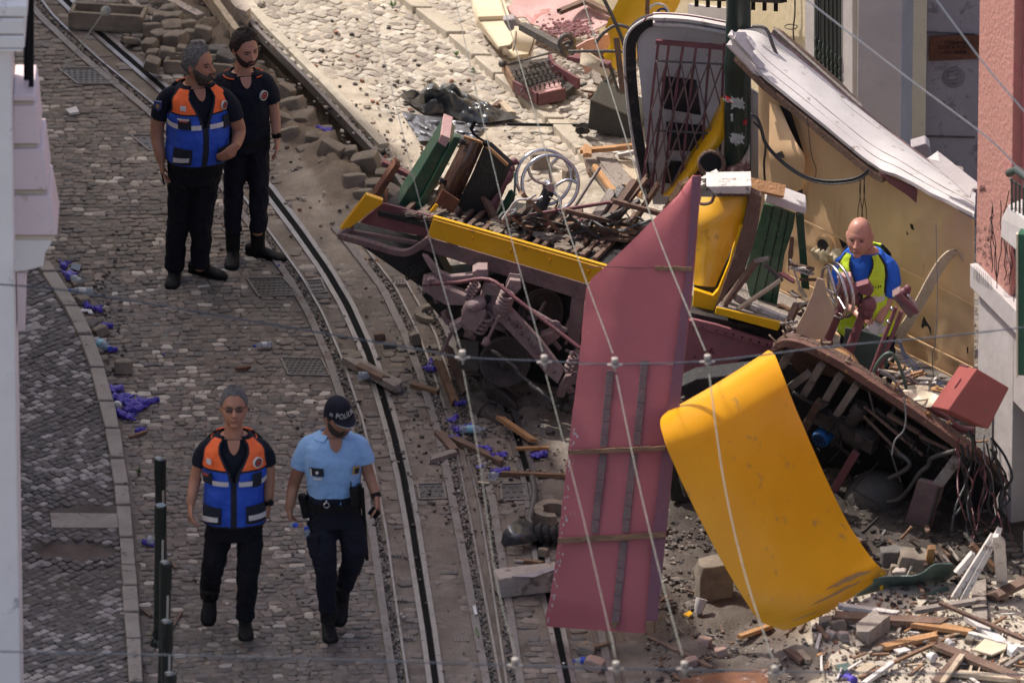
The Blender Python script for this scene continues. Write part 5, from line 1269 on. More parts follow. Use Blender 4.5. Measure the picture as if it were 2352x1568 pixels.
# yellow curved strip by the pole, peeling plate, ring
ty = thing('yellow_apron', 'curling yellow metal apron wrapped against the foot of the green pole', 'body panel', tuple(V(1620, 640, .3)))
L_ = [V(*ZC(x, y), .45) for x, y in ((288, 655), (262, 740), (190, 880), (90, 1030), (0, 1180), (-60, 1270), (-120, 1340))]
R_ = [V(*ZC(x, y), .3) for x, y in ((296, 690), (300, 830), (292, 960), (200, 1060), (110, 1170), (20, 1250), (-60, 1330))]
mb = sheet(L_, R_, 8, .008, .06, 5, crease=.02); mb.build('sheet', 'yellow', ty, smooth=60)
mb = MB(); mb.tube(smooth_path(L_, 5), .006, 6); mb.build('rim', 'steel_dark', ty, smooth=60)
mb = sheet([V(*ZC(x, y), .2) for x, y in ((478, 950), (420, 1030), (350, 1090), (280, 1150))], [V(*ZC(x, y), .05) for x, y in ((478, 1250), (430, 1250), (360, 1250), (280, 1200))], 8, .008, .05, 5, crease=.02)
mb.build('peeling_plate', 'peel' if 'peel' in MATS else 'rust', label='peeling maroon and white plate to the right of the pole foot', cat='metal plate', smooth=60)
tz = thing('porthole', 'dark round porthole frame at the foot of the green pole', 'porthole', tuple(V(*ZC(215, 1120), .1)))
c = V(*ZC(218, 1120), .12); mb = MB(); mb.ring(c, (-.2, -1, .2), .085, .018, 28, 8); mb.build('ring', 'wood_brown', tz, smooth=60)
mb = MB(); mb.lathe(c+Vector((0, .03, 0)), c+Vector((0, .0, 0)), [(0, .085), (1, .085)], 20); mb.build('glass', 'glass_dark', tz)
for k, (a, b, w_, m_, lb) in enumerate((((150, 1230), (260, 1170), .04, 'white_wood', 'short white board below the round porthole'), ((150, 1260), (270, 1205), .05, 'white_wood', 'second broader white board under the round porthole'), ((-20, 1400), (40, 1240), .03, 'wood_brown', 'brown stake leaning left of the pink sheet tip'))):
 plank(V(*ZC(*a), -.3), V(*ZC(*b), -.25), w_, .02, m_, lb, seed=60+k, cat='board')
# ---- pink sheet ----
PP = Plane(V(1255, 1430, -4.86), V(1500, 1452, -4.96), V(1605, 410, -4.05))
tq = thing('pink_sheet', 'tall dusty pink metal sheet with brown battens leaning upright in the middle', 'metal sheet', tuple(V(1380, 1440, -4.9)))
Lt = [(403, 1590), (450, 1555), (520, 1485), (580, 1425), (622, 1378), (640, 1358), (665, 1345), (800, 1333), (1000, 1309), (1240, 1282), (1380, 1262), (1415, 1252), (1436, 1256)]
Rt = [(403, 1611), (620, 1595), (830, 1572), (1040, 1548), (1215, 1531), (1350, 1517), (1415, 1508), (1452, 1480)]
rows = []
N_ = 44
for j in range(N_+1):
 t_ = j/N_; vl = lerp(403, 1438, t_); vr = lerp(403, 1454, t_); row = []
 for i in range(9):
  s_ = i/8; v = lerp(vl, vr, s_); u = lerp(pwl(Lt, vl)+2.2*noise.noise(Vector((vl*.03, 1, 0)))+1.5*noise.noise(Vector((vl*.13, 5, 0))), pwl(Rt, vr)+1.5*noise.noise(Vector((vr*.05, 9, 0))), s_)
  row.append(PP.at(u, v, .02*math.sin(math.pi*s_)+.028*noise.noise(Vector((u*.010, v*.006, 2)))+.006*noise.noise(Vector((u*.04, v*.03, 7)))-(.05*sstep(1380, 1440, v)*(1-s_))+(.10*sstep(640, 560, v)*(1-s_)*0)))
 rows.append(row)
mb = MB(); mb.grid(rows, .006, vec=-PP.n); mb.build('sheet', 'pink_sheet', tq, smooth=60)
def bat(a, b, w_, h_, nm='batten', m='wood_brown', o=.03, seed=0):
 mb = MB(); n = 6; r = random.Random(seed)
 for k in range(n):
  p_, q_ = [PP.at(lerp(a[0], b[0], t), lerp(a[1], b[1], t)+r.uniform(-1, 1)*(1.2 if w_ < .06 else .4), o) for t in (k/n, (k+1)/n)]
  mb.bar(p_, q_, w_, h_, up=PP.n)
 return mb.build(nm, m, tq, bevel=.002)
bat((1402, 849), (1386, 1026), .05, .014, m='batten_maroon' if 'batten_maroon' in MATS else 'maroon_dusty'); bat((1481, 827), (1463, 1021), .05, .014, m='maroon_dusty')
bat((1386, 1041), (1365, 1223), .05, .014, m='maroon_dusty'); bat((1456, 1041), (1436, 1221), .05, .014, m='maroon_dusty'); bat((1433, 1240), (1413, 1432), .05, .014, m='maroon_dusty')
bat((1305, 1039), (1530, 1028), .03, .035, 'cross_batten', 'wood', .045, 3); bat((1281, 1242), (1529, 1227), .035, .035, 'cross_batten', 'wood', .045, 4)
bat((1505, 615), (1592, 618), .03, .03, 'cross_batten', 'wood', .03, 5)
bat((1350, 612), (1590, 616), .006, .006, 'seam', 'maroon_dark', .028); bat((1330, 836), (1572, 836), .006, .006, 'seam', 'pink_faded', .028)
mb = MB(); mb.slab([PP.at(u, v, .032) for u, v in ((1590, 405), (1611, 403), (1572, 830), (1531, 1215), (1510, 1425), (1484, 1425), (1500, 1215), (1547, 830), (1575, 630))], PP.n*.006); mb.build('edge_strip', 'purple_strip' if 'purple_strip' in MATS else 'maroon', tq, bevel=.002)
mb = MB(); mb.slab([PP.at(u, v, -.01) for u, v in ((1483, 1422), (1506, 1424), (1504, 1452), (1488, 1455))], PP.n*.06); mb.build('foot_block', 'wood', tq, bevel=.003)
mb = MB(); mb.slab([PP.at(u, v, .03) for u, v in ((1402, 1428), (1420, 1428), (1412, 1445), (1408, 1440))], PP.n*.02); mb.build('splintered_end', 'wood', tq)
mb = MB(); r = random.Random(31)
for k in range(60):
 v = r.uniform(980, 1430); u = pwl(Lt, v)+abs(r.gauss(0, 7))+3; s_ = r.uniform(1.2, 4)
 mb.slab([PP.at(u+s_*math.cos(a)*r.uniform(.4, 1), v+s_*1.6*math.sin(a)*r.uniform(.4, 1), .034) for a in (0, 1.2, 2.4, 3.6, 4.9)], PP.n*.001)
mb.build('chipped_paint', 'wall_pale', tq, kind='stuff')
# ---- big yellow sheet ----
Ls = [(1535, 945, -4.55), (1516, 968, -4.78), (1526, 1010, -4.95), (1545, 1060, -5.0), (1600, 1178, -5.02), (1660, 1290, -5.0), (1712, 1380, -5.03), (1745, 1425, -5.0), (1800, 1448, -4.96)]
Rs = [(1765, 806, -3.55), (1780, 818, -3.75), (1803, 875, -3.95), (1826, 935, -4.0), (1884, 1070, -4.05), (1940, 1190, -4.1), (1990, 1268, -4.2), (2016, 1298, -4.25), (2040, 1312, -4.15)]
L_, R_ = [V(*q) for q in Ls], [V(*q) for q in Rs]
ty2 = thing('yellow_sheet', 'large curved yellow metal sheet lying against the upturned underside', 'metal sheet', tuple(V(1800, 1450, -4.95)))
mb = MB(); L2, R2 = smooth_path(L_, 7), smooth_path(R_, 7); rows = []
for j, (a, b) in enumerate(zip(L2, R2)):
 t_ = j/(len(L2)-1); row = []
 for i in range(25):
  s_ = i/24; p = a.lerp(b, s_)
  p += Vector((-.35, -1, 0))*.16*math.sin(math.pi*s_)*(.35+.65*sstep(.05, .5, t_))
  if t_ > .85: p += Vector((0, 0, -1))*.10*math.sin(math.pi*s_)*sstep(.85, 1, t_)*0
  p += Vector((-.3, -1, .3))*(.022*noise.noise(p*2.3)+.007*noise.noise(p*7)+.002*noise.noise(p*25))
  row.append(p)
 rows.append(row)
mb.grid(rows, .006); mb.build('sheet', 'yellow_dirty', ty2, smooth=60)
def ysc(j0, i0, j1, i1, w_, nm, m_):
 A = []; B = []
 for k in range(13):
  j = lerp(j0, j1, k/12); i = lerp(i0, i1, k/12); a = rows[int(j)][int(i)].lerp(rows[min(len(rows)-1, int(j)+1)][int(i)], j-int(j)).lerp(rows[int(j)][min(24, int(i)+1)], (i-int(i))*.999)
  n_ = Vector((-.55, -.8, .2))*.004; A.append(a+n_); B.append(a+n_+Vector((.2, 0, 1))*w_*math.sin(math.pi*k/12))
 mb = MB(); mb.grid([A, B], .0005, vec=(-.5, -.8, 0)); mb.build(nm, m_, ty2)
r = random.Random(14)
for k in range(16):
 j, i = r.uniform(12, 44), r.uniform(3, 20); ysc(j, i, j+r.uniform(-7, 5), min(23.5, max(.5, i+r.uniform(-1, 8))), r.uniform(.0015, .004), 'scratch', r.choice(['yellow_lit', 'scratch_brown', 'scratch_brown']))
for j0, i0, j1, i1, w_ in ((50, 10, 53, 23, .035), (47, 15, 51, 23.5, .05), (53, 2, 54, 14, .02), (30, 2, 41, 16, .006), (33, 14, 45, 20, .006)): ysc(j0, i0, j1, i1, w_, 'scuff', 'scuff_tan')
mb = MB(); mb.slab([V(2008, 1303, -4.27), V(2042, 1308, -4.17), V(2030, 1325, -4.19), V(2016, 1330, -4.25)], (0, .01, 0)); mb.build('torn_corner', 'wood_pale', ty2)
mb = MB(); mb.slab([V(2020, 1315, -4.28), V(2029, 1316, -4.28), V(2028, 1362, -4.3), V(2021, 1362, -4.3)], (0, .006, 0)); mb.build('torn_tab', 'yellow', ty2)
# ---- green cabinet on the deck ----
tgc = thing('control_cabinet', 'green and dark brown drive cabinet tipped over on the chassis', 'cabinet', tuple(V(985, 640, -.2)))
D = lambda x, y, dy=0: V(*ZB(x, y), -.35+dy)
mb = MB(); mb.slab([D(385, 1425), D(540, 1180), D(640, 1010), D(690, 925), D(768, 1000), D(700, 1080), D(640, 1190), D(560, 1340), D(500, 1450), D(440, 1460)], (0.02, .35, 0)); mb.build('green_side', 'green_paint', tgc, bevel=.006)
mb = MB(); mb.slab([D(690, 920, -.02), D(752, 945, -.02), D(725, 1008, -.02), D(672, 975, -.02)], (0.02, .37, 0)); mb.build('pale_top', 'pink_faded', tgc, bevel=.003)
mb = MB(); mb.slab([D(780, 935, -.05), D(830, 945, -.05), D(680, 1230, -.05), D(600, 1360, -.05), D(580, 1470, -.05), D(480, 1460, -.05), D(560, 1350, -.05), D(640, 1200, -.05)], (0.0, .06, 0)); mb.build('green_door_frame', 'green_paint', tgc, bevel=.005)
mb = sheet([D(650, 1330, -.06), D(760, 1120, -.10), D(850, 940, -.05)], [D(800, 1400, -.06), D(900, 1180, -.10), D(985, 985, -.05)], 10, .01, .09, 8); mb.build('gloss_front', 'brown_gloss', tgc, smooth=60)
mb = MB(); mb.slab([D(795, 1400, -.03), D(905, 1180, -.03), D(985, 985, -.03), D(1140, 1128, -.03), D(1040, 1330, -.03), D(930, 1510, -.03)], (0.05, .05, 0)); mb.build('black_end', 'cabinet_side', tgc, bevel=.006)
mb = MB(); mb.bar(D(845, 935, -.06), D(985, 982, -.08), .02, .02); mb.bar(D(985, 982, -.06), D(1145, 1128, -.06), .03, .02); mb.build('wooden_edge', 'wood_orange', tgc, bevel=.003)
for x, y in ((840, 970), (700, 1235)): mb = MB(); mb.ball(D(x, y, -.12), (.03, .02, .015), 8, rot=Matrix.Rotation(.9, 3, 'Y')); mb.tube([D(x-20, y+25, -.12), D(x, y, -.13), D(x+25, y-5, -.12)], .007, 6); mb.build('hinge', 'soot', tgc, smooth=50)
mb = MB(); mb.tube(smooth_path([D(930, 820, -.1), D(905, 870, -.1), D(915, 910, -.1), D(960, 960, -.1), D(1010, 1000, -.1)]), [.012]*24+[.012], 8) if False else mb.tube([D(925, 825, -.1), D(895, 885, -.1)], .015, 8); mb.tube(smooth_path([D(895, 885, -.1), D(930, 930, -.1), D(1000, 975, -.1)]), .009, 6); mb.ball(D(1000, 980, -.1), .025, 8); mb.build('lever', 'iron_black', tgc, smooth=50)
mb = MB(); mb.slab([D(700, 1295, -.25), D(820, 1375, -.25), D(770, 1460, -.25), D(655, 1385, -.25)], (0, .02, 0)); mb.build('rusty_plate', 'rust', label='small rusty plate leaning in front of the tipped cabinet', cat='metal plate', bevel=.004)
mb = MB(); mb.slab([D(600, 1465, -.22), D(655, 1395, -.22), D(672, 1408, -.22), D(630, 1480, -.22)], (0, .02, 0)); mb.build('yellow_bracket', 'yellow', label='small yellow bracket below the rusty plate', cat='bracket', bevel=.002)
# control stand (maroon) and chrome wheel
tcw = thing('chrome_handwheel', 'shiny chrome handwheel pair with curved spokes standing on the chassis', 'handwheel', tuple(V(1263, 480, -.2)))
c = V(*ZB(1437, 1255), -.25); ax = Vector((.12, -.92, .36)).normalized(); e = Vector((1, .13, 0)).normalized(); e = (e-ax*e.dot(ax)).normalized(); f_ = ax.cross(e)
mb = MB(); mb.ring(c, ax, .195, .013, 48, 10); mb.build('rim', 'chrome', tcw, smooth=60)
mb = MB(); mb.ring(c+Vector((-.045, .06, .02)), ax, .190, .012, 48, 10); mb.build('rim', 'chrome', tcw, smooth=60)
for k in range(5):
 a_ = 1.2+k*1.257; h_ = c+Vector((-.0, .02, -.04)); pts = []
 for j in range(7):
  t_ = j/6; rr_ = .19*t_; b_ = a_+.55*math.sin(t_*math.pi)*.6
  pts.append(h_.lerp(c, t_)+(e*math.cos(b_)+f_*math.sin(b_))*rr_)
 mb = MB(); mb.tube(smooth_path(pts, 3), .0105, 8); mb.build('spoke', 'chrome', tcw, smooth=60)
mb = MB(); mb.lathe(c+Vector((0, .05, -.04))+ax*-.04, c+Vector((0, .02, -.04))+ax*.03, [(0, .05), (.6, .05), (1, .03)], 20); mb.build('hub', 'chrome', tcw, smooth=40)
mb = MB(); mb.lathe(c+Vector((.0, .04, -.05)), D(1300, 1568, -.05), [(0, .045), (.3, .04), (1, .05)], 14); mb.build('shaft', 'soot', tcw, smooth=40)
tms = thing('brake_stand', 'maroon brake stand with a knobbed head between cabinet and chrome wheel', 'brake stand', tuple(D(1060, 1480)))
mb = MB(); mb.lathe(D(1180, 1130, .1), D(1020, 1440, .0), [(0, .02), (.06, .035), (.12, .03), (.2, .045), (.3, .045), (.4, .03), (.8, .04), (1, .05)], 14); mb.build('column', 'maroon', tms, smooth=40)
mb = MB(); mb.ball(D(1190, 1105, .1), .028); mb.tube([D(1150, 1125, .1), D(1225, 1110, .1)], .014, 8); mb.build('head', 'maroon', tms, smooth=50)
mb = MB(); mb.tube(smooth_path([D(1195, 1180, .05), D(1195, 1290, .0), D(1180, 1400, 0)]), .008, 6); mb.build('green_hose', 'cable_green', tms, smooth=50)
plank(D(1185, 1300, -.05), D(1090, 1490, -.1), .05, .03, 'green_paint', 'narrow green batten right of the maroon brake stand', seed=70)
plank(D(1000, 1370, -.1), D(1060, 1500, -.15), .05, .03, 'wood_brown', 'brown stub plank at the foot of the tipped cabinet', seed=71)
plank(D(245, 1330, .0), D(390, 1110, .1), .05, .05, 'rust', 'rusty upright bracket rising behind the yellow buffer corner', name='bracket', seed=72, cat='bracket')
plank(D(320, 1300, .1), D(310, 1380, .0), .02, .02, 'rust', 'short rusty stay beside the upright bracket', name='stay', seed=73, cat='stay')
plank(D(285, 1105, .6), D(510, 1215, .6), .06, .03, 'maroon', 'maroon bar lying behind the tipped green cabinet', name='bar', seed=74, cat='bar', split=False)
# timbers on deck
W_ = lambda x, y, dy=0: V(*ZB(x, y), -.9+dy)
for k, (a, b, w_, h_, m_, lb) in enumerate((
 ((1240, 1320), (1590, 1680), .045, .03, 'wood', 'long brown lath slanting across the deck below the chrome wheel'),
 ((1800, 1560), (2030, 1225), .06, .045, 'wood_brown', 'left side rail of the broken window frame on the deck'),
 ((2170, 1568), (2352, 1250), .06, .05, 'wood', 'brown rail leaning against the pink sheet tip'),
 ((1860, 1370), (2330, 1500), .05, .03, 'wood_brown', 'upper cross bar of the broken window frame'),
 ((1800, 1600), (2130, 1690), .05, .03, 'wood_brown', 'lower cross bar of the broken window frame'),
 ((1840, 1500), (2230, 1610), .045, .03, 'wood_brown', 'middle cross bar of the broken window frame'),
 ((1540, 1440), (1830, 1510), .045, .03, 'wood_brown', 'dark board between chrome wheel and window frame'),
 ((1300, 1470), (1860, 1380), .02, .02, 'maroon', 'thin maroon rail running right from the chrome wheel'),
 ((1010, 1530), (1290, 1485), .02, .02, 'wood_brown', 'thin dark bar lying behind the yellow skirt'),
 ((1690, 1740), (1870, 1600), .05, .04, 'wood_brown', 'short brown post end beside the top of the skirt'),
 ((1660, 1780), (1740, 1640), .03, .03, 'maroon', 'maroon edge rail near the right end of the skirt'),
 ((1700, 1750), (2010, 1810), .06, .04, 'wood', 'wide brown cross member just above the pink sheet shoulder'))):
 plank(W_(*a, .15*(k % 3)), W_(*b, .15*((k+1) % 3)), w_, h_, m_, lb, seed=80+k, cat='timber', name='timber')
r = random.Random(9)
for k in range(44):
 x, y = r.uniform(960, 2000), r.uniform(1430, 1650); y += (x-960)*.10
 a = r.choice((.28, .28, .1, -1.0, -.9, .6, r.uniform(-1.5, 1.5))); L = r.uniform(160, 560)
 if 1150 < x+L*math.cos(a) < 1700 and y+L*math.sin(a) < 1400: a = .25
 mm = r.choice(['wood_brown', 'wood_brown', 'maroon_dusty', 'wood_grey', 'wood_grey', 'wood', 'steel_dark', 'maroon'])
 plank(W_(x, y, r.uniform(0, .7)), W_(x+L*math.cos(a), y+L*math.sin(a), r.uniform(0, .7)), r.uniform(.022, .075), r.uniform(.015, .035), mm, desc(mm, L/900, 'slat on the deck '+('behind the skirt\'s left end', 'behind the skirt\'s middle', 'beside the pink sheet top')[int((x-960)/347)]), 'broken slats on the deck', seed=100+k, name='timber_scrap', cat='slat')
tdk = thing('deck_wires', 'tangle of wires and conduits strewn over the chassis deck', 'cables', tuple(W_(1500, 1560)))
for k in range(22):
 x, y = r.uniform(1000, 1900), r.uniform(1440, 1620); p = [(x, y)]
 for j in range(4): x += r.uniform(-60, 90); y += r.uniform(-40, 50); p.append((x, y))
 mb = MB(); mb.tube(smooth_path([W_(a, b, -.05+r.uniform(0, .3)) for a, b in p], 4), r.choice((.004, .006, .010)), 6); mb.build('wire', r.choice(['cable_black', 'cable_black', 'cable_grey', 'steel_dark']), tdk, smooth=60)
cable('hose', [W_(x, y, -.05) for x, y in ((1110, 1500), (1160, 1430), (1210, 1370), (1290, 1360), (1340, 1330))], .009, 'white_wood', 'pale hose curling left from the chrome wheel hub', 'hose')
# ================= people =================
def remesh(o, vox, sm=2, disp=0.0, dscale=.08):
 md = o.modifiers.new('r', 'REMESH'); md.mode = 'VOXEL'; md.voxel_size = vox; md.use_smooth_shade = True
 if sm: m2 = o.modifiers.new('s', 'SMOOTH'); m2.iterations = sm; m2.factor = .5
 if disp:
  tx = bpy.data.textures.new('folds', 'CLOUDS'); tx.noise_scale = dscale; tx.noise_depth = 2
  m3 = o.modifiers.new('d', 'DISPLACE'); m3.texture = tx; m3.strength = disp; m3.mid_level = .5; m3.texture_coords = 'LOCAL'
class Fig:
 def __init__(s, name, label, Y, facing, skin, base_uv, group=None):
  s.Y = Y; s.f = Vector((facing[0], facing[1], 0)).normalized(); s.side = Vector((-s.f.y, s.f.x, 0))
  s.skin = skin
  s.root = thing('person', label, 'person', tuple(V(base_uv[0], base_uv[1], Y)), group)
  s.body = MB(); s.st = []
 def p(s, u, v, dy=0.0): return V(u, v, s.Y+dy)
 def torso(s, st):      # (t, u, v, dy, halfwidth, front, back)
  s.st = [(t, s.p(u, v, dy), rx, rf, rb) for t, u, v, dy, rx, rf, rb in st]
 def ts(s, t):
  S = s.st
  for a, b in zip(S, S[1:]):
   if t <= b[0]:
    k = clamp((t-a[0])/(b[0]-a[0])); k2 = k
    return a[1].lerp(b[1], k2), lerp(a[2], b[2], k2), lerp(a[3], b[3], k2), lerp(a[4], b[4], k2)
  return S[-1][1:]
 def surf(s, t, ang, o=0.0):
  a = math.radians(ang); e = .06; acc = [Vector(), 0, 0, 0]
  for dt in (-e, 0, e):
   c, rx, rf, rb = s.ts(clamp(t+dt, s.st[0][0], s.st[-1][0])); acc[0] += c/3; acc[1] += rx/3; acc[2] += rf/3; acc[3] += rb/3
  c, rx, rf, rb = acc
  sa, ca = math.sin(a), math.cos(a); q = .82
  x = math.copysign(abs(sa)**q, sa)*(rx+o); y = math.copysign(abs(ca)**q, ca)*((rf if ca > 0 else rb)+o)
  return c+s.side*x+s.f*y
 def loft(s, mb, t0, t1, o, n=16, k=28):
  vs = []; fs = []
  for i in range(n+1):
   t = lerp(t0, t1, i/n); vs += [s.surf(t, 360*j/k, o) for j in range(k)]
  fs = [(i*k+j, i*k+(j+1) % k, (i+1)*k+(j+1) % k, (i+1)*k+j) for i in range(n) for j in range(k)]
  fs += [tuple(range(k))[::-1], tuple(n*k+j for j in range(k))]
  mb.add(vs, fs)
 def patch(s, t0, t1, a0, a1, o, name, m, th=.006, n=8, par=None, shear=0.0, rnd_=0):
  rows = [[s.surf(lerp(t0, t1, i/n)+shear*(j/n-.5), lerp(a0, a1, j/n), o) for j in range(n+1)] for i in range(n+1)]
  mb = MB(); mb.grid(rows, th, vec=s.surf((t0+t1)/2, (a0+a1)/2, .1)-s.surf((t0+t1)/2, (a0+a1)/2, 0)) if False else mb.grid(rows, -th)
  # outer skin
  mb2 = MB(); c = s.surf((t0+t1)/2, (a0+a1)/2, 0); nrm = (s.surf((t0+t1)/2, (a0+a1)/2, .1)-c).normalized()
  mb2.grid(rows, th, vec=nrm); return mb2.build(name, m, par or s.root, smooth=40)
 def disc(s, t, ang, r, o, name, m, par=None, rings=()):
  c = s.surf(t, ang, o); n = (s.surf(t, ang, o+.1)-s.surf(t, ang, o)).normalized(); mb = MB()
  mb.lathe(c-n*.012, c+n*.003, [(0, r), (1, r)], 20); b = mb.build(name, m, par or s.root)
  for k, (rr_, mm) in enumerate(rings):
   mb = MB(); mb.lathe(c, c+n*(.0045+.001*k), [(0, rr_), (1, rr_)], 20 if k < 2 else 3); mb.build('emblem_ring', mm, b)
  return b
 # head: local x = left, y = forward, z = up
 def head(s, c, sc, yaw, pitch, roll=0, hair='hair_dark', beard=None, bald=False, brow='hair_dark', beard_amt=.007, hair_top=.018, ears=True, long_face=1.0):
  Rm = Matrix.Rotation(R(yaw), 3, 'Z') @ Matrix.Rotation(R(pitch), 3, 'X') @ Matrix.Rotation(R(roll), 3, 'Y')
  # yaw 0 faces the camera (-Y)
  def W(x, y, z): return c + Rm @ (Vector((x, -y, z))*sc)
  s.W = W; s.hs = sc
  def hp(th, ph, o=0.0):
   st_ = max(0, math.sin(th))**.78; x = st_*math.sin(ph); y = st_*math.cos(ph); z = math.cos(th)
   X = x*.077; Yy = y*.095; Z = z*.122
   if z < 0:
    k = -z; X *= 1-.26*k**1.8; Yy *= 1-.10*k
    if y > 0: Yy += .018*k*(1-k)*2
    if y < 0: Yy *= 1-.35*k
   if y > .2: Yy *= 1-.10*max(0, (y-.55))   # flatten the face
   Z *= long_face if z < 0 else 1
   l = math.sqrt(X*X+Yy*Yy+Z*Z)
   f = 1+o/l
   return X*f, Yy*f, Z*f
  def shell(mask, lo=-.012, n=30, k=44, nm='x', m='skin', jit=0.0):
   mb = MB(); vs = []
   for i in range(1, n):
    for j in range(k):
     th = math.pi*i/n; ph = 2*math.pi*j/k-math.pi
     o = mask(th, ph); o = lo if o is None else o
     if jit and o > 0: o += jit*noise.noise(Vector((math.sin(ph)*9, math.cos(ph)*9, th*7)))
     vs.append(W(*hp(th, ph, o)))
   vs.append(W(*hp(0.001, 0, mask(.001, 0) if mask(.001, 0) is not None else lo))); vs.append(W(*hp(math.pi-.001, 0, lo)))
   N = k; fs = [(i*N+j, (i+1)*N+j, (i+1)*N+(j+1) % N, i*N+(j+1) % N) for i in range(n-2) for j in range(N)]
   T_ = (n-1)*N; fs += [(T_, j, (j+1) % N) for j in range(N)]+[(T_+1, (n-2)*N+(j+1) % N, (n-2)*N+j) for j in range(N)]
   mb.add(vs, fs); return mb.build(nm, m, s.root, smooth=70)
  s.shell = shell; s.hp = hp
  def skull(th, ph):
   o = 0.0; a = abs(ph)
   if abs(a-.36) < .3 and 1.35 < th < 1.75: o -= .008*math.cos((a-.36)/.3*1.57)*math.cos((th-1.55)/.2*1.57 if abs(th-1.55) < .2 else 1.57)
   if a < .7 and 1.2 < th < 1.45: o += .004*math.cos((th-1.32)/.13*1.57 if abs(th-1.32) < .13 else 1.57)
   if a < .25 and th > 2.5: o += .004
   return o
  mb = MB(); n, k = 30, 44; vs = []
  for i in range(1, n):
   for j in range(k):
    th = math.pi*i/n; ph = 2*math.pi*j/k-math.pi; vs.append(W(*hp(th, ph, skull(th, ph))))
  vs.append(W(*hp(.001, 0))); vs.append(W(*hp(math.pi-.001, 0)))
  N = k; fs = [(i*N+j, (i+1)*N+j, (i+1)*N+(j+1) % N, i*N+(j+1) % N) for i in range(n-2) for j in range(N)]
  T_ = (n-1)*N; fs += [(T_, j, (j+1) % N) for j in range(N)]+[(T_+1, (n-2)*N+(j+1) % N, (n-2)*N+j) for j in range(N)]
  s.body.add(vs, fs)
  # nose, lips, ears
  s.body.tube([W(0, .082, .018), W(0, .096, -.006), W(0, .112, -.030), W(0, .098, -.040)], [.008*sc, .010*sc, .015*sc, .010*sc], 8)
  for q in (-1, 1):
   s.body.ball(W(q*.011, .096, -.035), .0095*sc, 6)
   if ears:
    s.body.ball(W(q*.079, -.004, -.002), (.009*sc, .020*sc, .031*sc), 8, rot=Rm @ Matrix.Rotation(-.25*q, 3, 'Z'))
  s.body.tube([W(-.022, .085, -.062), W(0, .093, -.060), W(.022, .085, -.062)], [.005*sc, .008*sc, .005*sc], 6)
  s.body.ball(W(0, .066, -.100), (.024*sc, .018*sc, .014*sc), 8, rot=Rm)
  mb = MB()
  for q in (-1, 1): mb.ball(W(q*.031, .079, .004), (.0135*sc, .006*sc, .0038*sc), 8, rot=Rm)
  mb.build('eyes', 'eye_dark', s.root, smooth=60)
  mb = MB()
  for q in (-1, 1): mb.tube([W(q*.013, .088, .019), W(q*.032, .086, .025), W(q*.050, .073, .020)], [.0035*sc, .0045*sc, .003*sc], 6)
  mb.build('eyebrows', brow, s.root, smooth=60)
  mb = MB(); mb.tube([W(-.021, .0895, -.064), W(0, .0985, -.062), W(.021, .0895, -.064)], [.0025*sc, .004*sc, .0025*sc], 6); mb.build('lips', 'lip', s.root, smooth=60)
  if not bald:
   def hm(th, ph):
    a = abs(ph); line = pwl([(0, .76), (.5, .80), (.85, .98), (1.15, 1.35), (1.35, 1.60), (1.75, 1.62), (1.95, 2.0), (3.15, 2.15)], a)
    if th < line-.02: return lerp(.004, hair_top, sstep(line, line-.6, th))*(1.25 if a < 1.2 and th < .8 else 1)
    return None
   shell(hm, nm='hair', m=hair, jit=.010, n=60, k=90)
  if beard:
   def bm(th, ph):
    a = abs(ph)
    up = pwl([(0, 2.22), (.2, 2.20), (.29, 1.97), (.5, 2.04), (.8, 1.9), (1.2, 1.64), (1.6, 1.5)], a)
    if a < 1.55 and up < th < 2.85: return beard_amt*sstep(up, up+.15, th)+.0035
    if a < .32 and 1.95 < th < 2.07: return .0095
    return None
   shell(bm, nm='beard', m=beard, jit=.003, n=48, k=64)
 def neck(s, r=.056):
  t = s.st[-1][1]; s.body.tube([t-Vector((0, 0, .05)), t+Vector((0, 0, .02)), s.W(0, -.018, -.05), s.W(0, -.01, -.01)], [r*1.25, r, r*.95, r*.9], 14)
 def arm(s, mb, pts, rs, n=12): mb.tube(smooth_path([s.p(*q) for q in pts], 4), [x for x in interp(rs, 4)], n)
 def hand(s, wrist, kn, palm, curl, sc=1.0, spread=.3, thumb=1, grip=False):
  # wrist, kn (knuckle centre) points; palm = palm normal direction
  w_, k_ = wrist, kn; d = (k_-w_).normalized(); pn = Vector(palm); pn = (pn-d*pn.dot(d)).normalized(); sd = d.cross(pn).normalized()
  L = .085*sc; kc = w_+d*L
  b = s.body; ring = []
  for t, wd, th in ((-.25, .026, .02), (.0, .028, .02), (.35, .036, .018), (.75, .041, .015), (1.02, .038, .012)):
   c_ = w_+d*L*t; ring.append([c_+sd*math.cos(x)*wd*sc+pn*math.sin(x)*th*sc for x in [2*math.pi*i/12 for i in range(12)]])
  vs = [v for g in ring for v in g]; fs = [(i*12+j, i*12+(j+1) % 12, (i+1)*12+(j+1) % 12, (i+1)*12+j) for i in range(4) for j in range(12)]
  fs += [tuple(range(12))[::-1], tuple(48+j for j in range(12))]; b.add(vs, fs)
  for i, (x, ln) in enumerate(((-.029, .068), (-.010, .078), (.010, .082), (.029, .074))):
   x *= thumb; p0 = kc+sd*x*sc-d*.008*sc; cc = curl+(.12*i-.1); dirv = (d+sd*x*spread*6).normalized(); pts = [p0]; a = cc*.35
   for seg in (.42, .33, .25):
    a += cc*.42; dd = (dirv*math.cos(a)+pn*math.sin(a)); pts.append(pts[-1]+dd*ln*seg*sc)
   b.tube(pts, [.0098*sc, .0092*sc, .0085*sc, .0068*sc], 8); b.ball(pts[-1], .0068*sc, 5)
  t0 = w_+d*.022*sc+sd*.026*thumb*sc; dv = (d*.75+sd*.75*thumb+pn*.25).normalized()
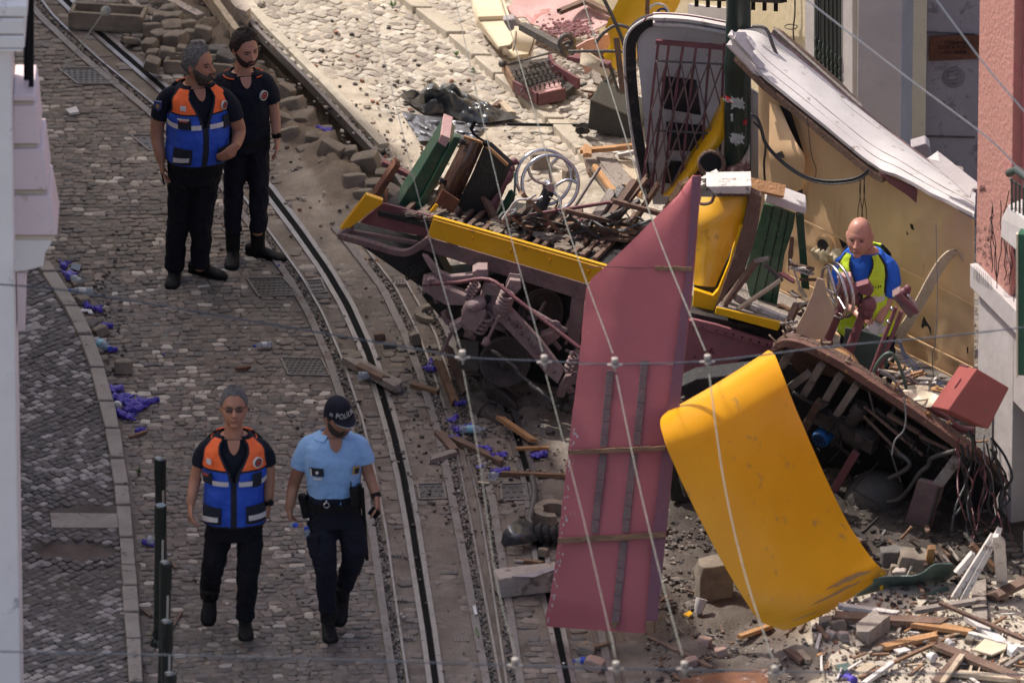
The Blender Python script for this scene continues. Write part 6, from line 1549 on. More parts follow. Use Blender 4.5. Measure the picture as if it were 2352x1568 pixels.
  t1 = t0+dv*.034*sc; dv2 = (d*.95+sd*.15*thumb+pn*.45*(1+curl)).normalized(); t2 = t1+dv2*.030*sc; t3 = t2+(dv2+pn*.3).normalized()*.022*sc
  b.tube([t0, t1, t2, t3], [.014*sc, .012*sc, .0105*sc, .008*sc], 8); b.ball(t3, .008*sc, 5)
 def legs(s, hips, L, Rr, mat_, rs=(.098, .088, .070, .060, .056), vox=.008):
  mb = MB()
  s.loft(mb, s.st[0][0], s.st[0][0]+.32, .012, 8)
  for pts in (L, Rr):
   P_ = smooth_path([s.p(*q) for q in pts], 4); mb.tube(P_, interp(list(rs)[:len(pts)], 4), 16)
   s.body.tube(P_+[P_[-1]+Vector((0, 0, -.03))], [x*.7 for x in interp(list(rs)[:len(pts)], 4)]+[.03], 10)
  o = mb.build('trousers', mat_, s.root); remesh(o, vox, 3, .026, .075); return o
 def boot(s, ankle, toe_dir, L=.29, h=.16, m='boot', pitch=0.0, rs=.052, name='boot'):
  a = s.p(*ankle) if not isinstance(ankle, Vector) else ankle
  d = Vector((toe_dir[0], toe_dir[1], 0)).normalized(); d = (d*math.cos(pitch)-Vector((0, 0, 1))*math.sin(pitch)); up = Vector((0, 0, 1)); up = (up-d*up.dot(d)).normalized()
  sd = d.cross(up); mb = MB(); rings = []
  prof = ((-.09, .030, .075), (-.06, .040, .085), (.0, .041, .085), (.06, .044, .068), (.12, .050, .052), (.17, .050, .043), (.205, .038, .032), (.22, .018, .018))
  for x, wd, ht in prof:
   c_ = a+d*x*(L/.31)-up*(h-.0); rings.append([c_+sd*math.cos(t_)*wd+up*(ht/2+math.sin(t_)*ht/2 if math.sin(t_) > -.6 else .0) for t_ in [2*math.pi*i/14 for i in range(14)]])
  vs = [v for g in rings for v in g]; n = len(rings)
  fs = [(i*14+j, i*14+(j+1) % 14, (i+1)*14+(j+1) % 14, (i+1)*14+j) for i in range(n-1) for j in range(14)]
  fs += [tuple(range(14))[::-1], tuple((n-1)*14+j for j in range(14))]; mb.add(vs, fs)
  mb.tube([a-up*(h-.05), a-up*.05, a+up*.05, a+up*.11], [rs*.92, rs, rs*1.05, rs*1.08], 12)
  o = mb.build(name, m, s.root); remesh(o, .006, 2)
  mb = MB(); rows = [[a+d*x*(L/.31)-up*(h+.006)+sd*wd*q*1.06 for q in (-1, -.5, 0, .5, 1)] for x, wd, ht in prof]; mb.grid(rows, .014, vec=up); mb.build('sole', 'iron_black', s.root)
  return o
 def finish(s):
  s.loft(s.body, s.st[0][0], s.st[-1][0], -.012, 14)
  o = s.body.build('body', s.skin, s.root); remesh(o, .0045, 2); return o
def interp(rs, n):
 out = []
 for a, b in zip(rs, rs[1:]): out += [lerp(a, b, k/n) for k in range(n)]
 return out+[rs[-1]]
def shirt(F_, t0, t1, sleeves, m, off_=.006, folds=.012, vox=.007, name='polo_shirt'):
 mb = MB(); F_.loft(mb, t0, t1, off_, 16)
 for pts, rs in sleeves: mb.tube(smooth_path([F_.p(*q) for q in pts], 4), interp(rs, 4), 16)
 o = mb.build(name, m, F_.root); remesh(o, vox, 3, folds, .07); return o
def vneck(F_, t0=.86, t1=.985, w=15, o=.016):
 rows = [[F_.surf(lerp(t0, t1, i/8), lerp(-w, w, j/6)*(i/8)**.8, o) for j in range(7)] for i in range(9)]
 mb = MB(); mb.grid(rows, .003); mb.build('neckline', F_.skin, F_.root, smooth=60)
def collar(F_, m, t=.97, o=.016, gap=22, edge=None):
 rows = []
 for tt, oo in ((t-.02, o+.004), (t+.025, o-.004), (t+.05, o-.014)):
  rows.append([F_.surf(min(tt, F_.st[-1][0]), a, oo)+Vector((0, 0, max(0, tt-F_.st[-1][0])*.5)) for a in range(gap, 361-gap, 12)])
 mb = MB(); mb.grid(rows, .006); c_ = mb.build('collar', m, F_.root, smooth=60)
 if edge: mb = MB(); mb.tube([p+Vector((0, 0, .002)) for p in rows[0]], .005, 6); mb.build('collar_edge', edge, c_, smooth=60)
def vest(F_, tb, tt, to, mlow, mtop, off_=.022, neck=24, armt=.70, arma=24):
 n, k = 90, 200; mb = MB(); vs = []; idx = {}
 T_ = [lerp(tb, tt, i/n) for i in range(n+1)]
 for i, t in enumerate(T_):
  for j in range(k): 
   a = -180+360*j/k; vs.append(F_.surf(t, a, off_+.004*noise.noise(Vector((math.sin(R(a))*3, math.cos(R(a))*3, t*7)))))
 for i in range(n):
  for j in range(k):
   a = -180+360*(j+.5)/k; t = (T_[i]+T_[i+1])/2; x = abs(a)
   if t > armt and abs(x-92) < arma*sstep(armt-.01, armt+.1, t)+4: continue
   if t > .62 and x < neck*sstep(.62, tt, t)+2: continue
   m = 0
   if t > to: m = 1
   if abs(t-to) < .012: m = 2
   if t > armt-.02 and abs(abs(x-92)-arma*sstep(armt-.01, armt+.1, t)-7) < 4: m = 2
   if t > .62 and x < neck*sstep(.62, tt, t)+6: m = 2
   if x < 2.7 and t <= .66: m = 2
   if t < tb+.02: m = 2
   mb.f.append((i*k+j, i*k+(j+1) % k, (i+1)*k+(j+1) % k, (i+1)*k+j)); mb.m.append(m)
 mb.v = [tuple(v) for v in vs]
 o = mb.build('vest', [mlow, mtop, 'vest_dark'], F_.root, smooth=60)
 md = o.modifiers.new('s', 'SOLIDIFY'); md.thickness = .008; md.offset = 1
 tx = bpy.data.textures.new('folds', 'CLOUDS'); tx.noise_scale = .09
 m3 = o.modifiers.new('d', 'DISPLACE'); m3.texture = tx; m3.strength = .02; m3.mid_level = .5
 return o
def emblem(F_, t, a, par, o=.032, r=.032):
 F_.disc(t, a, r, o, 'badge', 'patch_white', par, ((r*.78, 'vest_dark'), (r*.55, 'patch_red'), (r*.32, 'vest_dark')))
def flatstrip(F_, t0, t1, a0, a1, o, par, m='reflective', name='reflective_strip', shear=0): return F_.patch(t0, t1, a0, a1, o, name, m, .004, 10, par, shear)
# ---- 1: heavy bearded man in orange and blue vest, upper left ----
f1_ = Fig('p', 'bearded grey-haired man in orange and blue vest holding a pen, top left', 1.10, (.28, -.95), 'skin_tan', (435, 632))
f1_.torso([(0, 446, 420, 0, .17, .12, .13), (.12, 447, 385, 0, .18, .15, .14), (.3, 451, 345, 0, .185, .19, .13), (.5, 454, 300, 0, .182, .195, .13), (.7, 454, 250, .0, .182, .16, .14), (.86, 453, 216, 0, .18, .13, .13), (.95, 450, 199, 0, .155, .095, .10), (1, 449, 185, 0, .07, .065, .075)])
f1_.head(f1_.p(457, 149, -.02), 1.12, 56, -6, 0, 'hair_grey', 'beard_grey', brow='beard_grey', beard_amt=.012, hair_top=.02)
f1_.neck(.066)
f1_.legs(None, [(474, 395), (468, 450), (462, 505), (461, 560), (459, 612)], [(418, 395), (414, 450), (410, 505), (404, 560), (401, 618)], 'trouser_black', (.104, .092, .08, .073, .070))
f1_.boot((401, 609, .0), (-.1, -1), .30, .09); f1_.boot((460, 598, .06), (.85, -.5), .30, .09)
sl = [([(418, 208, .02), (390, 219, 0), (374, 242, .0), (366, 272, 0)], (.045, .062, .067, .064)), ([(484, 208, .02), (514, 222, 0), (531, 248, -.02), (540, 274, -.03)], (.045, .064, .069, .066))]
shirt(f1_, .1, .97, sl, 'navy', .006)
f1_.arm(f1_.body, [(390, 224), (366, 270), (361, 310, .0), (367, 350, -.05), (371, 372, -.06)], (.044, .052, .048, .040, .030))
f1_.hand(f1_.p(371, 372, -.06), f1_.p(373, 398, -.08), (1, .1, 0), .55, 1.05, thumb=-1)
f1_.arm(f1_.body, [(514, 226), (540, 274, -.03), (549, 300, -.02), (545, 325, -.10), (540, 338, -.16)], (.044, .054, .048, .040, .032))
f1_.hand(f1_.p(541, 335, -.16), f1_.p(524, 352, -.2), (-.4, .9, 0), .5, 1.05, thumb=1)
vv = vest(f1_, .24, .99, .74, 'vest_blue', 'vest_orange', .028, neck=22, arma=17)
f1_.patch(.62, .72, -50, -22, .042, 'chest_pocket', 'vest_dark', .008, 8, vv); f1_.patch(.60, .71, 32, 62, .042, 'chest_pocket', 'vest_dark', .008, 8, vv)
for a0, a1 in ((-88, -50), (-22, -5), (5, 32), (62, 80)): flatstrip(f1_, .615, .655, a0, a1, .042, vv)
f1_.patch(.28, .44, -60, -20, .044, 'lower_pocket', 'vest_dark', .012, 8, vv); f1_.patch(.28, .43, 18, 56, .044, 'lower_pocket', 'vest_dark', .012, 8, vv)
flatstrip(f1_, .31, .355, -56, -24, .062, vv, shear=.02); flatstrip(f1_, .31, .355, 22, 52, .062, vv, shear=-.01)
f1_.patch(.705, .722, -48, -24, .058, 'name_tag', 'patch_white', .003, 4, vv); f1_.patch(.690, .704, -44, -27, .058, 'name_tag', 'patch_red', .003, 4, vv)
emblem(f1_, .80, 40, vv, .044); f1_.patch(.79, .84, -42, -30, .044, 'crest', 'patch_white', .003, 4, vv)
c = f1_.p(363, 243, -.10); mb = MB(); mb.slab([c+Vector(q) for q in ((-.03, 0, .035), (.025, -.02, .035), (.025, -.02, -.01), (0, -.01, -.04), (-.03, 0, -.01))], (0, .02, 0)); pa = mb.build('shoulder_patch', 'patch_blue', f1_.root)
mb = MB(); mb.ball(c+Vector((-.003, -.012, .0)), (.012, .004, .016), 6); mb.build('patch_crest', 'patch_gold', pa)
collar(f1_, 'navy'); vneck(f1_)
f1_.patch(.19, .235, -178, 180, .014, 'belt', 'iron_black', .006, 24)
mb = MB(); mb.tube([f1_.p(372, 400, -.12), f1_.p(377, 424, -.11)], .006, 6); 
bp = mb.build('pen', 'iron_black', label='dark pen held in the bearded man\'s lowered hand', cat='pen')
f1_.finish()
# ---- 2: young man in dark polo ----
f2 = Fig('p', 'young dark-haired man in navy polo with orange collar edge, standing behind', 1.43, (.22, -.97), 'skin_fair', (565, 585))
f2.torso([(0, 567, 345, 0, .155, .11, .12), (.15, 567, 312, 0, .15, .11, .11), (.35, 566, 280, 0, .15, .115, .11), (.6, 563, 235, 0, .175, .125, .125), (.82, 560, 192, 0, .19, .115, .12), (.92, 559, 176, 0, .16, .09, .10), (1, 558, 160, 0, .065, .058, .065)])
f2.head(f2.p(564, 113, -.02), 1.06, 28, 4, -4, 'hair_dark', 'beard_dark', brow='beard_dark', beard_amt=.005, hair_top=.026)
f2.neck(.056)
f2.legs(None, [(588, 335), (591, 380), (594, 430), (594, 485), (592, 530)], [(545, 335), (541, 380), (537, 430), (535, 485), (535, 530)], 'trouser_navy', (.098, .088, .074, .065, .062))
f2.boot((535, 556, .0), (-.05, -1), .30, .12); f2.boot((592, 550, .06), (.9, -.45), .31, .12)
mb = MB()
sl = [([(545, 176, .02), (514, 188, .0), (502, 212, 0), (498, 236, 0)], (.05, .070, .068, .064)), ([(574, 176, .02), (604, 187, 0), (618, 210, 0), (626, 234, 0)], (.05, .070, .068, .064))]
shirt(f2, .13, .97, sl, 'navy', .006)
f2.arm(f2.body, [(608, 184), (624, 232), (632, 268), (634, 300, -.03), (636, 318, -.04)], (.055, .043, .038, .032, .024))
f2.hand(f2.p(636, 318, -.04), f2.p(637, 345, -.06), (-1, .2, 0), .35, 1.0, thumb=1)
f2.arm(f2.body, [(510, 186), (497, 236), (500, 270), (512, 300, .02), (520, 318, .0)], (.055, .043, .038, .032, .024)); f2.hand(f2.p(520, 318, 0), f2.p(522, 345, 0), (1, .2, 0), .35, thumb=-1)
collar(f2, 'navy', edge='collar_orange', gap=28); vneck(f2, .84)
f2.patch(.72, .745, -50, -20, .024, 'name_tape', 'patch_blue', .004, 4); f2.patch(.665, .69, -44, -22, .024, 'name_tape', 'patch_red', .004, 4)
emblem(f2, .74, 30, None, .020, .036)
f2.patch(.115, .165, -178, 180, .014, 'belt', 'iron_black', .006, 24)
mb = MB(); mb.lathe(f2.p(635, 306, -.03), f2.p(636, 316, -.035), [(0, .036), (1, .034)], 16); mb.ball(f2.p(641, 311, -.07), (.016, .014, .018), 8); mb.build('watch', 'iron_black', f2.root, smooth=50)
f2.finish()
# ---- 3: walking man with sunglasses ----
f3 = Fig('p', 'grey-haired man with tinted glasses in orange and blue vest walking beside the policeman', -4.85, (0, -1), 'skin_tan', (535, 1437))
f3.torso([(0, 538, 1235, 0, .165, .11, .12), (.12, 538, 1200, 0, .18, .13, .12), (.3, 538, 1160, 0, .168, .14, .12), (.5, 538, 1115, 0, .165, .14, .125), (.7, 538, 1065, .0, .176, .135, .13), (.86, 538, 1024, 0, .19, .115, .12), (.94, 538, 1006, 0, .155, .09, .10), (1, 537, 990, 0, .068, .06, .07)])
f3.head(f3.p(537, 935, -.02), 1.08, 3, -9, 0, 'hair_grey', None, brow='beard_grey', hair_top=.012, long_face=1.04)
f3.neck(.06)
f3.legs(None, [(572, 1218), (573, 1265, -.03), (570, 1315, -.05), (567, 1360, -.03), (563, 1418, -.01)], [(503, 1218), (496, 1262, .0), (489, 1300, -.02), (484, 1335, .12), (481, 1368, .20)], 'trouser_black', (.094, .086, .075, .068, .065))
f3.boot((563, 1408, -.01), (.05, -1), .30, .10); f3.boot((480, 1362, .16), (-.1, -1), .28, .09, pitch=.75)
sl = [([(506, 1012, .02), (477, 1026, 0), (465, 1046, 0), (459, 1068, 0)], (.042, .056, .061, .058)), ([(570, 1012, .02), (599, 1026, 0), (610, 1046, 0), (615, 1066, 0)], (.042, .056, .061, .058))]
shirt(f3, .1, .97, sl, 'navy', .006)
f3.arm(f3.body, [(477, 1032), (459, 1066), (449, 1100, .0), (441, 1140, -.06), (438, 1160, -.08)], (.040, .046, .042, .034, .026))
f3.hand(f3.p(438, 1160, -.08), f3.p(437, 1188, -.13), (.9, .3, 0), .6, 1.0, thumb=-1)
f3.arm(f3.body, [(599, 1032), (614, 1064), (618, 1100), (617, 1140, -.02), (616, 1160, -.03)], (.040, .046, .042, .034, .026))
f3.hand(f3.p(616, 1160, -.03), f3.p(612, 1188, -.05), (-.9, .3, 0), .7, 1.0, thumb=1)
vv = vest(f3, .165, .99, .715, 'vest_blue', 'vest_orange', .026, neck=25, arma=16)
f3.patch(.60, .70, -66, -36, .044, 'chest_pocket', 'vest_dark', .008, 8, vv); f3.patch(.58, .70, 30, 52, .044, 'chest_pocket', 'vest_dark', .008, 8, vv)
for a0, a1 in ((-85, -66), (-36, -6), (6, 30), (52, 85)): flatstrip(f3, .595, .635, a0, a1, .044, vv)
f3.patch(.21, .38, -66, -18, .044, 'lower_pocket', 'vest_dark', .012, 8, vv); f3.patch(.22, .40, 18, 66, .044, 'lower_pocket', 'vest_dark', .012, 8, vv)
flatstrip(f3, .235, .285, -60, -22, .062, vv, shear=.02); flatstrip(f3, .265, .315, 21, 62, .062, vv, shear=.0)
f3.patch(.690, .706, -62, -40, .056, 'name_tag', 'patch_blue', .003, 4, vv); f3.patch(.672, .688, -60, -43, .056, 'name_tag', 'patch_red', .003, 4, vv)
emblem(f3, .79, 40, vv, .046, .036); f3.patch(.775, .82, -48, -36, .046, 'crest', 'patch_white', .003, 4, vv)
collar(f3, 'navy', edge='collar_orange', gap=26); vneck(f3, .85)
W = f3.W; mb = MB()
for q in (-1, 1): mb.ball(W(q*.032, .091, .001), (.023, .004, .011), 10, sq=.7)
mb.tube([W(-.06, .082, .012), W(-.02, .098, .014), W(.02, .098, .014), W(.06, .082, .012)], .0025, 6)
for q in (-1, 1): mb.tube([W(q*.058, .082, .012), W(q*.080, .0, .010)], .0025, 6)
mb.build('glasses', 'lens_tint', f3.root, smooth=50)
mb = MB(); mb.lathe(f3.p(616, 1150, -.02), f3.p(616, 1160, -.03), [(0, .036), (1, .035)], 16); mb.ball(f3.p(622, 1154, -.07), (.022, .014, .022), 8); mb.build('watch', 'iron_black', f3.root, smooth=50)
f3.finish()
# ---- 4: policeman ----
f4 = Fig('p', 'bearded policeman in light blue polo and dark cap looking down at his phone', -4.90, (.18, -.98), 'skin_dark', (762, 1448))
f4.torso([(0, 770, 1205, 0, .155, .11, .12), (.14, 769, 1165, 0, .165, .115, .11), (.25, 768, 1140, 0, .165, .12, .115), (.45, 766, 1100, 0, .172, .125, .12), (.68, 765, 1058, 0, .19, .135, .13), (.85, 765, 1020, 0, .195, .115, .12), (.93, 765, 1002, 0, .14, .09, .10), (1, 766, 990, 0, .065, .058, .068)])
f4.head(f4.p(776, 957, -.04), 1.06, 36, 14, -6, 'hair_dark', 'beard_dark', brow='beard_dark', beard_amt=.010, hair_top=.004)
f4.neck(.058)
def capm(th, ph):
 line = pwl([(0, 1.22), (.8, 1.25), (1.4, 1.38), (2.2, 1.6), (3.15, 1.65)], abs(ph))
 return lerp(.008, .022, sstep(line, .2, th)) if th < line else None
cp = f4.shell(capm, nm='cap', m='navy', n=40, k=48)
rows = []
W = f4.W
for j in range(4):
 rows.append([W(*(lambda a, rr_: (math.sin(a)*.078*(1-.12*j/3*0), .080*math.cos(a)+rr_*math.cos(a), .040-.22*rr_-.03*abs(math.sin(a))**2*0))(R(-62+124*i/12), .075*j/3)) for i in range(13)])
mb = MB(); mb.grid(rows, .005); mb.build('peak', 'navy', cp, smooth=60)
mb = MB(); mb.tube(rows[-1], .003, 5); mb.build('peak_edge', 'patch_white', cp, smooth=60)
def head_text(body, size, ang, z, m, par):
 # lettering bent around the cap: one curved mesh per word
 c = bpy.data.curves.new('t', 'FONT'); c.body = body; c.size = size; c.extrude = .0012; c.align_x = 'CENTER'; c.space_character = 1.1
 o = bpy.data.objects.new('t', c); COL.objects.link(o); dg = bpy.context.evaluated_depsgraph_get(); me = bpy.data.meshes.new_from_object(o.evaluated_get(dg)); bpy.data.objects.remove(o)
 mb = MB(); vs = []
 for v in me.vertices:
  a = R(ang)+v.co.x/.085; th_ = math.acos(clamp((z+v.co.y)/.122, -1, 1))
  X, Y_, Z_ = f4.hp(th_, a, capm(th_, a) or .012); k = 1+(.001+v.co.z)/math.sqrt(X*X+Y_*Y_+Z_*Z_)
  vs.append(W(X*k, Y_*k, Z_*k))
 mb.add(vs, [tuple(p.vertices) for p in me.polygons]); mb.build('lettering', m, par)
head_text('POLÍCIA', .040, 2, .052, 'patch_white', cp); head_text('III', .026, -72, .052, 'patch_white', cp)
f4.legs(None, [(800, 1195), (812, 1240, -.02), (812, 1280, .0), (797, 1325, .14), (782, 1362, .22)], [(738, 1195), (741, 1245, -.06), (747, 1298, -.08), (750, 1350, -.05), (753, 1400, -.02)], 'trouser_navy', (.102, .094, .078, .064, .056))
f4.boot((754, 1404, .0), (.1, -1), .30, .13, rs=.055); f4.boot((783, 1362, .20), (-.15, -1), .28, .10, pitch=.55, rs=.055)
sl = [([(748, 1006, .02), (712, 1022, 0), (696, 1048, .0), (687, 1074, 0)], (.05, .070, .068, .062)), ([(784, 1006, .02), (820, 1020, 0), (834, 1042, 0), (840, 1064, -.01)], (.05, .070, .068, .062))]
shirt(f4, .22, .96, sl, 'shirt_sky', .008, .014)
f4.arm(f4.body, [(706, 1022), (687, 1076), (675, 1112, .02), (668, 1150, -.04), (664, 1172, -.06)], (.054, .046, .042, .034, .026))
f4.hand(f4.p(664, 1172, -.06), f4.p(670, 1200, -.10), (.9, -.1, 0), .8, 1.0, thumb=-1)
f4.arm(f4.body, [(826, 1018), (839, 1064, -.01), (848, 1092, -.02), (860, 1124, -.10), (866, 1142, -.14)], (.054, .044, .040, .033, .025))
f4.hand(f4.p(866, 1142, -.14), f4.p(868, 1168, -.2), (-.8, .3, 0), .6, 1.0, thumb=1)
collar(f4, 'shirt_sky', gap=30); vneck(f4, .84, w=18)
f4.patch(.61, .70, -52, -20, .024, 'rank_patch', 'vest_dark', .004, 4); f4.patch(.615, .695, -49, -45, .031, 'rank_patch_bar', 'patch_white', .002, 2); f4.disc(.655, -33, .010, .032, 'rank_star', 'patch_white'); f4.patch(.565, .59, -44, -24, .024, 'name_tape', 'patch_white', .004, 4)
f4.patch(.60, .69, 26, 42, .024, 'shield_badge', 'patch_gold', .005, 4); f4.patch(.615, .675, 29, 39, .031, 'shield_field', 'vest_dark', .003, 4)
f4.patch(.175, .255, -178, 180, .024, 'belt', 'iron_black', .010, 26)
mb = MB(); mb.bar(f4.p(693, 1136, -.03), f4.p(704, 1186, -.03), .05, .07); mb.bar(f4.p(687, 1138, -.04), f4.p(700, 1146, -.04), .05, .04); mb.build('holster', 'boot', f4.root, bevel=.008)
mb = MB(); mb.bar(f4.p(812, 1120, -.13), f4.p(815, 1160, -.13), .055, .04); mb.tube([f4.p(806, 1105, -.13), f4.p(806, 1125, -.13)], .006, 6); mb.bar(f4.p(826, 1112, -.08), f4.p(830, 1165, -.08), .03, .04); mb.build('radio', 'boot', f4.root, bevel=.005)
mb = MB(); mb.tube([f4.p(832, 1120, -.03), f4.p(843, 1285, -.0)], .012, 8); mb.build('baton', 'iron_black', f4.root, smooth=50)
mb = MB(); mb.ring(f4.p(750, 1160, -.17), (.2, -1, 0), .018, .004, 18, 6); mb.tube([f4.p(750, 1148, -.16), f4.p(750, 1154, -.17)], .006, 6); mb.build('carabiner', 'chrome', f4.root, smooth=50)
mb = MB(); mb.slab([f4.p(701, 1230, -.12), f4.p(731, 1228, -.16), f4.p(733, 1280, -.16), f4.p(712, 1283, -.12)], (0.0, .12, 0)); o = mb.build('thigh_pocket', 'trouser_navy', f4.root, bevel=.012)
mb = MB(); mb.lathe(f4.p(862, 1132, -.12), f4.p(865, 1142, -.135), [(0, .034), (1, .032)], 16); mb.build('watch', 'iron_black', f4.root, smooth=50)
f4.finish()
mb = MB(); mb.slab([f4.p(856, 1163, -.23), f4.p(874, 1178, -.25), f4.p(862, 1193, -.25), f4.p(843, 1178, -.23)], (.005, .01, 0)); mb.build('phone', 'black', label='black mobile phone in the policeman\'s lowered hand', cat='phone', bevel=.003)
mb = MB(); mb.lathe(f4.p(668, 1206, -.13), f4.p(682, 1202, -.16), [(0, .02), (.5, .022), (1, .013)], 14); b_ = mb.build('bottle_top', 'plastic_clear', label='small clear bottle in the policeman\'s hanging hand', cat='bottle', smooth=50)
mb = MB(); mb.lathe(f4.p(676, 1206, -.17), f4.p(681, 1205, -.19), [(0, .015), (1, .015)], 14); mb.build('cap', 'cap_blue', b_)
mb = MB(); mb.lathe(f4.p(706, 1232, -.10), f4.p(704, 1212, -.10), [(0, .022), (.7, .022), (1, .013)], 14); b_ = mb.build('water_bottle', 'plastic_clear', label='water bottle standing in the policeman\'s thigh pocket', cat='bottle', smooth=50)
mb = MB(); mb.lathe(f4.p(704, 1216, -.10), f4.p(703.5, 1209, -.10), [(0, .015), (1, .015)], 14); mb.build('cap', 'cap_blue', b_)
# ---- 5: bald worker ----
f5 = Fig('p', 'bald worker in lime safety vest and blue t-shirt standing in the wreck', -1.55, (-.18, -.98), 'skin_pink', (1990, 990))
f5.torso([(0, 1990, 790, 0, .15, .12, .12), (.15, 1989, 750, 0, .155, .15, .12), (.35, 1987, 705, 0, .155, .15, .12), (.6, 1985, 655, 0, .165, .145, .13), (.8, 1985, 608, .02, .175, .13, .13), (.93, 1986, 582, .03, .155, .10, .11), (1, 1984, 566, .0, .075, .068, .07)])
f5.head(f5.p(1974, 544, -.17), 1.10, -14, -1, 0, bald=True, brow='stubble')
f5.neck(.062)
f5.legs(None, [(2022, 775), (2024, 830), (2024, 880), (2024, 930), (2024, 965)], [(1965, 775), (1962, 830), (1960, 880), (1960, 930), (1960, 965)], 'trouser_navy', (.105, .092, .075, .068, .064))
f5.boot((1960, 975, 0), (0, -1)); f5.boot((2024, 975, 0), (0, -1))
sl = [([(2010, 592, .03), (2034, 610, .0), (2044, 642, -.04), (2034, 680, -.08)], (.045, .075, .078, .072)), ([(1960, 592, .03), (1938, 606, 0), (1932, 634, -.03), (1932, 658, -.06)], (.04, .064, .07, .068))]
shirt(f5, .05, .97, sl, 'tee_blue', .006, name='t_shirt')
f5.arm(f5.body, [(2034, 618), (2040, 662, -.06), (2034, 695, -.10), (2024, 722, -.16), (2016, 740, -.19)], (.06, .054, .048, .038, .032))
f5.arm(f5.body, [(1940, 610), (1932, 650, -.05), (1932, 680, -.1), (1950, 705, -.2), (1965, 715, -.25)], (.06, .05, .045, .036, .03))
f5.hand(f5.p(1965, 715, -.25), f5.p(1980, 722, -.3), (0, .5, -1), .6, 1.05)
vv = vest(f5, .12, .99, 2.0, 'vest_lime', 'vest_lime', .030, neck=20, armt=.50, arma=34)
for a0, a1 in ((-52, -26), (-22, -6), (6, 50)): flatstrip(f5, .52, .60, a0, a1, .034, vv, shear=.03)
flatstrip(f5, .18, .26, -80, 80, .034, vv)
def chest_text(F_, body, size, t, a, o, m, par):
 c = bpy.data.curves.new('t', 'FONT'); c.body = body; c.size = size; c.extrude = .001; c.align_x = 'CENTER'
 ob = bpy.data.objects.new('t', c); COL.objects.link(ob); dg = bpy.context.evaluated_depsgraph_get(); me = bpy.data.meshes.new_from_object(ob.evaluated_get(dg)); bpy.data.objects.remove(ob)
 c0 = F_.surf(t, a, o); n = (F_.surf(t, a, o+.1)-c0).normalized(); sx = Vector((-n.y, n.x, 0)).normalized(); up = n.cross(sx)*-1
 if up.z < 0: up = -up
 if sx.x < 0: sx = -sx
 mb = MB(); mb.add([c0+sx*v.co.x+up*v.co.y+n*(v.co.z+.002) for v in me.vertices], [tuple(p.vertices) for p in me.polygons]); mb.build('lettering', m, par)
chest_text(f5, 'N 24', .03, .68, 28, .046, 'vest_dark', vv)
gl = MB(); sb = f5.body; f5.body = gl; f5.hand(f5.p(2013, 742, -.17), f5.p(2002, 756, -.22), (-.3, .9, -.2), .7, 1.2, thumb=1)
gl.lathe(f5.p(2019, 732, -.14), f5.p(2011, 745, -.18), [(0, .05), (.5, .042), (1, .036)], 12); f5.body = sb
go = gl.build('work_glove', 'glove_white', f5.root); remesh(go, .005, 2)
f5.hand(f5.p(2013, 742, -.17), f5.p(2002, 756, -.22), (-.3, .9, -.2), .7, 1.0, thumb=1)
f5.finish()
# ================= loose things on the ground =================
def gplank(u0, v0, u1, v1, w_, h_, m, label, group=None, h0=.02, h1=.02, **k):
 return plank(G(u0, v0, h0), G(u1, v1, h1), w_, h_, m, label, group, **k)
def glove(u, v, s, label, m='glove', seed=1, z=.015, group='purple rubber gloves dropped on the ground'):
 r = random.Random(seed); c = G(u, v, z+.012*s); a = r.uniform(0, 6.28); mb = MB()
 mb.ball(c, (.05*s, .042*s, .020*s), 10, rot=Matrix.Rotation(a, 3, 'Z'), jit=.5, seed=seed)
 for k in range(5):
  b = a+(-.9+.45*k)+r.uniform(-.3, .3); L = r.uniform(.02, .06)*s; d = Vector((math.cos(b), math.sin(b), 0)); bend = r.uniform(-.8, .8)
  d2 = Vector((math.cos(b+bend), math.sin(b+bend), r.uniform(-.1, .5)))
  mb.tube(smooth_path([c+d*.02*s, c+d*.055*s+Vector((0, 0, r.uniform(-.003, .012)*s)), c+d*.05*s+d2*L*.6, c+d*.05*s+d2*L], 3), [.011*s]*4+[.008*s]*3+[.006*s]*3, 6)
 b = a+3.14; d = Vector((math.cos(b), math.sin(b), .15))
 mb.tube([c, c+d*.05*s, c+d*.09*s], [.03*s, .028*s, .034*s], 8)
 o = mb.build('rubber_glove', m, smooth=60, label=label, cat='glove', group=group); remesh(o, .006, 1, .022, .022); return o
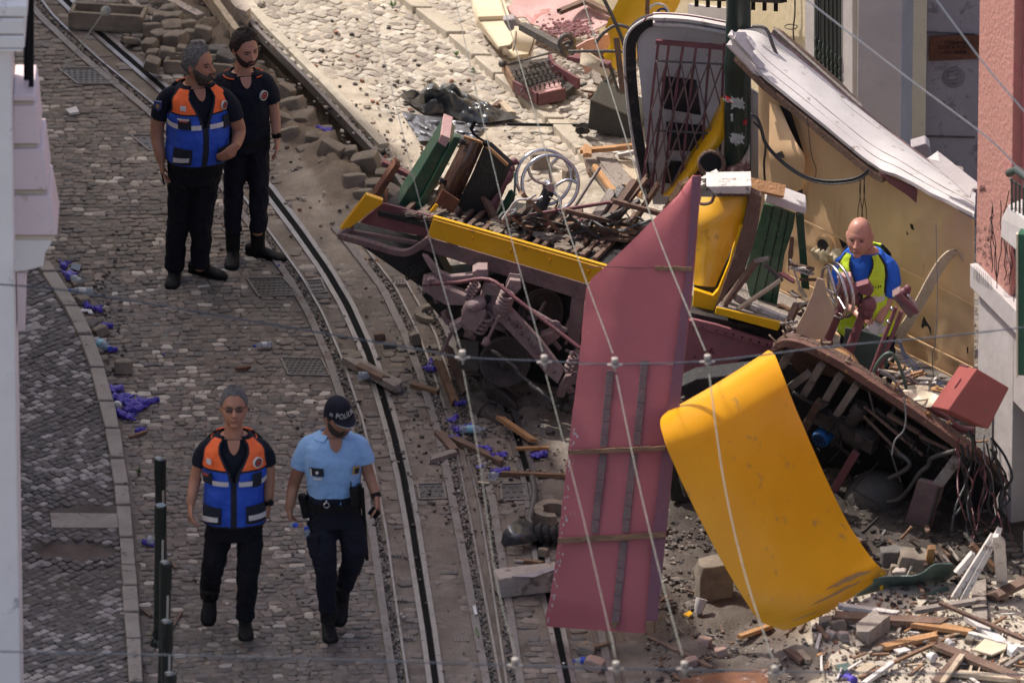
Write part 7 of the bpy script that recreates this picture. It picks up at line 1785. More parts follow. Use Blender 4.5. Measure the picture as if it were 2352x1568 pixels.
GL = [(148, 608, .8, 'crumpled purple glove highest along the left kerb', 0), (160, 630, 1.0, 'flattened purple glove with a phone lying just above it', 1), (168, 708, .5, 'purple glove scrap under the first clear bottle by the kerb', 0),
      (200, 702, .7, 'purple glove left of a second glove near the white tray', 0), (222, 708, .8, 'purple glove right of the white tray by the kerb', 0), (192, 742, .4, 'tiny purple glove scrap touching the kerb below the tray', 0), (240, 748, .8, 'purple glove lying on a dark loose cobble by the kerb', 0),
      (214, 786, .7, 'purple glove left of the teal-labelled bottle', 0), (254, 802, .7, 'purple glove right of the teal-labelled bottle', 0),
      (258, 893, 1.0, 'pale purple glove at the top of the big glove heap', 1), (262, 912, .9, 'purple glove at the left edge of the glove heap', 0), (284, 912, 1.0, 'purple glove in the upper middle of the glove heap', 0), (300, 924, 1.1, 'pale lilac glove in the centre of the glove heap', 1), (322, 922, 1.0, 'purple glove right of the heap centre', 0), (346, 920, .8, 'outermost purple glove at the right tip of the glove heap', 0), (318, 937, 1.0, 'purple glove lowest on the right side of the heap', 0), (298, 938, .9, 'purple glove below the lilac one in the heap', 0), (290, 955, 1.1, 'dark purple glove lying apart below the heap', 0), (322, 986, .7, 'small balled purple glove below the heap beside a stick', 0),
      (344, 1247, .7, 'purple glove behind the first bollard by the kerb', 0), (747, 300, .9, 'purple glove lying in the broken stones by the trench', 0), (370, 120, .5, 'blue-purple scrap among the stacked cobbles', 0),
      (985, 845, .8, 'purple glove above the brown board right of the cable slot', 0), (990, 832, .5, 'small purple scrap near the leaning metal plate', 0), (1040, 963, .7, 'purple glove on the rails under the wreck', 0), (1060, 925, .7, 'purple glove deep in the shade beside the fallen motor', 0), (1060, 985, 1.0, 'purple glove beside the clear bottle under the wreck', 0), (1038, 1006, .7, 'purple glove left of the long brown timber', 0), (1115, 1030, .8, 'purple glove at the end of the brown timber', 0), (1148, 1046, .9, 'purple glove lying right of two others below the motor', 0), (1235, 1046, .9, 'dark purple glove in the shade close to the pink sheet', 0), (1148, 1082, .9, 'purple glove above the clear ball of plastic', 0), (1100, 1072, .4, 'tiny lilac glove scrap on the rail', 1), (1950, 1556, 1.0, 'purple glove at the bottom edge on the sunny step', 0), (1480, 1235, .1, '', 0), (640, 610, .25, 'tiny blue scrap beside the cable slot', 0), (377, 812, .25, 'tiny blue scrap on the cobbles left of the wire', 0)]
for i, (u, v, s, lb, pal) in enumerate(GL):
 if lb: glove(u, v, s*.85, lb, 'glove_pale' if pal else 'glove', i+3, z=.10 if v > 1500 else .012)
def bottle(u, v, ang, L, r_, label, lab=None, cap=True, z=.02, m='plastic_clear'):
 c = G(u, v, z+r_); d = Vector((math.cos(ang), math.sin(ang), .04)); p, q = c-d*L/2, c+d*L/2
 mb = MB(); mb.lathe(p, q, [(0, r_*.7), (.03, r_), (.2, r_), (.25, r_*.9), (.3, r_), (.62, r_), (.82, r_*.6), (.88, r_*.38), (1, r_*.36)], 16)
 b = mb.build('plastic_bottle', m, smooth=50, label=label, cat='bottle', group='plastic bottles littering the street')
 if lab: mb = MB(); mb.lathe(p.lerp(q, .3), p.lerp(q, .58), [(0, r_*1.03), (1, r_*1.03)], 16); mb.build('bottle_label', lab, b, smooth=50)
 if cap: mb = MB(); mb.lathe(p.lerp(q, .93), p.lerp(q, 1.03), [(0, r_*.45), (1, r_*.45)], 12); mb.build('bottle_cap', 'cap_blue', b)
bottle(174, 642, 2.2, .14, .03, 'small clear bottle with blue cap beside the topmost gloves'); bottle(186, 668, 3.1, .17, .026, 'long clear bottle lying across the gutter under the wire', 'paper'); bottle(236, 792, -.9, .17, .036, 'clear bottle with teal label lying by the kerb', 'plastic_label')
bottle(270, 930, 1.2, .10, .03, 'crushed white and blue bottle at the foot of the glove heap', 'paper'); bottle(604, 792, 3.5, .13, .022, 'crushed clear bottle alone on the cobbles in mid street', 'paper'); bottle(840, 862, .1, .11, .030, 'crushed clear bottle lying on the rail beside a dark board', cap=False)
bottle(1085, 985, .0, .18, .028, 'clear bottle lying under the wreck beside purple gloves', 'plastic_label', cap=False); bottle(1135, 1092, .6, .07, .03, 'crumpled ball of clear plastic at the end of a thin lath', cap=False); bottle(1336, 1516, 3.3, .11, .024, 'small clear bottle with blue cap at the bottom by the concrete lump', 'cap_blue'); bottle(345, 1238, 1.6, .08, .025, 'crumpled clear plastic behind the first bollard', cap=False)
def card(name, pts, m, label, cat, th=.008, z=.012, tilt=0.0):
 mb = MB(); P_ = [G(u, v, z+tilt*i) for i, (u, v) in enumerate(pts)]; mb.slab(P_, (0, 0, th)); return mb.build(name, m, label=label, cat=cat, bevel=.001)
card('phone', [(165, 608), (188, 610), (182, 625), (162, 618)], 'lens', 'black phone lying among the gloves by the upper kerb', 'phone')
card('white_tray', [(178, 716), (190, 712), (210, 714), (214, 722), (204, 722), (200, 717), (184, 719)], 'paper', 'bent white plastic tray piece by the kerb', 'tray', .012)
card('paper_scrap', [(150, 256), (175, 250), (182, 262), (160, 266)], 'paper', 'crumpled white and red paper on the upper cobbles', 'paper', .02); card('paper_scrap', [(1085, 1392), (1092, 1390), (1097, 1410), (1090, 1412)], 'paper', 'white paper scrap in the rail groove near the bottom', 'paper', .004, .02)
card('green_strip', [(1092, 1440), (1096, 1440), (1101, 1462), (1097, 1462)], 'weed', 'small bright green strip beside the rail', 'strip', .004, .02)
# loose stones
def stone_thing(u, v, sx, sy, sz, m, label, seed, z=.0, group=None, name='cobblestone', cat='cobblestone', tilt=None, rz=None):
 r = random.Random(seed); mb = MB(); rot = Matrix.Rotation(r.uniform(-.6, .6) if rz is None else rz, 3, 'Z') @ Matrix.Rotation(r.uniform(-.25, .25), 3, 'X') @ Matrix.Rotation(r.uniform(-.25, .25) if tilt is None else tilt, 3, 'Y')
 mb.rock(G(u, v, z+sz*.45), (sx, sy, sz), rot, seed, .12); return mb.build(name, m, smooth=30, label=label, cat=cat, group=group, bevel=.006)
stone_thing(284, 842, .12, .11, .10, 'blockstone', 'single squared cobble standing loose above the glove heap', 1, rz=.05, tilt=0)
for i, (u, v, s, lb) in enumerate(((190, 690, .09, 'dark loose stone under the long clear bottle'), (205, 750, .10, 'brown loose stone by the kerb below the white tray'), (230, 760, .10, 'dark cobble carrying a purple glove'), (222, 810, .09, 'dark stone wedged against the teal-labelled bottle'), (238, 826, .07, 'small pale stone below the teal-labelled bottle'), (232, 836, .05, 'smallest mossy stone left of the squared cobble'), (180, 655, .08, 'rounded stone just above the long clear bottle'))):
 stone_thing(u, v, s, s*.9, s*.7, 'bluestone' if i % 2 else 'blockstone', lb, 20+i)
PILE = [(372, 42, .14, .12), (400, 40, .13, .11), (350, 62, .12, .10), (395, 62, .15, .12), (430, 58, .13, .11), (346, 100, .11, .10), (372, 82, .15, .12), (405, 88, .16, .13), (440, 80, .13, .11), (350, 142, .11, .10), (352, 122, .10, .09), (384, 118, .12, .09), (300, 88, .10, .05), (465, 72, .13, .11), (455, 104, .12, .10), (425, 112, .13, .08), (500, 118, .15, .12), (520, 130, .14, .11), (480, 135, .10, .08), (365, 155, .06, .03), (410, 128, .10, .07), (390, 20, .12, .1), (340, 26, .11, .08), (445, 130, .09, .08), (330, 48, .1, .09)]
word = ['topmost', 'squared', 'tilted', 'broad', 'rounded', 'leftmost', 'large central', 'largest', 'brownish', 'lowest left', 'small squat', 'cracked', 'flat lone', 'right-hand', 'dark wedged', 'flat slab-like', 'big dark', 'dark right-hand', 'small dark', 'tiny flat', 'low middle', 'dusty high', 'dusty left', 'small filler', 'pale left']
for i, (u, v, s, h_) in enumerate(PILE):
 stone_thing(u, v+6, s, s*.85, h_, 'bluestone' if i in (16, 17, 14, 18) else 'blockstone', f'{word[i]} cobble in the loose pile above the bearded man', 50+i, z=.02+.03*(i % 2), group='loose cobbles piled beside the trench')
# wooden / concrete troughs
def trough(name, p, q, w_, h_, label, m='blockstone', open_=True):
 p, q = Vector(p), Vector(q); d = (q-p).normalized(); s_ = Vector((-d.y, d.x, 0)); root = thing(name, label, 'trough', tuple(p))
 mb = MB(); mb.bar(p+Vector((0, 0, .02)), q+Vector((0, 0, .02)), w_, .03); mb.build('base', m, root, bevel=.004)
 for k in (-1, 1):
  mb = MB(); mb.bar(p+s_*k*(w_/2-.02)+Vector((0, 0, h_/2)), q+s_*k*(w_/2-.02)+Vector((0, 0, h_/2)), .035, h_); mb.build('side', m, root, bevel=.006)
 for e in (p, q):
  mb = MB(); mb.bar(e-s_*w_/2+Vector((0, 0, h_/2)), e+s_*w_/2+Vector((0, 0, h_/2)), .03, h_*.9); mb.build('end', m, root, bevel=.004)
trough('cable_trough', G(168, 56), G(330, 66), .22, .14, 'long brown cable trough lying across the slot at the top left')
trough('cable_trough', G(386, 158), G(535, 168), .20, .10, 'short brown trough behind the shoulders of the two men')
trough('cable_trough', G(1010, 1178), G(1090, 1158), .16, .08, 'x') if False else None
gplank(345, -20, 460, 40, .07, .05, 'pale_block', 'pale sunlit kerb piece above the cobble pile', split=False, h0=.08, h1=.06, name='kerb_piece', cat='kerb piece')
gplank(470, -20, 545, 85, .05, .12, 'wood_pale', 'long splintered board edging the trench above the young man', h0=.1, h1=.1)
gplank(520, -10, 560, 40, .10, .14, 'pale_block', 'broken pale concrete channel beside the trench', h0=.08, h1=.06, name='concrete_channel', cat='channel')
gplank(285, -10, 360, 62, .05, .05, 'pale_block', 'narrow pale strip at the top beside the long trough', h0=.05, h1=.04, name='strip', cat='strip')
BR = [(655, 205, .12, .12, 'leftmost broken channel block by the young man\'s shoulder'), (672, 235, .16, .12, 'U-shaped broken channel block near the trench'), (650, 265, .14, .08, 'dark loose stone right of the young man\'s arm'), (690, 262, .18, .07, 'long broken channel piece sloping along the trench'), (668, 300, .12, .10, 'rusty perforated block by the young man\'s watch'), (725, 312, .14, .10, 'broken block just below the purple glove in the stones'), (762, 340, .15, .14, 'tilted box-like block beside the trench'), (800, 345, .12, .10, 'pale brown block further down the trench'), (842, 365, .17, .13, 'biggest squared block at the end of the trench'), (815, 410, .15, .12, 'curved concrete lump left of the buffer end'), (790, 395, .10, .08, 'small brown block behind the curved lump'), (860, 420, .12, .10, 'pale block leaning behind the yellow buffer corner'), (880, 395, .10, .09, 'pale block behind the rusty upright bracket'), (835, 440, .12, .08, 'low brown block next to the yellow buffer corner'), (745, 365, .08, .06, 'small grey stone below the tilted block'), (905, 440, .14, .10, 'block wedged between the bracket and the green cabinet'), (700, 335, .10, .05, 'flat pale slab right of the watch')]
for i, (u, v, s, h_, lb) in enumerate(BR):
 stone_thing(u, v+8, s*1.15, s*.8, h_, 'blockstone', lb, 200+i, group='broken blocks along the trench', name='broken_block', cat='block', tilt=random.Random(i).uniform(-.5, .5))
# things on the street right of the tracks
stone_thing(1240, 368, .13, .11, .13, 'blockstone', 'squared grey cobble behind the chrome wheel', 301, rz=.1, tilt=0); stone_thing(1305, 400, .08, .07, .08, 'blockstone', 'small cobble seen through the chrome wheel', 302)
mb = MB(); a, b = G(1140, 1375), G(1275, 1360)
t = thing('stone_block', 'long pale kerb stone lying across the rail beside the pink sheet', 'stone block', tuple(a))
mb.bar(a+Vector((0, .08, .075)), b+Vector((.05, .08, .085)), .17, .15); o = mb.build('block', 'pale_block', t, bevel=.014)
mb = MB(); mb.slab([a+Vector((.10, .02, .152)), a+Vector((.2, .06, .156)), b+Vector((.0, .06, .164)), b+Vector((.0, .0, .164)), a+Vector((.25, .0, .156))], (0, 0, .006)); mb.build('mortar', 'wall_grey', t)
stone_thing(872, 772, .08, .07, .05, 'wood_brown', 'dark brown lump beside the cable slot', 310); stone_thing(953, 778, .07, .07, .09, 'blockstone', 'upright stone beside the right rail', 311); stone_thing(815, 825, .11, .10, .08, 'blockstone', 'rounded stone lying left of the slot below the wire', 312); stone_thing(895, 793, .09, .05, .04, 'bluestone', 'low dark lump in the sunny patch by the slot', 313)
gplank(802, 826, 908, 884, .10, .05, 'wood_grey', 'long dark weathered board lying over the cable slot', seed=5, h0=.04, h1=.05)
gplank(828, 842, 880, 868, .06, .03, 'wood_brown', 'narrower brown board on top of the dark weathered board', seed=6, h0=.07, h1=.07)
gplank(945, 882, 1000, 898, .05, .03, 'wood', 'reddish splintered board between the rails', seed=7); gplank(1010, 835, 1045, 925, .05, .05, 'wood', 'broken brown lath standing beside the leaning metal plate', seed=8, h0=.15, h1=.02); gplank(1030, 800, 1068, 905, .05, .04, 'wood_brown', 'dark board leaning against the metal plate', seed=9, h0=.2, h1=.02)
gplank(1008, 995, 1046, 1038, .06, .04, 'wood_brown', 'short brown board on the right rail above the square cover', seed=10); gplank(990, 1056, 1042, 1040, .06, .04, 'wood_grey', 'thick splintered stump lying across the rail', seed=11); gplank(1045, 1010, 1150, 1060, .05, .04, 'wood_brown', 'long brown timber running under the wreck', seed=12); gplank(1150, 960, 1225, 1012, .04, .03, 'wood_orange', 'bright splintered board in the shade of the chassis', seed=13, h0=.1, h1=.03)
gplank(1150, 1086, 1300, 1092, .03, .025, 'wood', 'thin brown lath running to the pink sheet', seed=14, split=False); gplank(1190, 1285, 1245, 1292, .03, .02, 'wood', 'small brown stake with white tip above the kerb stone', seed=15); gplank(1185, 1286, 1200, 1288, .02, .015, 'white_wood', 'white splinter left of the small stake', seed=16)
gplank(1098, 1107, 1125, 1110, .02, .01, 'wood_pale', 'tiny pale splinter beside the rail', seed=17)
gplank(1185, 1030, 1260, 1028, .03, .02, 'wood_orange', 'yellowish lath lying in the shade near the pink sheet', seed=18, split=False)
def arc(u, v, r_, w_, h_, a0, a1, m, label, name='ring_piece'):
 c = G(u, v, h_/2); mb = MB(); n = 20; A, B = [], []
 for i in range(n+1):
  a = a0+(a1-a0)*i/n; d = Vector((math.cos(a), math.sin(a), 0)); A.append(c+d*(r_-w_/2)+Vector((0, 0, h_/2))); B.append(c+d*(r_+w_/2)+Vector((0, 0, h_/2)))
 mb.grid([A, B], h_, vec=(0, 0, -1)); return mb.build(name, m, label=label, cat='brake shoe', bevel=.004)
arc(1270, 1180, .11, .06, .09, .5, 4.9, 'blockstone', 'curved C-shaped stone-grey brake shoe beside the pink sheet', 'brake_shoe'); arc(1000, 720, .12, .05, .04, 1.6, 4.6, 'blockstone', 'flat curved iron shoe on the ground under the buffer end', 'brake_shoe')
stone_thing(1235, 1180, .09, .07, .10, 'blockstone', 'angular stone leaning against the curved brake shoe', 320); stone_thing(1248, 1268, .07, .06, .06, 'blockstone', 'small stone sitting in the second cable slot', 321)
t = thing('torn_boot', 'crumpled black rubber boot or hose near the pink sheet', 'rubber part', tuple(G(1200, 1240)))
mb = sheet([G(1150, 1245, .03), G(1160, 1215, .12), G(1185, 1195, .16), G(1215, 1190, .12)], [G(1158, 1255, .02), G(1190, 1250, .04), G(1220, 1245, .05), G(1255, 1230, .05)], 10, .008, .02, 6, crease=.10, seed=4); mb.build('rubber_skin', 'tarp', t, smooth=60)
mb = MB(); coil(mb, G(1220, 1222, .07), G(1290, 1228, .08), .055, .018, 4, 14); mb.tube([G(1220, 1222, .07), G(1290, 1228, .08)], .05, 14); mb.build('bellows', 'soot', t, smooth=60)
cable('hose', [G(u, v, h_) for u, v, h_ in ((1222, 1095, .05), (1228, 1130, .06), (1222, 1170, .08), (1215, 1205, .09), (1225, 1225, .07))], .022, 'steel_dark', 'thick grey hose curving down to the crumpled rubber boot', 'hose')
# top middle wreckage
tm_ = thing('roof_sheet', 'dusty pink roof sheet lying flat at the top with peeled maroon paint', 'metal sheet', tuple(G(1350, 60)))
B_ = lambda x, y, h_=0: G(*ZB(x, y+h_*847/1.0*0), h_)
def H_(x, y, h_): u, v = ZB(x, y); return G(u, v, h_)
mb = MB(); n = 14; rows = []
for j in range(n+1):
 t_ = j/n; a = Vector(H_(lerp(1130, 1600, t_), lerp(95, 285, t_), .22)); b = Vector(H_(lerp(1250, 1960, t_), lerp(-120, -60, t_)+200*t_*.9, .35))
 rows.append([a.lerp(b, i/10)+Vector((0, 0, .05*noise.noise(Vector((i*.4, j*.4, 0))))) for i in range(11)])
mb.grid(rows, .008); mb.build('sheet', 'pink_faded', tm_, smooth=60)
gplank(*ZB(1510, 78), *ZB(1680, 8), .05, .03, 'wood_brown', 'brown lath forming the left side of a V on the pink roof sheet', h0=.36, h1=.4, seed=1); gplank(*ZB(1680, 8), *ZB(1850, 90), .05, .03, 'wood_brown', 'brown lath forming the right side of a V on the pink roof sheet', h0=.4, h1=.4, seed=2)
stf = MB(); r = random.Random(44)
for k in range(260):
 x, y = r.gauss(1560, 90), r.gauss(200, 32)
 if y > 60+x*.14: continue
 s = r.uniform(.005, .014); stf.rock(H_(x, y, .31), (s*2, s*2, s), None, k, .6)
stf.build('paint_flakes', 'maroon', kind='stuff', label='curled maroon paint flakes on the pink roof sheet')
# cream panels
tcr = thing('tram_lining', 'cream L-shaped tram lining panel lying left of the pink roof sheet', 'panel', tuple(H_(1000, 250, .1)))
mb = MB(); P_ = [H_(*q, .25) for q in ((905, -10), (1105, -10), (1130, 90), (1215, 230), (1165, 305), (1085, 320), (945, 130), (910, 60))]; mb.slab(P_, (0, 0, -.02)); mb.build('face', 'cream', tcr, bevel=.004)
mb = MB(); mb.slab([H_(905, 0, .25), H_(945, 130, .25), H_(1085, 320, .25), H_(1080, 345, .15), H_(930, 165, .15), H_(895, 20, .15)], (0, .03, 0)); mb.build('edge', 'cream', tcr, bevel=.003)
mb = MB(); mb.bar(H_(945, 125, .27), H_(1165, 115, .27), .02, .03); mb.bar(H_(1100, -10, .28), H_(1150, 130, .28), .02, .05); mb.build('rib', 'cream', tcr)
for a in ((945, 125), (1090, 310)):
 pass
tse = thing('seat_back', 'curved cream seat back standing upright near the pink roof sheet', 'seat back', tuple(H_(1220, 400, .0)))
S_ = lambda x, y, dy=0: V(*ZB(x, y), 4.4+dy)
mb = sheet([S_(1190, 200, .1), S_(1185, 270, 0), S_(1165, 360, -.05), S_(1115, 370, -.25), S_(1110, 340, -.3)], [S_(1350, 215, .1), S_(1335, 290, 0), S_(1300, 385, -.05), S_(1230, 400, -.25), S_(1160, 398, -.3)], 8, .03, .0, 5); mb.build('shell', 'cream', tse, smooth=50)
mb = MB(); mb.tube(smooth_path([S_(1330, 225, -.02), S_(1322, 290, -.1), S_(1290, 375, -.12)], 5), .006, 6); mb.tube(smooth_path([S_(1205, 215, -.02), S_(1200, 290, -.08), S_(1180, 360, -.12)], 5), .005, 6); mb.build('piping', 'wood_brown', tse, smooth=50)
mb = yslab([ZB(1110, 140), ZB(1190, 130), ZB(1240, 190), ZB(1200, 200), ZB(1160, 225)], 4.7, .1); mb.build('dark_cushion', 'wall_grey', label='grey cushion lying behind the cream seat back', cat='cushion', bevel=.015)
# sprung seat
tsp = thing('sprung_seat', 'upturned seat base showing rows of coil springs on the pavement', 'seat', tuple(H_(1350, 660, 0)))
Pt = lambda x, y, h_=.12: H_(x, y, h_)
mb = MB(); mb.slab([Pt(1115, 445), Pt(1190, 590), Pt(1300, 650), Pt(1360, 680), Pt(1500, 650), Pt(1570, 610), Pt(1630, 565), Pt(1440, 470), Pt(1430, 390)], (0, 0, -.05)); mb.build('tray', 'grease', tsp, bevel=.004)
for a, b in (((1115, 445), (1190, 590)), ((1190, 590), (1350, 675)), ((1460, 470), (1635, 575)), ((1360, 680), (1540, 640)), ((1430, 390), (1460, 470))):
 mb = MB(); mb.bar(Pt(*a, .15), Pt(*b, .15), .02, .09); mb.build('rim', 'maroon_dark' if a[0] > 1150 else 'wood', tsp, bevel=.003)
for i in range(9):
 for j in range(4):
  x, y = 1190+i*32+j*22, 500-i*9+j*42; mb = MB(); coil(mb, Pt(x, y, .10), Pt(x, y, .175), .022, .0045, 3, 8); mb.build('coil_spring', 'steel_dark', tsp, smooth=60)
mb = MB(); mb.slab([Pt(1300, 600, .13), Pt(1500, 545, .13), Pt(1520, 630, .13), Pt(1370, 665, .13), Pt(1300, 645, .13)], (0, 0, .012)); mb.build('cushion_pad', 'pink_faded', tsp)
mb = MB(); mb.tube([H_(1140, 440, .2), H_(1470, 355, .25)], .008, 6); mb.ball(H_(1110, 435, .2), .03, 8); mb.build('rod', 'steel_dark', tsp, smooth=50)
# tarp
tt_ = thing('black_tarp', 'crumpled black and silver plastic sheet spread on the sunny cobbles', 'tarp', tuple(H_(800, 850, 0)))
mb = MB(); n, m_ = 40, 60; rows = []
for j in range(n+1):
 t_ = j/n; row = []
 for i in range(m_+1):
  s_ = i/m_
  x = lerp(lerp(405, 1240, s_), lerp(430, 1180, s_), t_); ytop = pwl([(0, 680), (.2, 660), (.38, 622), (.6, 680), (.8, 760), (1, 828)], s_); ybot = pwl([(0, 690), (.2, 790), (.4, 790), (.55, 850), (.75, 860), (1, 834)], s_)
  y = lerp(ytop, ybot, t_); q = Vector((s_*9, t_*4, 0)); k = math.sin(math.pi*t_)*math.sin(math.pi*min(1, s_*1.1+.05))
  z = .03+k*(.10+.26*abs(noise.noise(q*.62))+.05*abs(noise.noise(q*1.7))); p = H_(x, y, 0); row.append(Vector((p.x, p.y-z*.8, z+.02*noise.noise(q)*k)))
 rows.append(row)
mb.grid(rows, .004); mb.build('sheet', 'tarp', tt_, smooth=50)
mb = MB(); rows = []
for j in range(25):
 t_ = j/24; row = []
 for i in range(41):
  s_ = i/40; x = lerp(lerp(420, 1000, s_), lerp(540, 910, s_), t_); y = lerp(lerp(768, 860, s_), lerp(965, 970, s_), t_); q = Vector((s_*7, t_*5, 4)); row.append(H_(x, y, .015+.06*abs(noise.noise(q*.7))+.012*abs(noise.noise(q*2))))
 rows.append(row)
mb.grid(rows, .004); mb.build('silver_sheet', 'silver_tarp' if 'silver_tarp' in MATS else 'tarp', tt_, smooth=50)
cable('pole', [H_(1140, 850, .06), H_(1640, 857, .06)], .012, 'iron_black', 'thin black pole lying from the plastic sheet to the black box', 'pole')
gplank(*ZB(1100, 700), *ZB(1175, 778), .05, .03, 'wood_pale', 'short pale plank on the pavement right of the plastic sheet', seed=31); gplank(*ZB(1060, 730), *ZB(1100, 698), .04, .03, 'wood_brown', 'small brown chip beside the short pale plank', seed=32)
# black box
tbx = thing('black_box', 'dented black metal box lying left of the white tram end', 'box', tuple(H_(1850, 930, 0)))
YX = G(*ZB(1850, 930)).y-.15
a, b, c, d = [V(*ZB(*q), YX) for q in ((1712, 682), (2040, 815), (2040, 975), (1692, 882))]; bk = V(*ZB(1970, 628), YX+.45)-V(*ZB(1900, 760), YX)
mb = MB(); mb.add([a, b, c, d, a+bk, b+bk, c+bk, d+bk], [(3, 2, 1, 0), (4, 5, 6, 7), (0, 1, 5, 4), (1, 2, 6, 5), (2, 3, 7, 6), (3, 0, 4, 7)]); mb.build('case', 'box_black', tbx, bevel=.01)
mb = MB(); mb.tube([a, b], .008, 6); mb.build('rim', 'steel_dark', tbx); mb = MB(); mb.rock(V(*ZB(1660, 885), YX), (.09, .08, .06), None, 3, .4); mb.build('bracket', 'soot', tbx)
# boards left of end frame
for i, (a, b, w_, m_, lb, h0, h1) in enumerate((((1660, 1030), (2020, 1000), .05, 'wood_orange', 'long orange-brown framing timber lying below the black box', .2, .25), ((1690, 1060), (1690, 1010), .06, 'wood_orange', 'short orange-brown block at the end of the framing timber', .2, .22), ((1890, 1060), (2040, 1030), .07, 'white_wood', 'white board below the orange-brown framing timber', .15, .2), ((1720, 1075), (1880, 1300), .12, 'wood_grey', 'widest pale grey board sloping toward the deck', .12, .1), ((1800, 1060), (1960, 1270), .13, 'wood_grey', 'second pale grey board beside the widest one', .14, .1), ((1930, 1100), (2050, 1220), .12, 'wood_pale', 'short pale board close to the folding gate', .12, .12), ((1740, 1140), (1870, 1310), .04, 'wood_orange', 'broken orange-edged lath on the pale boards', .17, .14), ((1690, 1080), (1720, 1190), .05, 'wood_brown', 'dark edge strip left of the pale boards', .05, .03), ((1700, 660), (1850, 600), .03, 'wood_brown', 'thin brown lath above the black box', .1, .1), ((1730, 680), (1840, 640), .03, 'wood', 'second brown lath resting on the black box', .12, .1), ((1740, 480), (1780, 600), .06, 'wood_grey', 'grey splintered board under the handrail tubes', .1, .05), ((1820, 1260), (1850, 1320), .03, 'soot', 'curved dark scrap at the foot of the pale boards', .02, .02), ((1960, 1270), (2060, 1330), .03, 'wood_orange', 'fresh orange splinters at the foot of the gate', .1, .1))):
 gplank(*ZB(*a), *ZB(*b), w_, .03, m_, lb, h0=h0, h1=h1, seed=330+i)
# handrails and yellow nose at the top
YN = 2.9
N_ = lambda x, y, dy=0: V(*ZB(x, y), YN+dy)
for i, (pts, r_, lb) in enumerate((([(1795, -20), (1860, 110), (1930, 270), (1945, 330)], .014, 'long straight steel handrail rising in front of the yellow nose'), ([(1745, 300), (1790, 240), (1850, 190), (1910, 172), (1985, 195)], .013, 'bent steel handrail arching left of the end wall'), ([(1560, 352), (1750, 350), (1940, 352)], .012, 'horizontal steel rail leading to the end wall'), ([(1800, 430), (1850, 470), (1880, 560), (1905, 630)], .012, 'curved steel tube dropping behind the black box'))):
 cable('handrail', [N_(x, y, -.3) for x, y in pts], r_, 'steel_dark', lb, 'handrail')
plank(N_(1890, 260, -.35), N_(1930, 610, -.35), .05, .04, 'wood_brown', 'brown post standing just left of the end wall', seed=5, cat='post', name='post')
plank(N_(1245, 180, .9), N_(1560, 350, .3), .06, .05, 'steel_dark', 'dark steel beam lying along the edge of the pink roof sheet', seed=7, split=False, cat='beam', name='beam')
mb = MB(); mb.ring(N_(1550, 290, .2), (.3, -1, .2), .05, .02, 20, 8); mb.ring(N_(1560, 340, .2), (.1, -1, .2), .05, .012, 20, 8); mb.build('coupling', 'steel_dark', smooth=60, label='heavy round coupling at the end of the dark steel beam', cat='coupling')
tn = thing('tram_nose', 'bright yellow rounded tram front lying beyond the white end wall', 'tram part', tuple(G(*ZB(1980, 500))))
L_ = [N_(x, y) for x, y in ((1960, -120), (1905, 0), (1850, 110), (1818, 200), (1842, 235), (1850, 300), (1800, 380))]; R_ = [V(*ZB(x, y), YN+.35) for x, y in ((2350, -120), (2320, 0), (2270, 95), (2200, 160), (2100, 260), (2020, 400), (1960, 540))]
mb = sheet(L_, R_, 14, .01, .16, 6, crease=.01); mb.build('shell', 'yellow_lit', tn, smooth=60)
mb = MB(); mb.bar(N_(2105, -60, -.14), N_(2100, 95, -.14), .03, .02); mb.build('seam_strip', 'wood', tn)
mb = MB(); mb.ring(N_(2175, 95, -.08), (0, -1, .2), .072, .010, 30, 6, 0, 1.2, 5.4); mb.build('emblem', 'patch_white', tn, smooth=50)
mb = MB(); mb.ring(N_(2205, 100, -.08), (0, -1, .2), .04, .009, 30, 6, 0, 0, 6.283); mb.build('emblem', 'patch_blue', tn, smooth=50)
mb = yslab([ZB(1600, 330), ZB(1690, 280), ZB(1850, 230), ZB(1900, 300), ZB(1940, 330), ZB(1700, 370), ZB(1780, 440), ZB(1680, 510), ZB(1640, 400)], 3.3, .02); mb.build('maroon_scrap', 'pink_faded', label='torn maroon sheet scrap under the handrails', cat='metal scrap')
plank(N_(1610, 395, -.1), N_(1830, 440, -.3), .08, .03, 'maroon_dark', 'dark maroon board below the horizontal steel rail', seed=12)
mb = sheet([N_(1650, 330, -.2), N_(1760, 400, -.3), N_(1860, 480, -.3)], [N_(1640, 440, -.3), N_(1720, 470, -.3), N_(1830, 540, -.3)], 6, .01, .0, 4, crease=.06, seed=9); mb.build('cream_scrap', 'cream', label='bent cream lining scrap beside the yellow nose', cat='panel', smooth=50)
r = random.Random(61)
for k in range(26):
 x, y = r.uniform(1620, 1960), r.uniform(280, 640); a = r.uniform(-.8, .8); L = r.uniform(25, 90)
 gplank(*ZB(x, y), *ZB(x+L*math.cos(a), y+L*math.sin(a)), r.uniform(.01, .03), .015, (mm := r.choice(['maroon', 'wood_brown', 'soot', 'wood', 'steel_dark'])), desc(mm, L/900, 'fragment on the pavement '+('beside the sprung seat', 'under the handrails', 'beside the end wall')[min(2, int((x-1620)/115))]), 'fragments around the handrails', h0=r.uniform(.02, .2), h1=r.uniform(.02, .15), seed=400+k, name='fragment', cat='fragment')
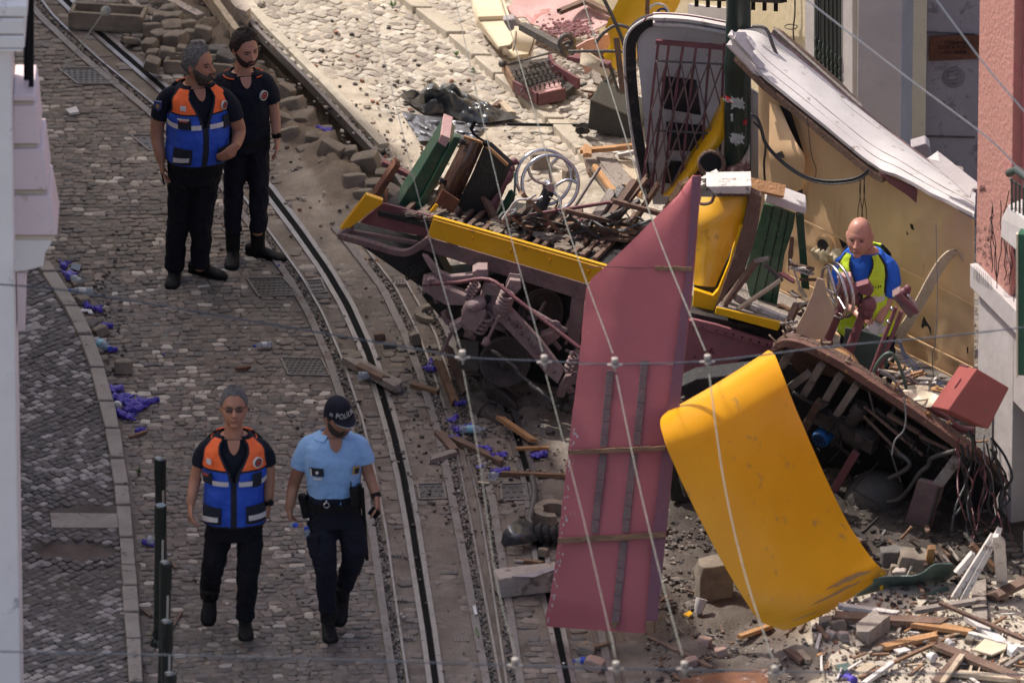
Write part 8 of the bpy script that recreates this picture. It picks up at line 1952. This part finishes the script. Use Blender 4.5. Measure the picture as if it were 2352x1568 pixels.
# bottom-right debris
I_ = lambda x, y: ZI(x, y)
DB = [((1085, 1040), (1490, 1095), .05, 'white_wood', 'pale curved strip just above the dark maroon beam', .2, .18), ((1090, 1110), (1800, 1150), .10, 'wood_brown', 'long dark maroon-brown beam lying on the step edge', .18, .16), ((1640, 1165), (1995, 1215), .08, 'wood_orange', 'split orange-faced plank at the right end of the dark beam', .16, .14), ((1390, 1320), (1760, 1240), .07, 'wood_orange', 'bright orange plank lying alone on the sunny step', .14, .14), ((1240, 1240), (1370, 1140), .13, 'wood_grey', 'chunky grey timber block standing on the step', .20, .20), ((1230, 1530), (1870, 1240), .025, 'wood', 'long thin brown lath running up the sunny step', .15, .15), ((1260, 1568), (1450, 1430), .035, 'white_paint', 'white painted strip beside the long thin lath', .15, .15), ((1980, 1120), (2200, 1290), .07, 'white_paint', 'broad white pointed board at the right of the step', .16, .15), ((1780, 1020), (2352, 1270), .03, 'wood_brown', 'long dark thin beam slanting over the white board', .28, .16), ((1760, 1310), (2330, 1540), .08, 'wood_brown', 'long dark plank with split end in the lower right corner', .16, .15), ((1750, 1568), (1910, 1390), .07, 'wood_brown', 'brown plank pointing up near the bottom edge', .14, .16), ((1790, 1568), (1925, 1385), .035, 'wood_pale', 'pale edge board beside the upward pointing brown plank', .16, .18), ((1980, 1230), (2352, 1330), .04, 'white_wood', 'white lath crossing toward the right edge', .15, .15), ((1600, 1075), (2090, 995), .05, 'wood_grey', 'grey bent strip below the green cloth', .18, .2), ((2040, 870), (2050, 1130), .10, 'wood_grey', 'grey board lying up the slope below the white profiles', .12, .14), ((2000, 630), (2170, 800), .04, 'wood', 'thin brown stick leaning on the white profiles', .35, .2), ((2160, 970), (2300, 900), .10, 'wood_brown', 'dark red-brown beam end near the wall plinth', .15, .2), ((2230, 1450), (2352, 1370), .03, 'wood_grey', 'grey lath at the right edge of the step', .15, .15), ((410, 1250), (610, 1180), .04, 'wood_orange', 'orange-brown stick just below the yellow sheet', .04, .04), ((745, 1350), (840, 1420), .05, 'wood_brown', 'dark stub of wood left of the step', .03, .03), ((820, 1355), (885, 1420), .045, 'wood_pale', 'split pale stub right beside the dark stub', .03, .03), ((1230, 1500), (1310, 1445), .08, 'wood_pale', 'cream board corner on the step near the bottom', .14, .15), ((2130, 1170), (2230, 1110), .02, 'wood', 'little brown stick above the white pointed board', .15, .16), ((0, 1350), (210, 1460), .03, 'wood_brown', 'thin dark lath crossing the ground at the last insulators', .03, .03), ((945, 1180), (1010, 1260), .03, 'wood_brown', 'short brown sliver at the step corner', .14, .14), ((1720, 640), (1700, 760), .05, 'wood_orange', 'orange-brown stub standing among the dark rubble', .35, .05), ((1640, 990), (1830, 920), .03, 'cloth_green', 'dark green rod lying below the green cloth', .1, .12), ((2180, 1430), (2240, 1400), .03, 'wood_pale', 'short pale lath at the right of the long dark plank', .15, .15), ((1900, 1500), (2352, 1545), .06, 'wood_pale', 'pale pinkish plank along the bottom right edge', .14, .15)]
for i, (a, b, w_, m_, lb, h0, h1) in enumerate(DB): gplank(*I_(*a), *I_(*b), w_, min(.03, w_*.7) if w_ < .12 else .1, m_, lb, h0=h0, h1=h1, seed=500+i)
for i, (a, b, w_, lb, h0, h1) in enumerate((((1870, 985), (2140, 560), .055, 'left white moulded profile leaning beside the pillar', .14, .6), ((1925, 1000), (2175, 545), .055, 'second white moulded profile right behind the left one', .14, .62), ((2205, 910), (2180, 580), .075, 'short white moulded profile standing against the wall base', .16, .65), ((1905, 800), (1990, 700), .05, 'cream board behind the left white profile', .3, .4))):
 gplank(*I_(*a), *I_(*b), w_, .035, 'white_wood', lb, h0=h0, h1=h1, seed=560+i, name='moulding', cat='moulding')
card('cream_board', [I_(2005, 1350), I_(2090, 1270), I_(2240, 1310), I_(2225, 1345), I_(2130, 1385)], 'cream', 'flat cream board lying on the step in the lower right', 'board', .015, .14); card('white_cup', [I_(2240, 1330), I_(2310, 1355), I_(2270, 1395), I_(2235, 1370)], 'paper', 'white paper wad right of the flat cream board', 'paper', .04, .14)
card('glass_shard', [I_(1065, 1450), I_(1140, 1435), I_(1190, 1460), I_(1130, 1490), I_(1080, 1480)], 'cloth_green', 'pale green oval glass piece on the sunny step', 'shard', .01, .125); card('white_shard', [I_(1460, 1345), I_(1540, 1330), I_(1580, 1350), I_(1500, 1370)], 'white_paint', 'white shard beside the orange plank', 'shard', .012, .13)
mb = MB(); mb.lathe(G(*I_(1690, 1375), .15), G(*I_(1740, 1395), .15), [(0, .012), (.4, .03), (1, .034)], 14); mb.build('white_cup', 'paper', smooth=50, label='small white cup lying on its side on the step', cat='cup')
mb = MB(); mb.lathe(G(*I_(1830, 1280), .15), G(*I_(1860, 1310), .15), [(0, .022), (1, .022)], 14); mb.build('white_tube', 'paper', smooth=50, label='short white tube above the upward pointing plank', cat='tube')
mb = MB(); mb.lathe(G(*I_(120, 1090), .03), G(*I_(150, 990), .12), [(0, .02), (.4, .035), (1, .04)], 14); mb.build('grey_funnel', 'wall_pale', smooth=50, label='grey funnel-like cup under the yellow sheet\'s left edge', cat='cup')
card('yellow_scrap', [I_(20, 1105), I_(70, 1078), I_(85, 1100), I_(60, 1118)], 'yellow', 'tiny yellow scrap left of the grey funnel', 'scrap', .01, .03); card('green_glass', [I_(2120, 1195), I_(2135, 1190), I_(2150, 1212), I_(2138, 1216)], 'sign_green', 'tiny green glass bit on the white pointed board', 'shard', .01, .17)
BK = [(168, 1285, .09, 'brick', 'pink brick half lying under the yellow sheet'), (280, 1350, .08, 'brick', 'second pink brick piece toward the bottom wire'), (80, 1420, .08, 'brick', 'pale brick lump near the bottom insulator'), (1030, 1235, .07, 'pale_block', 'cream cube on the step, left of its twin'), (1115, 1240, .07, 'pale_block', 'cream cube on the step, right of its twin'), (1080, 1170, .10, 'blockstone', 'grey cube behind the two cream cubes'), (1000, 1150, .09, 'blockstone', 'grey cube at the corner of the step'), (1355, 1345, .07, 'blockstone', 'squat brown cube under the orange plank'), (1980, 1275, .06, 'blockstone', 'small brown cube near the white pointed board'), (2135, 1005, .05, 'white_paint', 'small white cube near the dark red-brown beam'), (1600, 740, .21, 'blockstone', 'large dark block in the rubble below the underside'), (1450, 700, .16, 'bluestone', 'dark squared block left of the large dark block'), (1510, 820, .10, 'pale_block', 'pale lump beside the green cloth'), (1135, 1290, .05, 'bluestone', 'small black lump at the sunny edge of the step'), (1560, 1175, .06, 'brick', 'small tan lump on the dark beam'), (1475, 790, .08, 'blockstone', 'small block right above the pale lump')]
for i, (x, y, s, m_, lb) in enumerate(BK):
 u, v = I_(x, y+s*50); stone_thing(u, v, s, s*.85, s*.85, m_, lb, 700+i, z=.10 if x > 900 and y > 1100 else 0, name='brick' if m_ == 'brick' else 'stone_cube', cat='brick' if m_ == 'brick' else 'stone')
stone_thing(1640, 1330, .24, .18, .30, 'blockstone', 'big rough stone block in the shade left of the yellow sheet', 740, rz=.2, tilt=.05, name='stone_block', cat='stone block')
stone_thing(1366, 1524, .13, .10, .08, 'brick', 'tan concrete lump right of the small bottle at the bottom', 741, name='concrete_lump', cat='lump'); stone_thing(1345, 1492, .12, .09, .06, 'blockstone', 'brown flat stone under the stick at the bottom', 742)
gplank(*ZH(1645, 1345), *ZH(1840, 1295), .035, .02, 'wood', 'brown stick lying just below the pink sheet', seed=750); gplank(*ZH(1618, 1310), *ZH(1690, 1295), .02, .015, 'wood_orange', 'tiny orange stick below the pink sheet', seed=751); gplank(*ZH(2120, 1260), *ZH(2352, 1370), .03, .02, 'wood_brown', 'dark twig-like lath right of the pink sheet foot', seed=752)
gplank(*ZD(885, 1445), *ZD(1008, 1405), .025, .015, 'wood', 'small brown stick below the balled glove by the kerb', seed=753); gplank(*ZD(1615, 980), *ZD(1710, 968), .03, .015, 'rust', 'rusty flat scrap on the cobbles above the walking man', seed=754)
gplank(*ZG(1150, 730), *ZG(1210, 780), .02, .012, 'wood_brown', 'little twig by the third bollard', seed=755); gplank(*ZG(1180, 1180), *ZG(1240, 1080), .02, .012, 'wood_brown', 'curved twig right of the fourth bollard', seed=756); gplank(*ZG(958, 1055), *ZG(1030, 1105), .02, .012, 'wood_brown', 'twig poking out left of the bollards', seed=757)
# green cloth
mb = sheet([G(*I_(1180, 970), .05), G(*I_(1350, 850), .2), G(*I_(1620, 830), .25), G(*I_(1740, 760), .3), G(*I_(1860, 755), .3)], [G(*I_(1200, 975), .03), G(*I_(1400, 945), .05), G(*I_(1620, 915), .06), G(*I_(1800, 880), .06), G(*I_(1905, 800), .1)], 10, .008, .03, 7, crease=.05)
mb.build('green_sheet', 'cloth_green', smooth=50, label='curled dark green sheet in the rubble right of the yellow sheet', cat='sheet')
# rusty metal plate at the bottom edge
t = thing('rusty_sheet', 'rusty flaking metal panel cut by the bottom edge', 'metal panel', tuple(G(1780, 1600)))
mb = MB(); mb.slab([G(*q, .22) for q in (I_(0, 1540), I_(200, 1500), I_(600, 1465), I_(615, 1700), I_(0, 1720))], (0, 0, -.03)); mb.build('plate', 'peel_rust' if 'peel_rust' in MATS else 'rust', t, bevel=.004)
# anonymous rubble: countable splinters, nearest to largest
r = random.Random(91)
for k in range(70):
 x, y = r.uniform(930, 2340), r.uniform(1060, 1560); a = r.gauss(-.3, .8); L = r.uniform(25, 120)
 gplank(*I_(x, y), *I_(x+L*math.cos(a), y+L*math.sin(a)), r.uniform(.008, .025), .01, (mm := r.choice(['wood', 'wood_brown', 'wood_pale', 'wood_grey', 'white_wood', 'wood_orange'])), desc(mm, L/900, 'splinter on the sunny step, '+('left', 'middle', 'right')[min(2, int((x-930)/470))]+' part'), 'wood splinters strewn over the sunny step', h0=.125+r.uniform(0, .02), h1=.125+r.uniform(0, .02), seed=800+k, name='wood_splinter', cat='splinter')
for k in range(50):
 x, y = r.uniform(-300, 900), r.uniform(850, 1540); a = r.uniform(-1.2, 1.2); L = r.uniform(15, 70)
 gplank(*I_(x, y), *I_(x+L*math.cos(a), y+L*math.sin(a)), r.uniform(.006, .018), .01, (mm := r.choice(['wood', 'wood_brown', 'wood_grey'])), desc(mm, L/900, 'splinter on shaded ground '+('below the pink sheet', 'between the pink and yellow sheets', 'below the yellow sheet')[min(2, int((x+300)/400))]), 'dark splinters below the sheets', h0=.02+r.uniform(0, .02), h1=.02, seed=900+k, name='wood_splinter', cat='splinter')
for k in range(60):
 x, y = r.uniform(1150, 2200), r.uniform(480, 1080); a = r.uniform(-1.4, 1.4); L = r.uniform(20, 120)
 gplank(*I_(x, y), *I_(x+L*math.cos(a), y+L*math.sin(a)), r.uniform(.01, .035), .015, (mm := r.choice(['wood_brown', 'wood_grey', 'soot', 'steel_dark', 'wood_brown', 'wood'])), desc(mm, L/900, 'scrap in the rubble '+('beside the yellow sheet', 'under the air tank', 'near the right wall')[min(2, int((x-1150)/350))]), 'scraps in the rubble under the platform', h0=r.uniform(.02, .12), h1=r.uniform(.02, .2), seed=1000+k, name='broken_scrap', cat='scrap')
for k in range(46):
 x, y = r.uniform(1330, 1990), 0; y = 960+(x-1330)*.52+r.uniform(-90, 60); a = r.uniform(-1.2, 1.2); L = r.uniform(30, 120)
 p = V(*ZF(x, y), -2.2-(x-1330)*.0012+r.uniform(-.15, .3)); q = p+Vector((math.cos(a)*L/930, r.uniform(-.05, .05), -math.sin(a)*L/930*.6))
 plank(p, q, r.uniform(.015, .05), .012, (mm := r.choice(['wood', 'wood_brown', 'wood_orange', 'wood_pale', 'maroon_dusty', 'white_wood', 'wood_grey'])), desc(mm, L/900, 'board fragment behind the curved edge beam, '+('near the control stand', 'by the blue wires', 'by the red cabinet')[min(2, int((x-1330)/220))]), 'splintered boards behind the edge beam', seed=1100+k, name='splintered_board', cat='board')
mb = sheet([V(*ZF(1490, 1130), -3.0), V(*ZF(1600, 1120), -3.0), V(*ZF(1720, 1140), -3.05), V(*ZF(1830, 1190), -3.1)], [V(*ZF(1560, 1180), -3.1), V(*ZF(1640, 1240), -3.1), V(*ZF(1740, 1235), -3.15), V(*ZF(1810, 1210), -3.2)], 10, .006, 0, 6, crease=.14); mb.build('torn_liner', 'cream', smooth=60, label='torn cream sheet crumpled beside the brick-red cabinet', cat='torn sheet')
mb = sheet([V(*ZF(1610, 1090), -2.9), V(*ZF(1700, 1100), -2.9)], [V(*ZF(1640, 1170), -2.95), V(*ZF(1700, 1150), -2.95)], 6, .006, 0, 6, crease=.1); mb.build('torn_liner', 'wood_pale', smooth=60, label='small tan scrap standing behind the torn cream sheet', cat='torn sheet')
# weeds
def weed(u, v, s, seed, label):
 r = random.Random(seed); mb = MB(); c = G(u, v, .01)
 for k in range(16):
  a = r.uniform(0, 6.28); d = Vector((math.cos(a), math.sin(a), r.uniform(.3, 1.4))).normalized()*s*r.uniform(.5, 1); w_ = Vector((-math.sin(a), math.cos(a), 0))*s*.14
  mb.add([c, c+d*.5-w_, c+d, c+d*.5+w_], [(0, 1, 2, 3)])
 mb.build('weed', 'weed', label=label, cat='weed')
for i, (u, v, s, lb) in enumerate(((320, 1085, .05, 'small weed growing at the kerb above the first bollard'), (352, 1460, .05, 'weed behind the lower bollards'), (903, 16, .06, 'weed in the kerb joint at the top'), (1048, 128, .05, 'weed beside the second kerb stone'), (1086, 162, .045, 'weed in the kerb near the cream panel'), (1158, 178, .05, 'weed by the corner of the sprung seat'), (300, 78, .03, 'tiny weed by the long trough'), (558, 50, .03, 'tiny weed in the trench side'))): weed(u, v, s, i, lb)
# ================= overhead wires =================
YW = -9.0
def wire(name, pts, r_, m, label, group=None, cat='wire'):
 P_ = smooth_path(pts, 10); mb = MB(); mb.tube(P_, r_, 8); return mb.build(name, m, smooth=60, label=label, cat=cat, group=group)
Yn = -12.6
wire('span_wire', [V(u, v, YW) for u, v in ((-60, 650), (55, 657), (180, 671), (500, 724), (920, 795), (1065, 820), (1250, 829), (1412, 836), (1625, 829), (1900, 797), (2150, 774), (2352, 752), (2500, 738))], .0052, 'wire_steel', 'dark span wire crossing the whole street at mid height')
wire('span_wire', [V(u, v, Yn) for u, v in ((-60, 1494), (190, 1499), (700, 1512), (1183, 1527), (1415, 1534), (1780, 1541), (2352, 1548), (2500, 1550))], .0055, 'wire_steel', 'lower dark span wire near the bottom edge')
LW = [('leftmost', [(845, 0), (905, 225), (966, 470), (1058, 800)], [(1064, 850), (1100, 1050), (1140, 1330), (1183, 1500)]), ('second', [(1046, 0), (1105, 260), (1169, 527), (1246, 808)], [(1254, 860), (1330, 1150), (1384, 1380), (1413, 1508)]), ('third', [(1152, 0), (1228, 260), (1305, 527), (1408, 812)], [(1416, 862), (1465, 1100), (1520, 1330), (1568, 1505)]), ('rightmost', [(1339, 0), (1420, 262), (1506, 527), (1620, 806)], [(1629, 860), (1662, 1100), (1712, 1320), (1775, 1512)])]
zh = V(1250, 829, YW).z
for i, (nm, up_, dn) in enumerate(LW):
 r0 = (.0025, .0027, .0035, .0042)[i]
 pu = [(u, v, lerp(-3.0, YW+.05, v/810)) for u, v in up_]; u0, v0 = up_[0]; u1, v1 = up_[1]; s_ = (u1-u0)/(v1-v0)
 wire('trolley_wire', [V(u0-s_*200, v0-200, -1.5)]+[V(*q) for q in pu], r0, 'wire_white' if i > 1 else 'wire_pale', f'{nm} of the four pale wires, above the upper span wire', 'pale running wires between the span wires')
 pd = [(u, v, lerp(YW-.05, Yn, (v-850)/660)) for u, v in dn]
 wire('trolley_wire', [V(*q) for q in pd], r0*.95, 'wire_white', f'{nm} of the four pale wires, between the two span wires', 'pale running wires between the span wires')
def insulator(u, v, Y, label, s=.62):
 c = V(u, v, Y); t = thing('insulator', label, 'insulator', tuple(c), 'porcelain insulators on the span wires')
 mb = MB(); mb.lathe(c+Vector((0, 0, -.055*s)), c+Vector((0, 0, .055*s)), [(0, .018*s), (.1, .034*s), (.25, .036*s), (.3, .028*s), (.55, .028*s), (.58, .034*s), (.95, .034*s), (1, .026*s)], 20); mb.build('body', 'porcelain', t, smooth=35)
 mb = MB()
 for k in range(12):
  a = k*math.pi/6; mb.box(c+Vector((math.cos(a)*.028*s, math.sin(a)*.028*s, .0)), (.006, .006, .012), Matrix.Rotation(a, 3, 'Z'))
 mb.build('slots', 'wood_brown', t)
 mb = MB(); mb.bar(c+Vector((-.075*s, -.005, -.012)), c+Vector((.075*s, -.005, -.012)), .03*s, .016*s); mb.bar(c+Vector((0, 0, -.05*s)), c+Vector((.004, 0, -.10*s)), .018*s, .018*s); mb.build('clamp', 'porcelain', t, bevel=.003)
nm4 = ['leftmost', 'second', 'third', 'rightmost']
for i, (u, v) in enumerate(((1062, 816), (1250, 827), (1412, 833), (1625, 826))): insulator(u, v, YW-.01, f'{nm4[i]} white insulator on the upper span wire')
for i, (u, v) in enumerate(((1183, 1522), (1415, 1530), (1572, 1530), (1780, 1540))): insulator(u, v, Yn-.01, f'{nm4[i]} blurred white insulator on the bottom span wire', .62)
wire('stay_wire', [V(1760, -75, -6), V(1853, 0, -6), V(2083, 178, -6), V(2275, 322, -6), V(2352, 402, -6), V(2420, 460, -6)], .006, 'wire_bright', 'white stay wire slanting across the grey wall and salmon pilaster')
wire('stay_wire', [V(2110, -60, -7), V(2151, 0, -7), V(2210, 80, -7), V(2271, 160, -7), V(2352, 255, -7), V(2420, 330, -7)], .0055, 'wire_bright', 'upper white stay wire crossing the top right corner')
wire('stay_wire', [V(262, -20, -6), V(240, 25, -6), V(160, 140, -6), V(84, 242, -6), V(40, 300, -6)], .004, 'wire_white', 'thin pale wire slanting down at the top left'); mb = MB(); mb.ball(V(243, 26, -6.01), .034, 10, sq=.9); mb.build('wire_clamp', 'wire_white', smooth=60, label='round pale clamp on the thin wire at the top left', cat='clamp')
# convert nothing further; finish
r = random.Random(71)
for k in range(24):
 t_ = (k+r.random())/24; i = int(t_*(len(ed)-2)); p = ed[i]+Vector((0, .02, .02)); a = r.uniform(-.5, 2.6); L = r.uniform(.04, .16)
 plank(p, p+Vector((math.cos(a)*L, r.uniform(-.05, .05), math.sin(a)*L*.6)), r.uniform(.012, .035), .01, (mm := r.choice(['wood', 'wood_brown', 'wood_pale', 'maroon_dusty', 'wood_orange'])), desc(mm, L, 'splinter sticking up along the curved edge beam, '+('left', 'middle', 'right')[k//8]+' part'), 'splinters along the edge beam', seed=1300+k, name='splinter', cat='splinter')
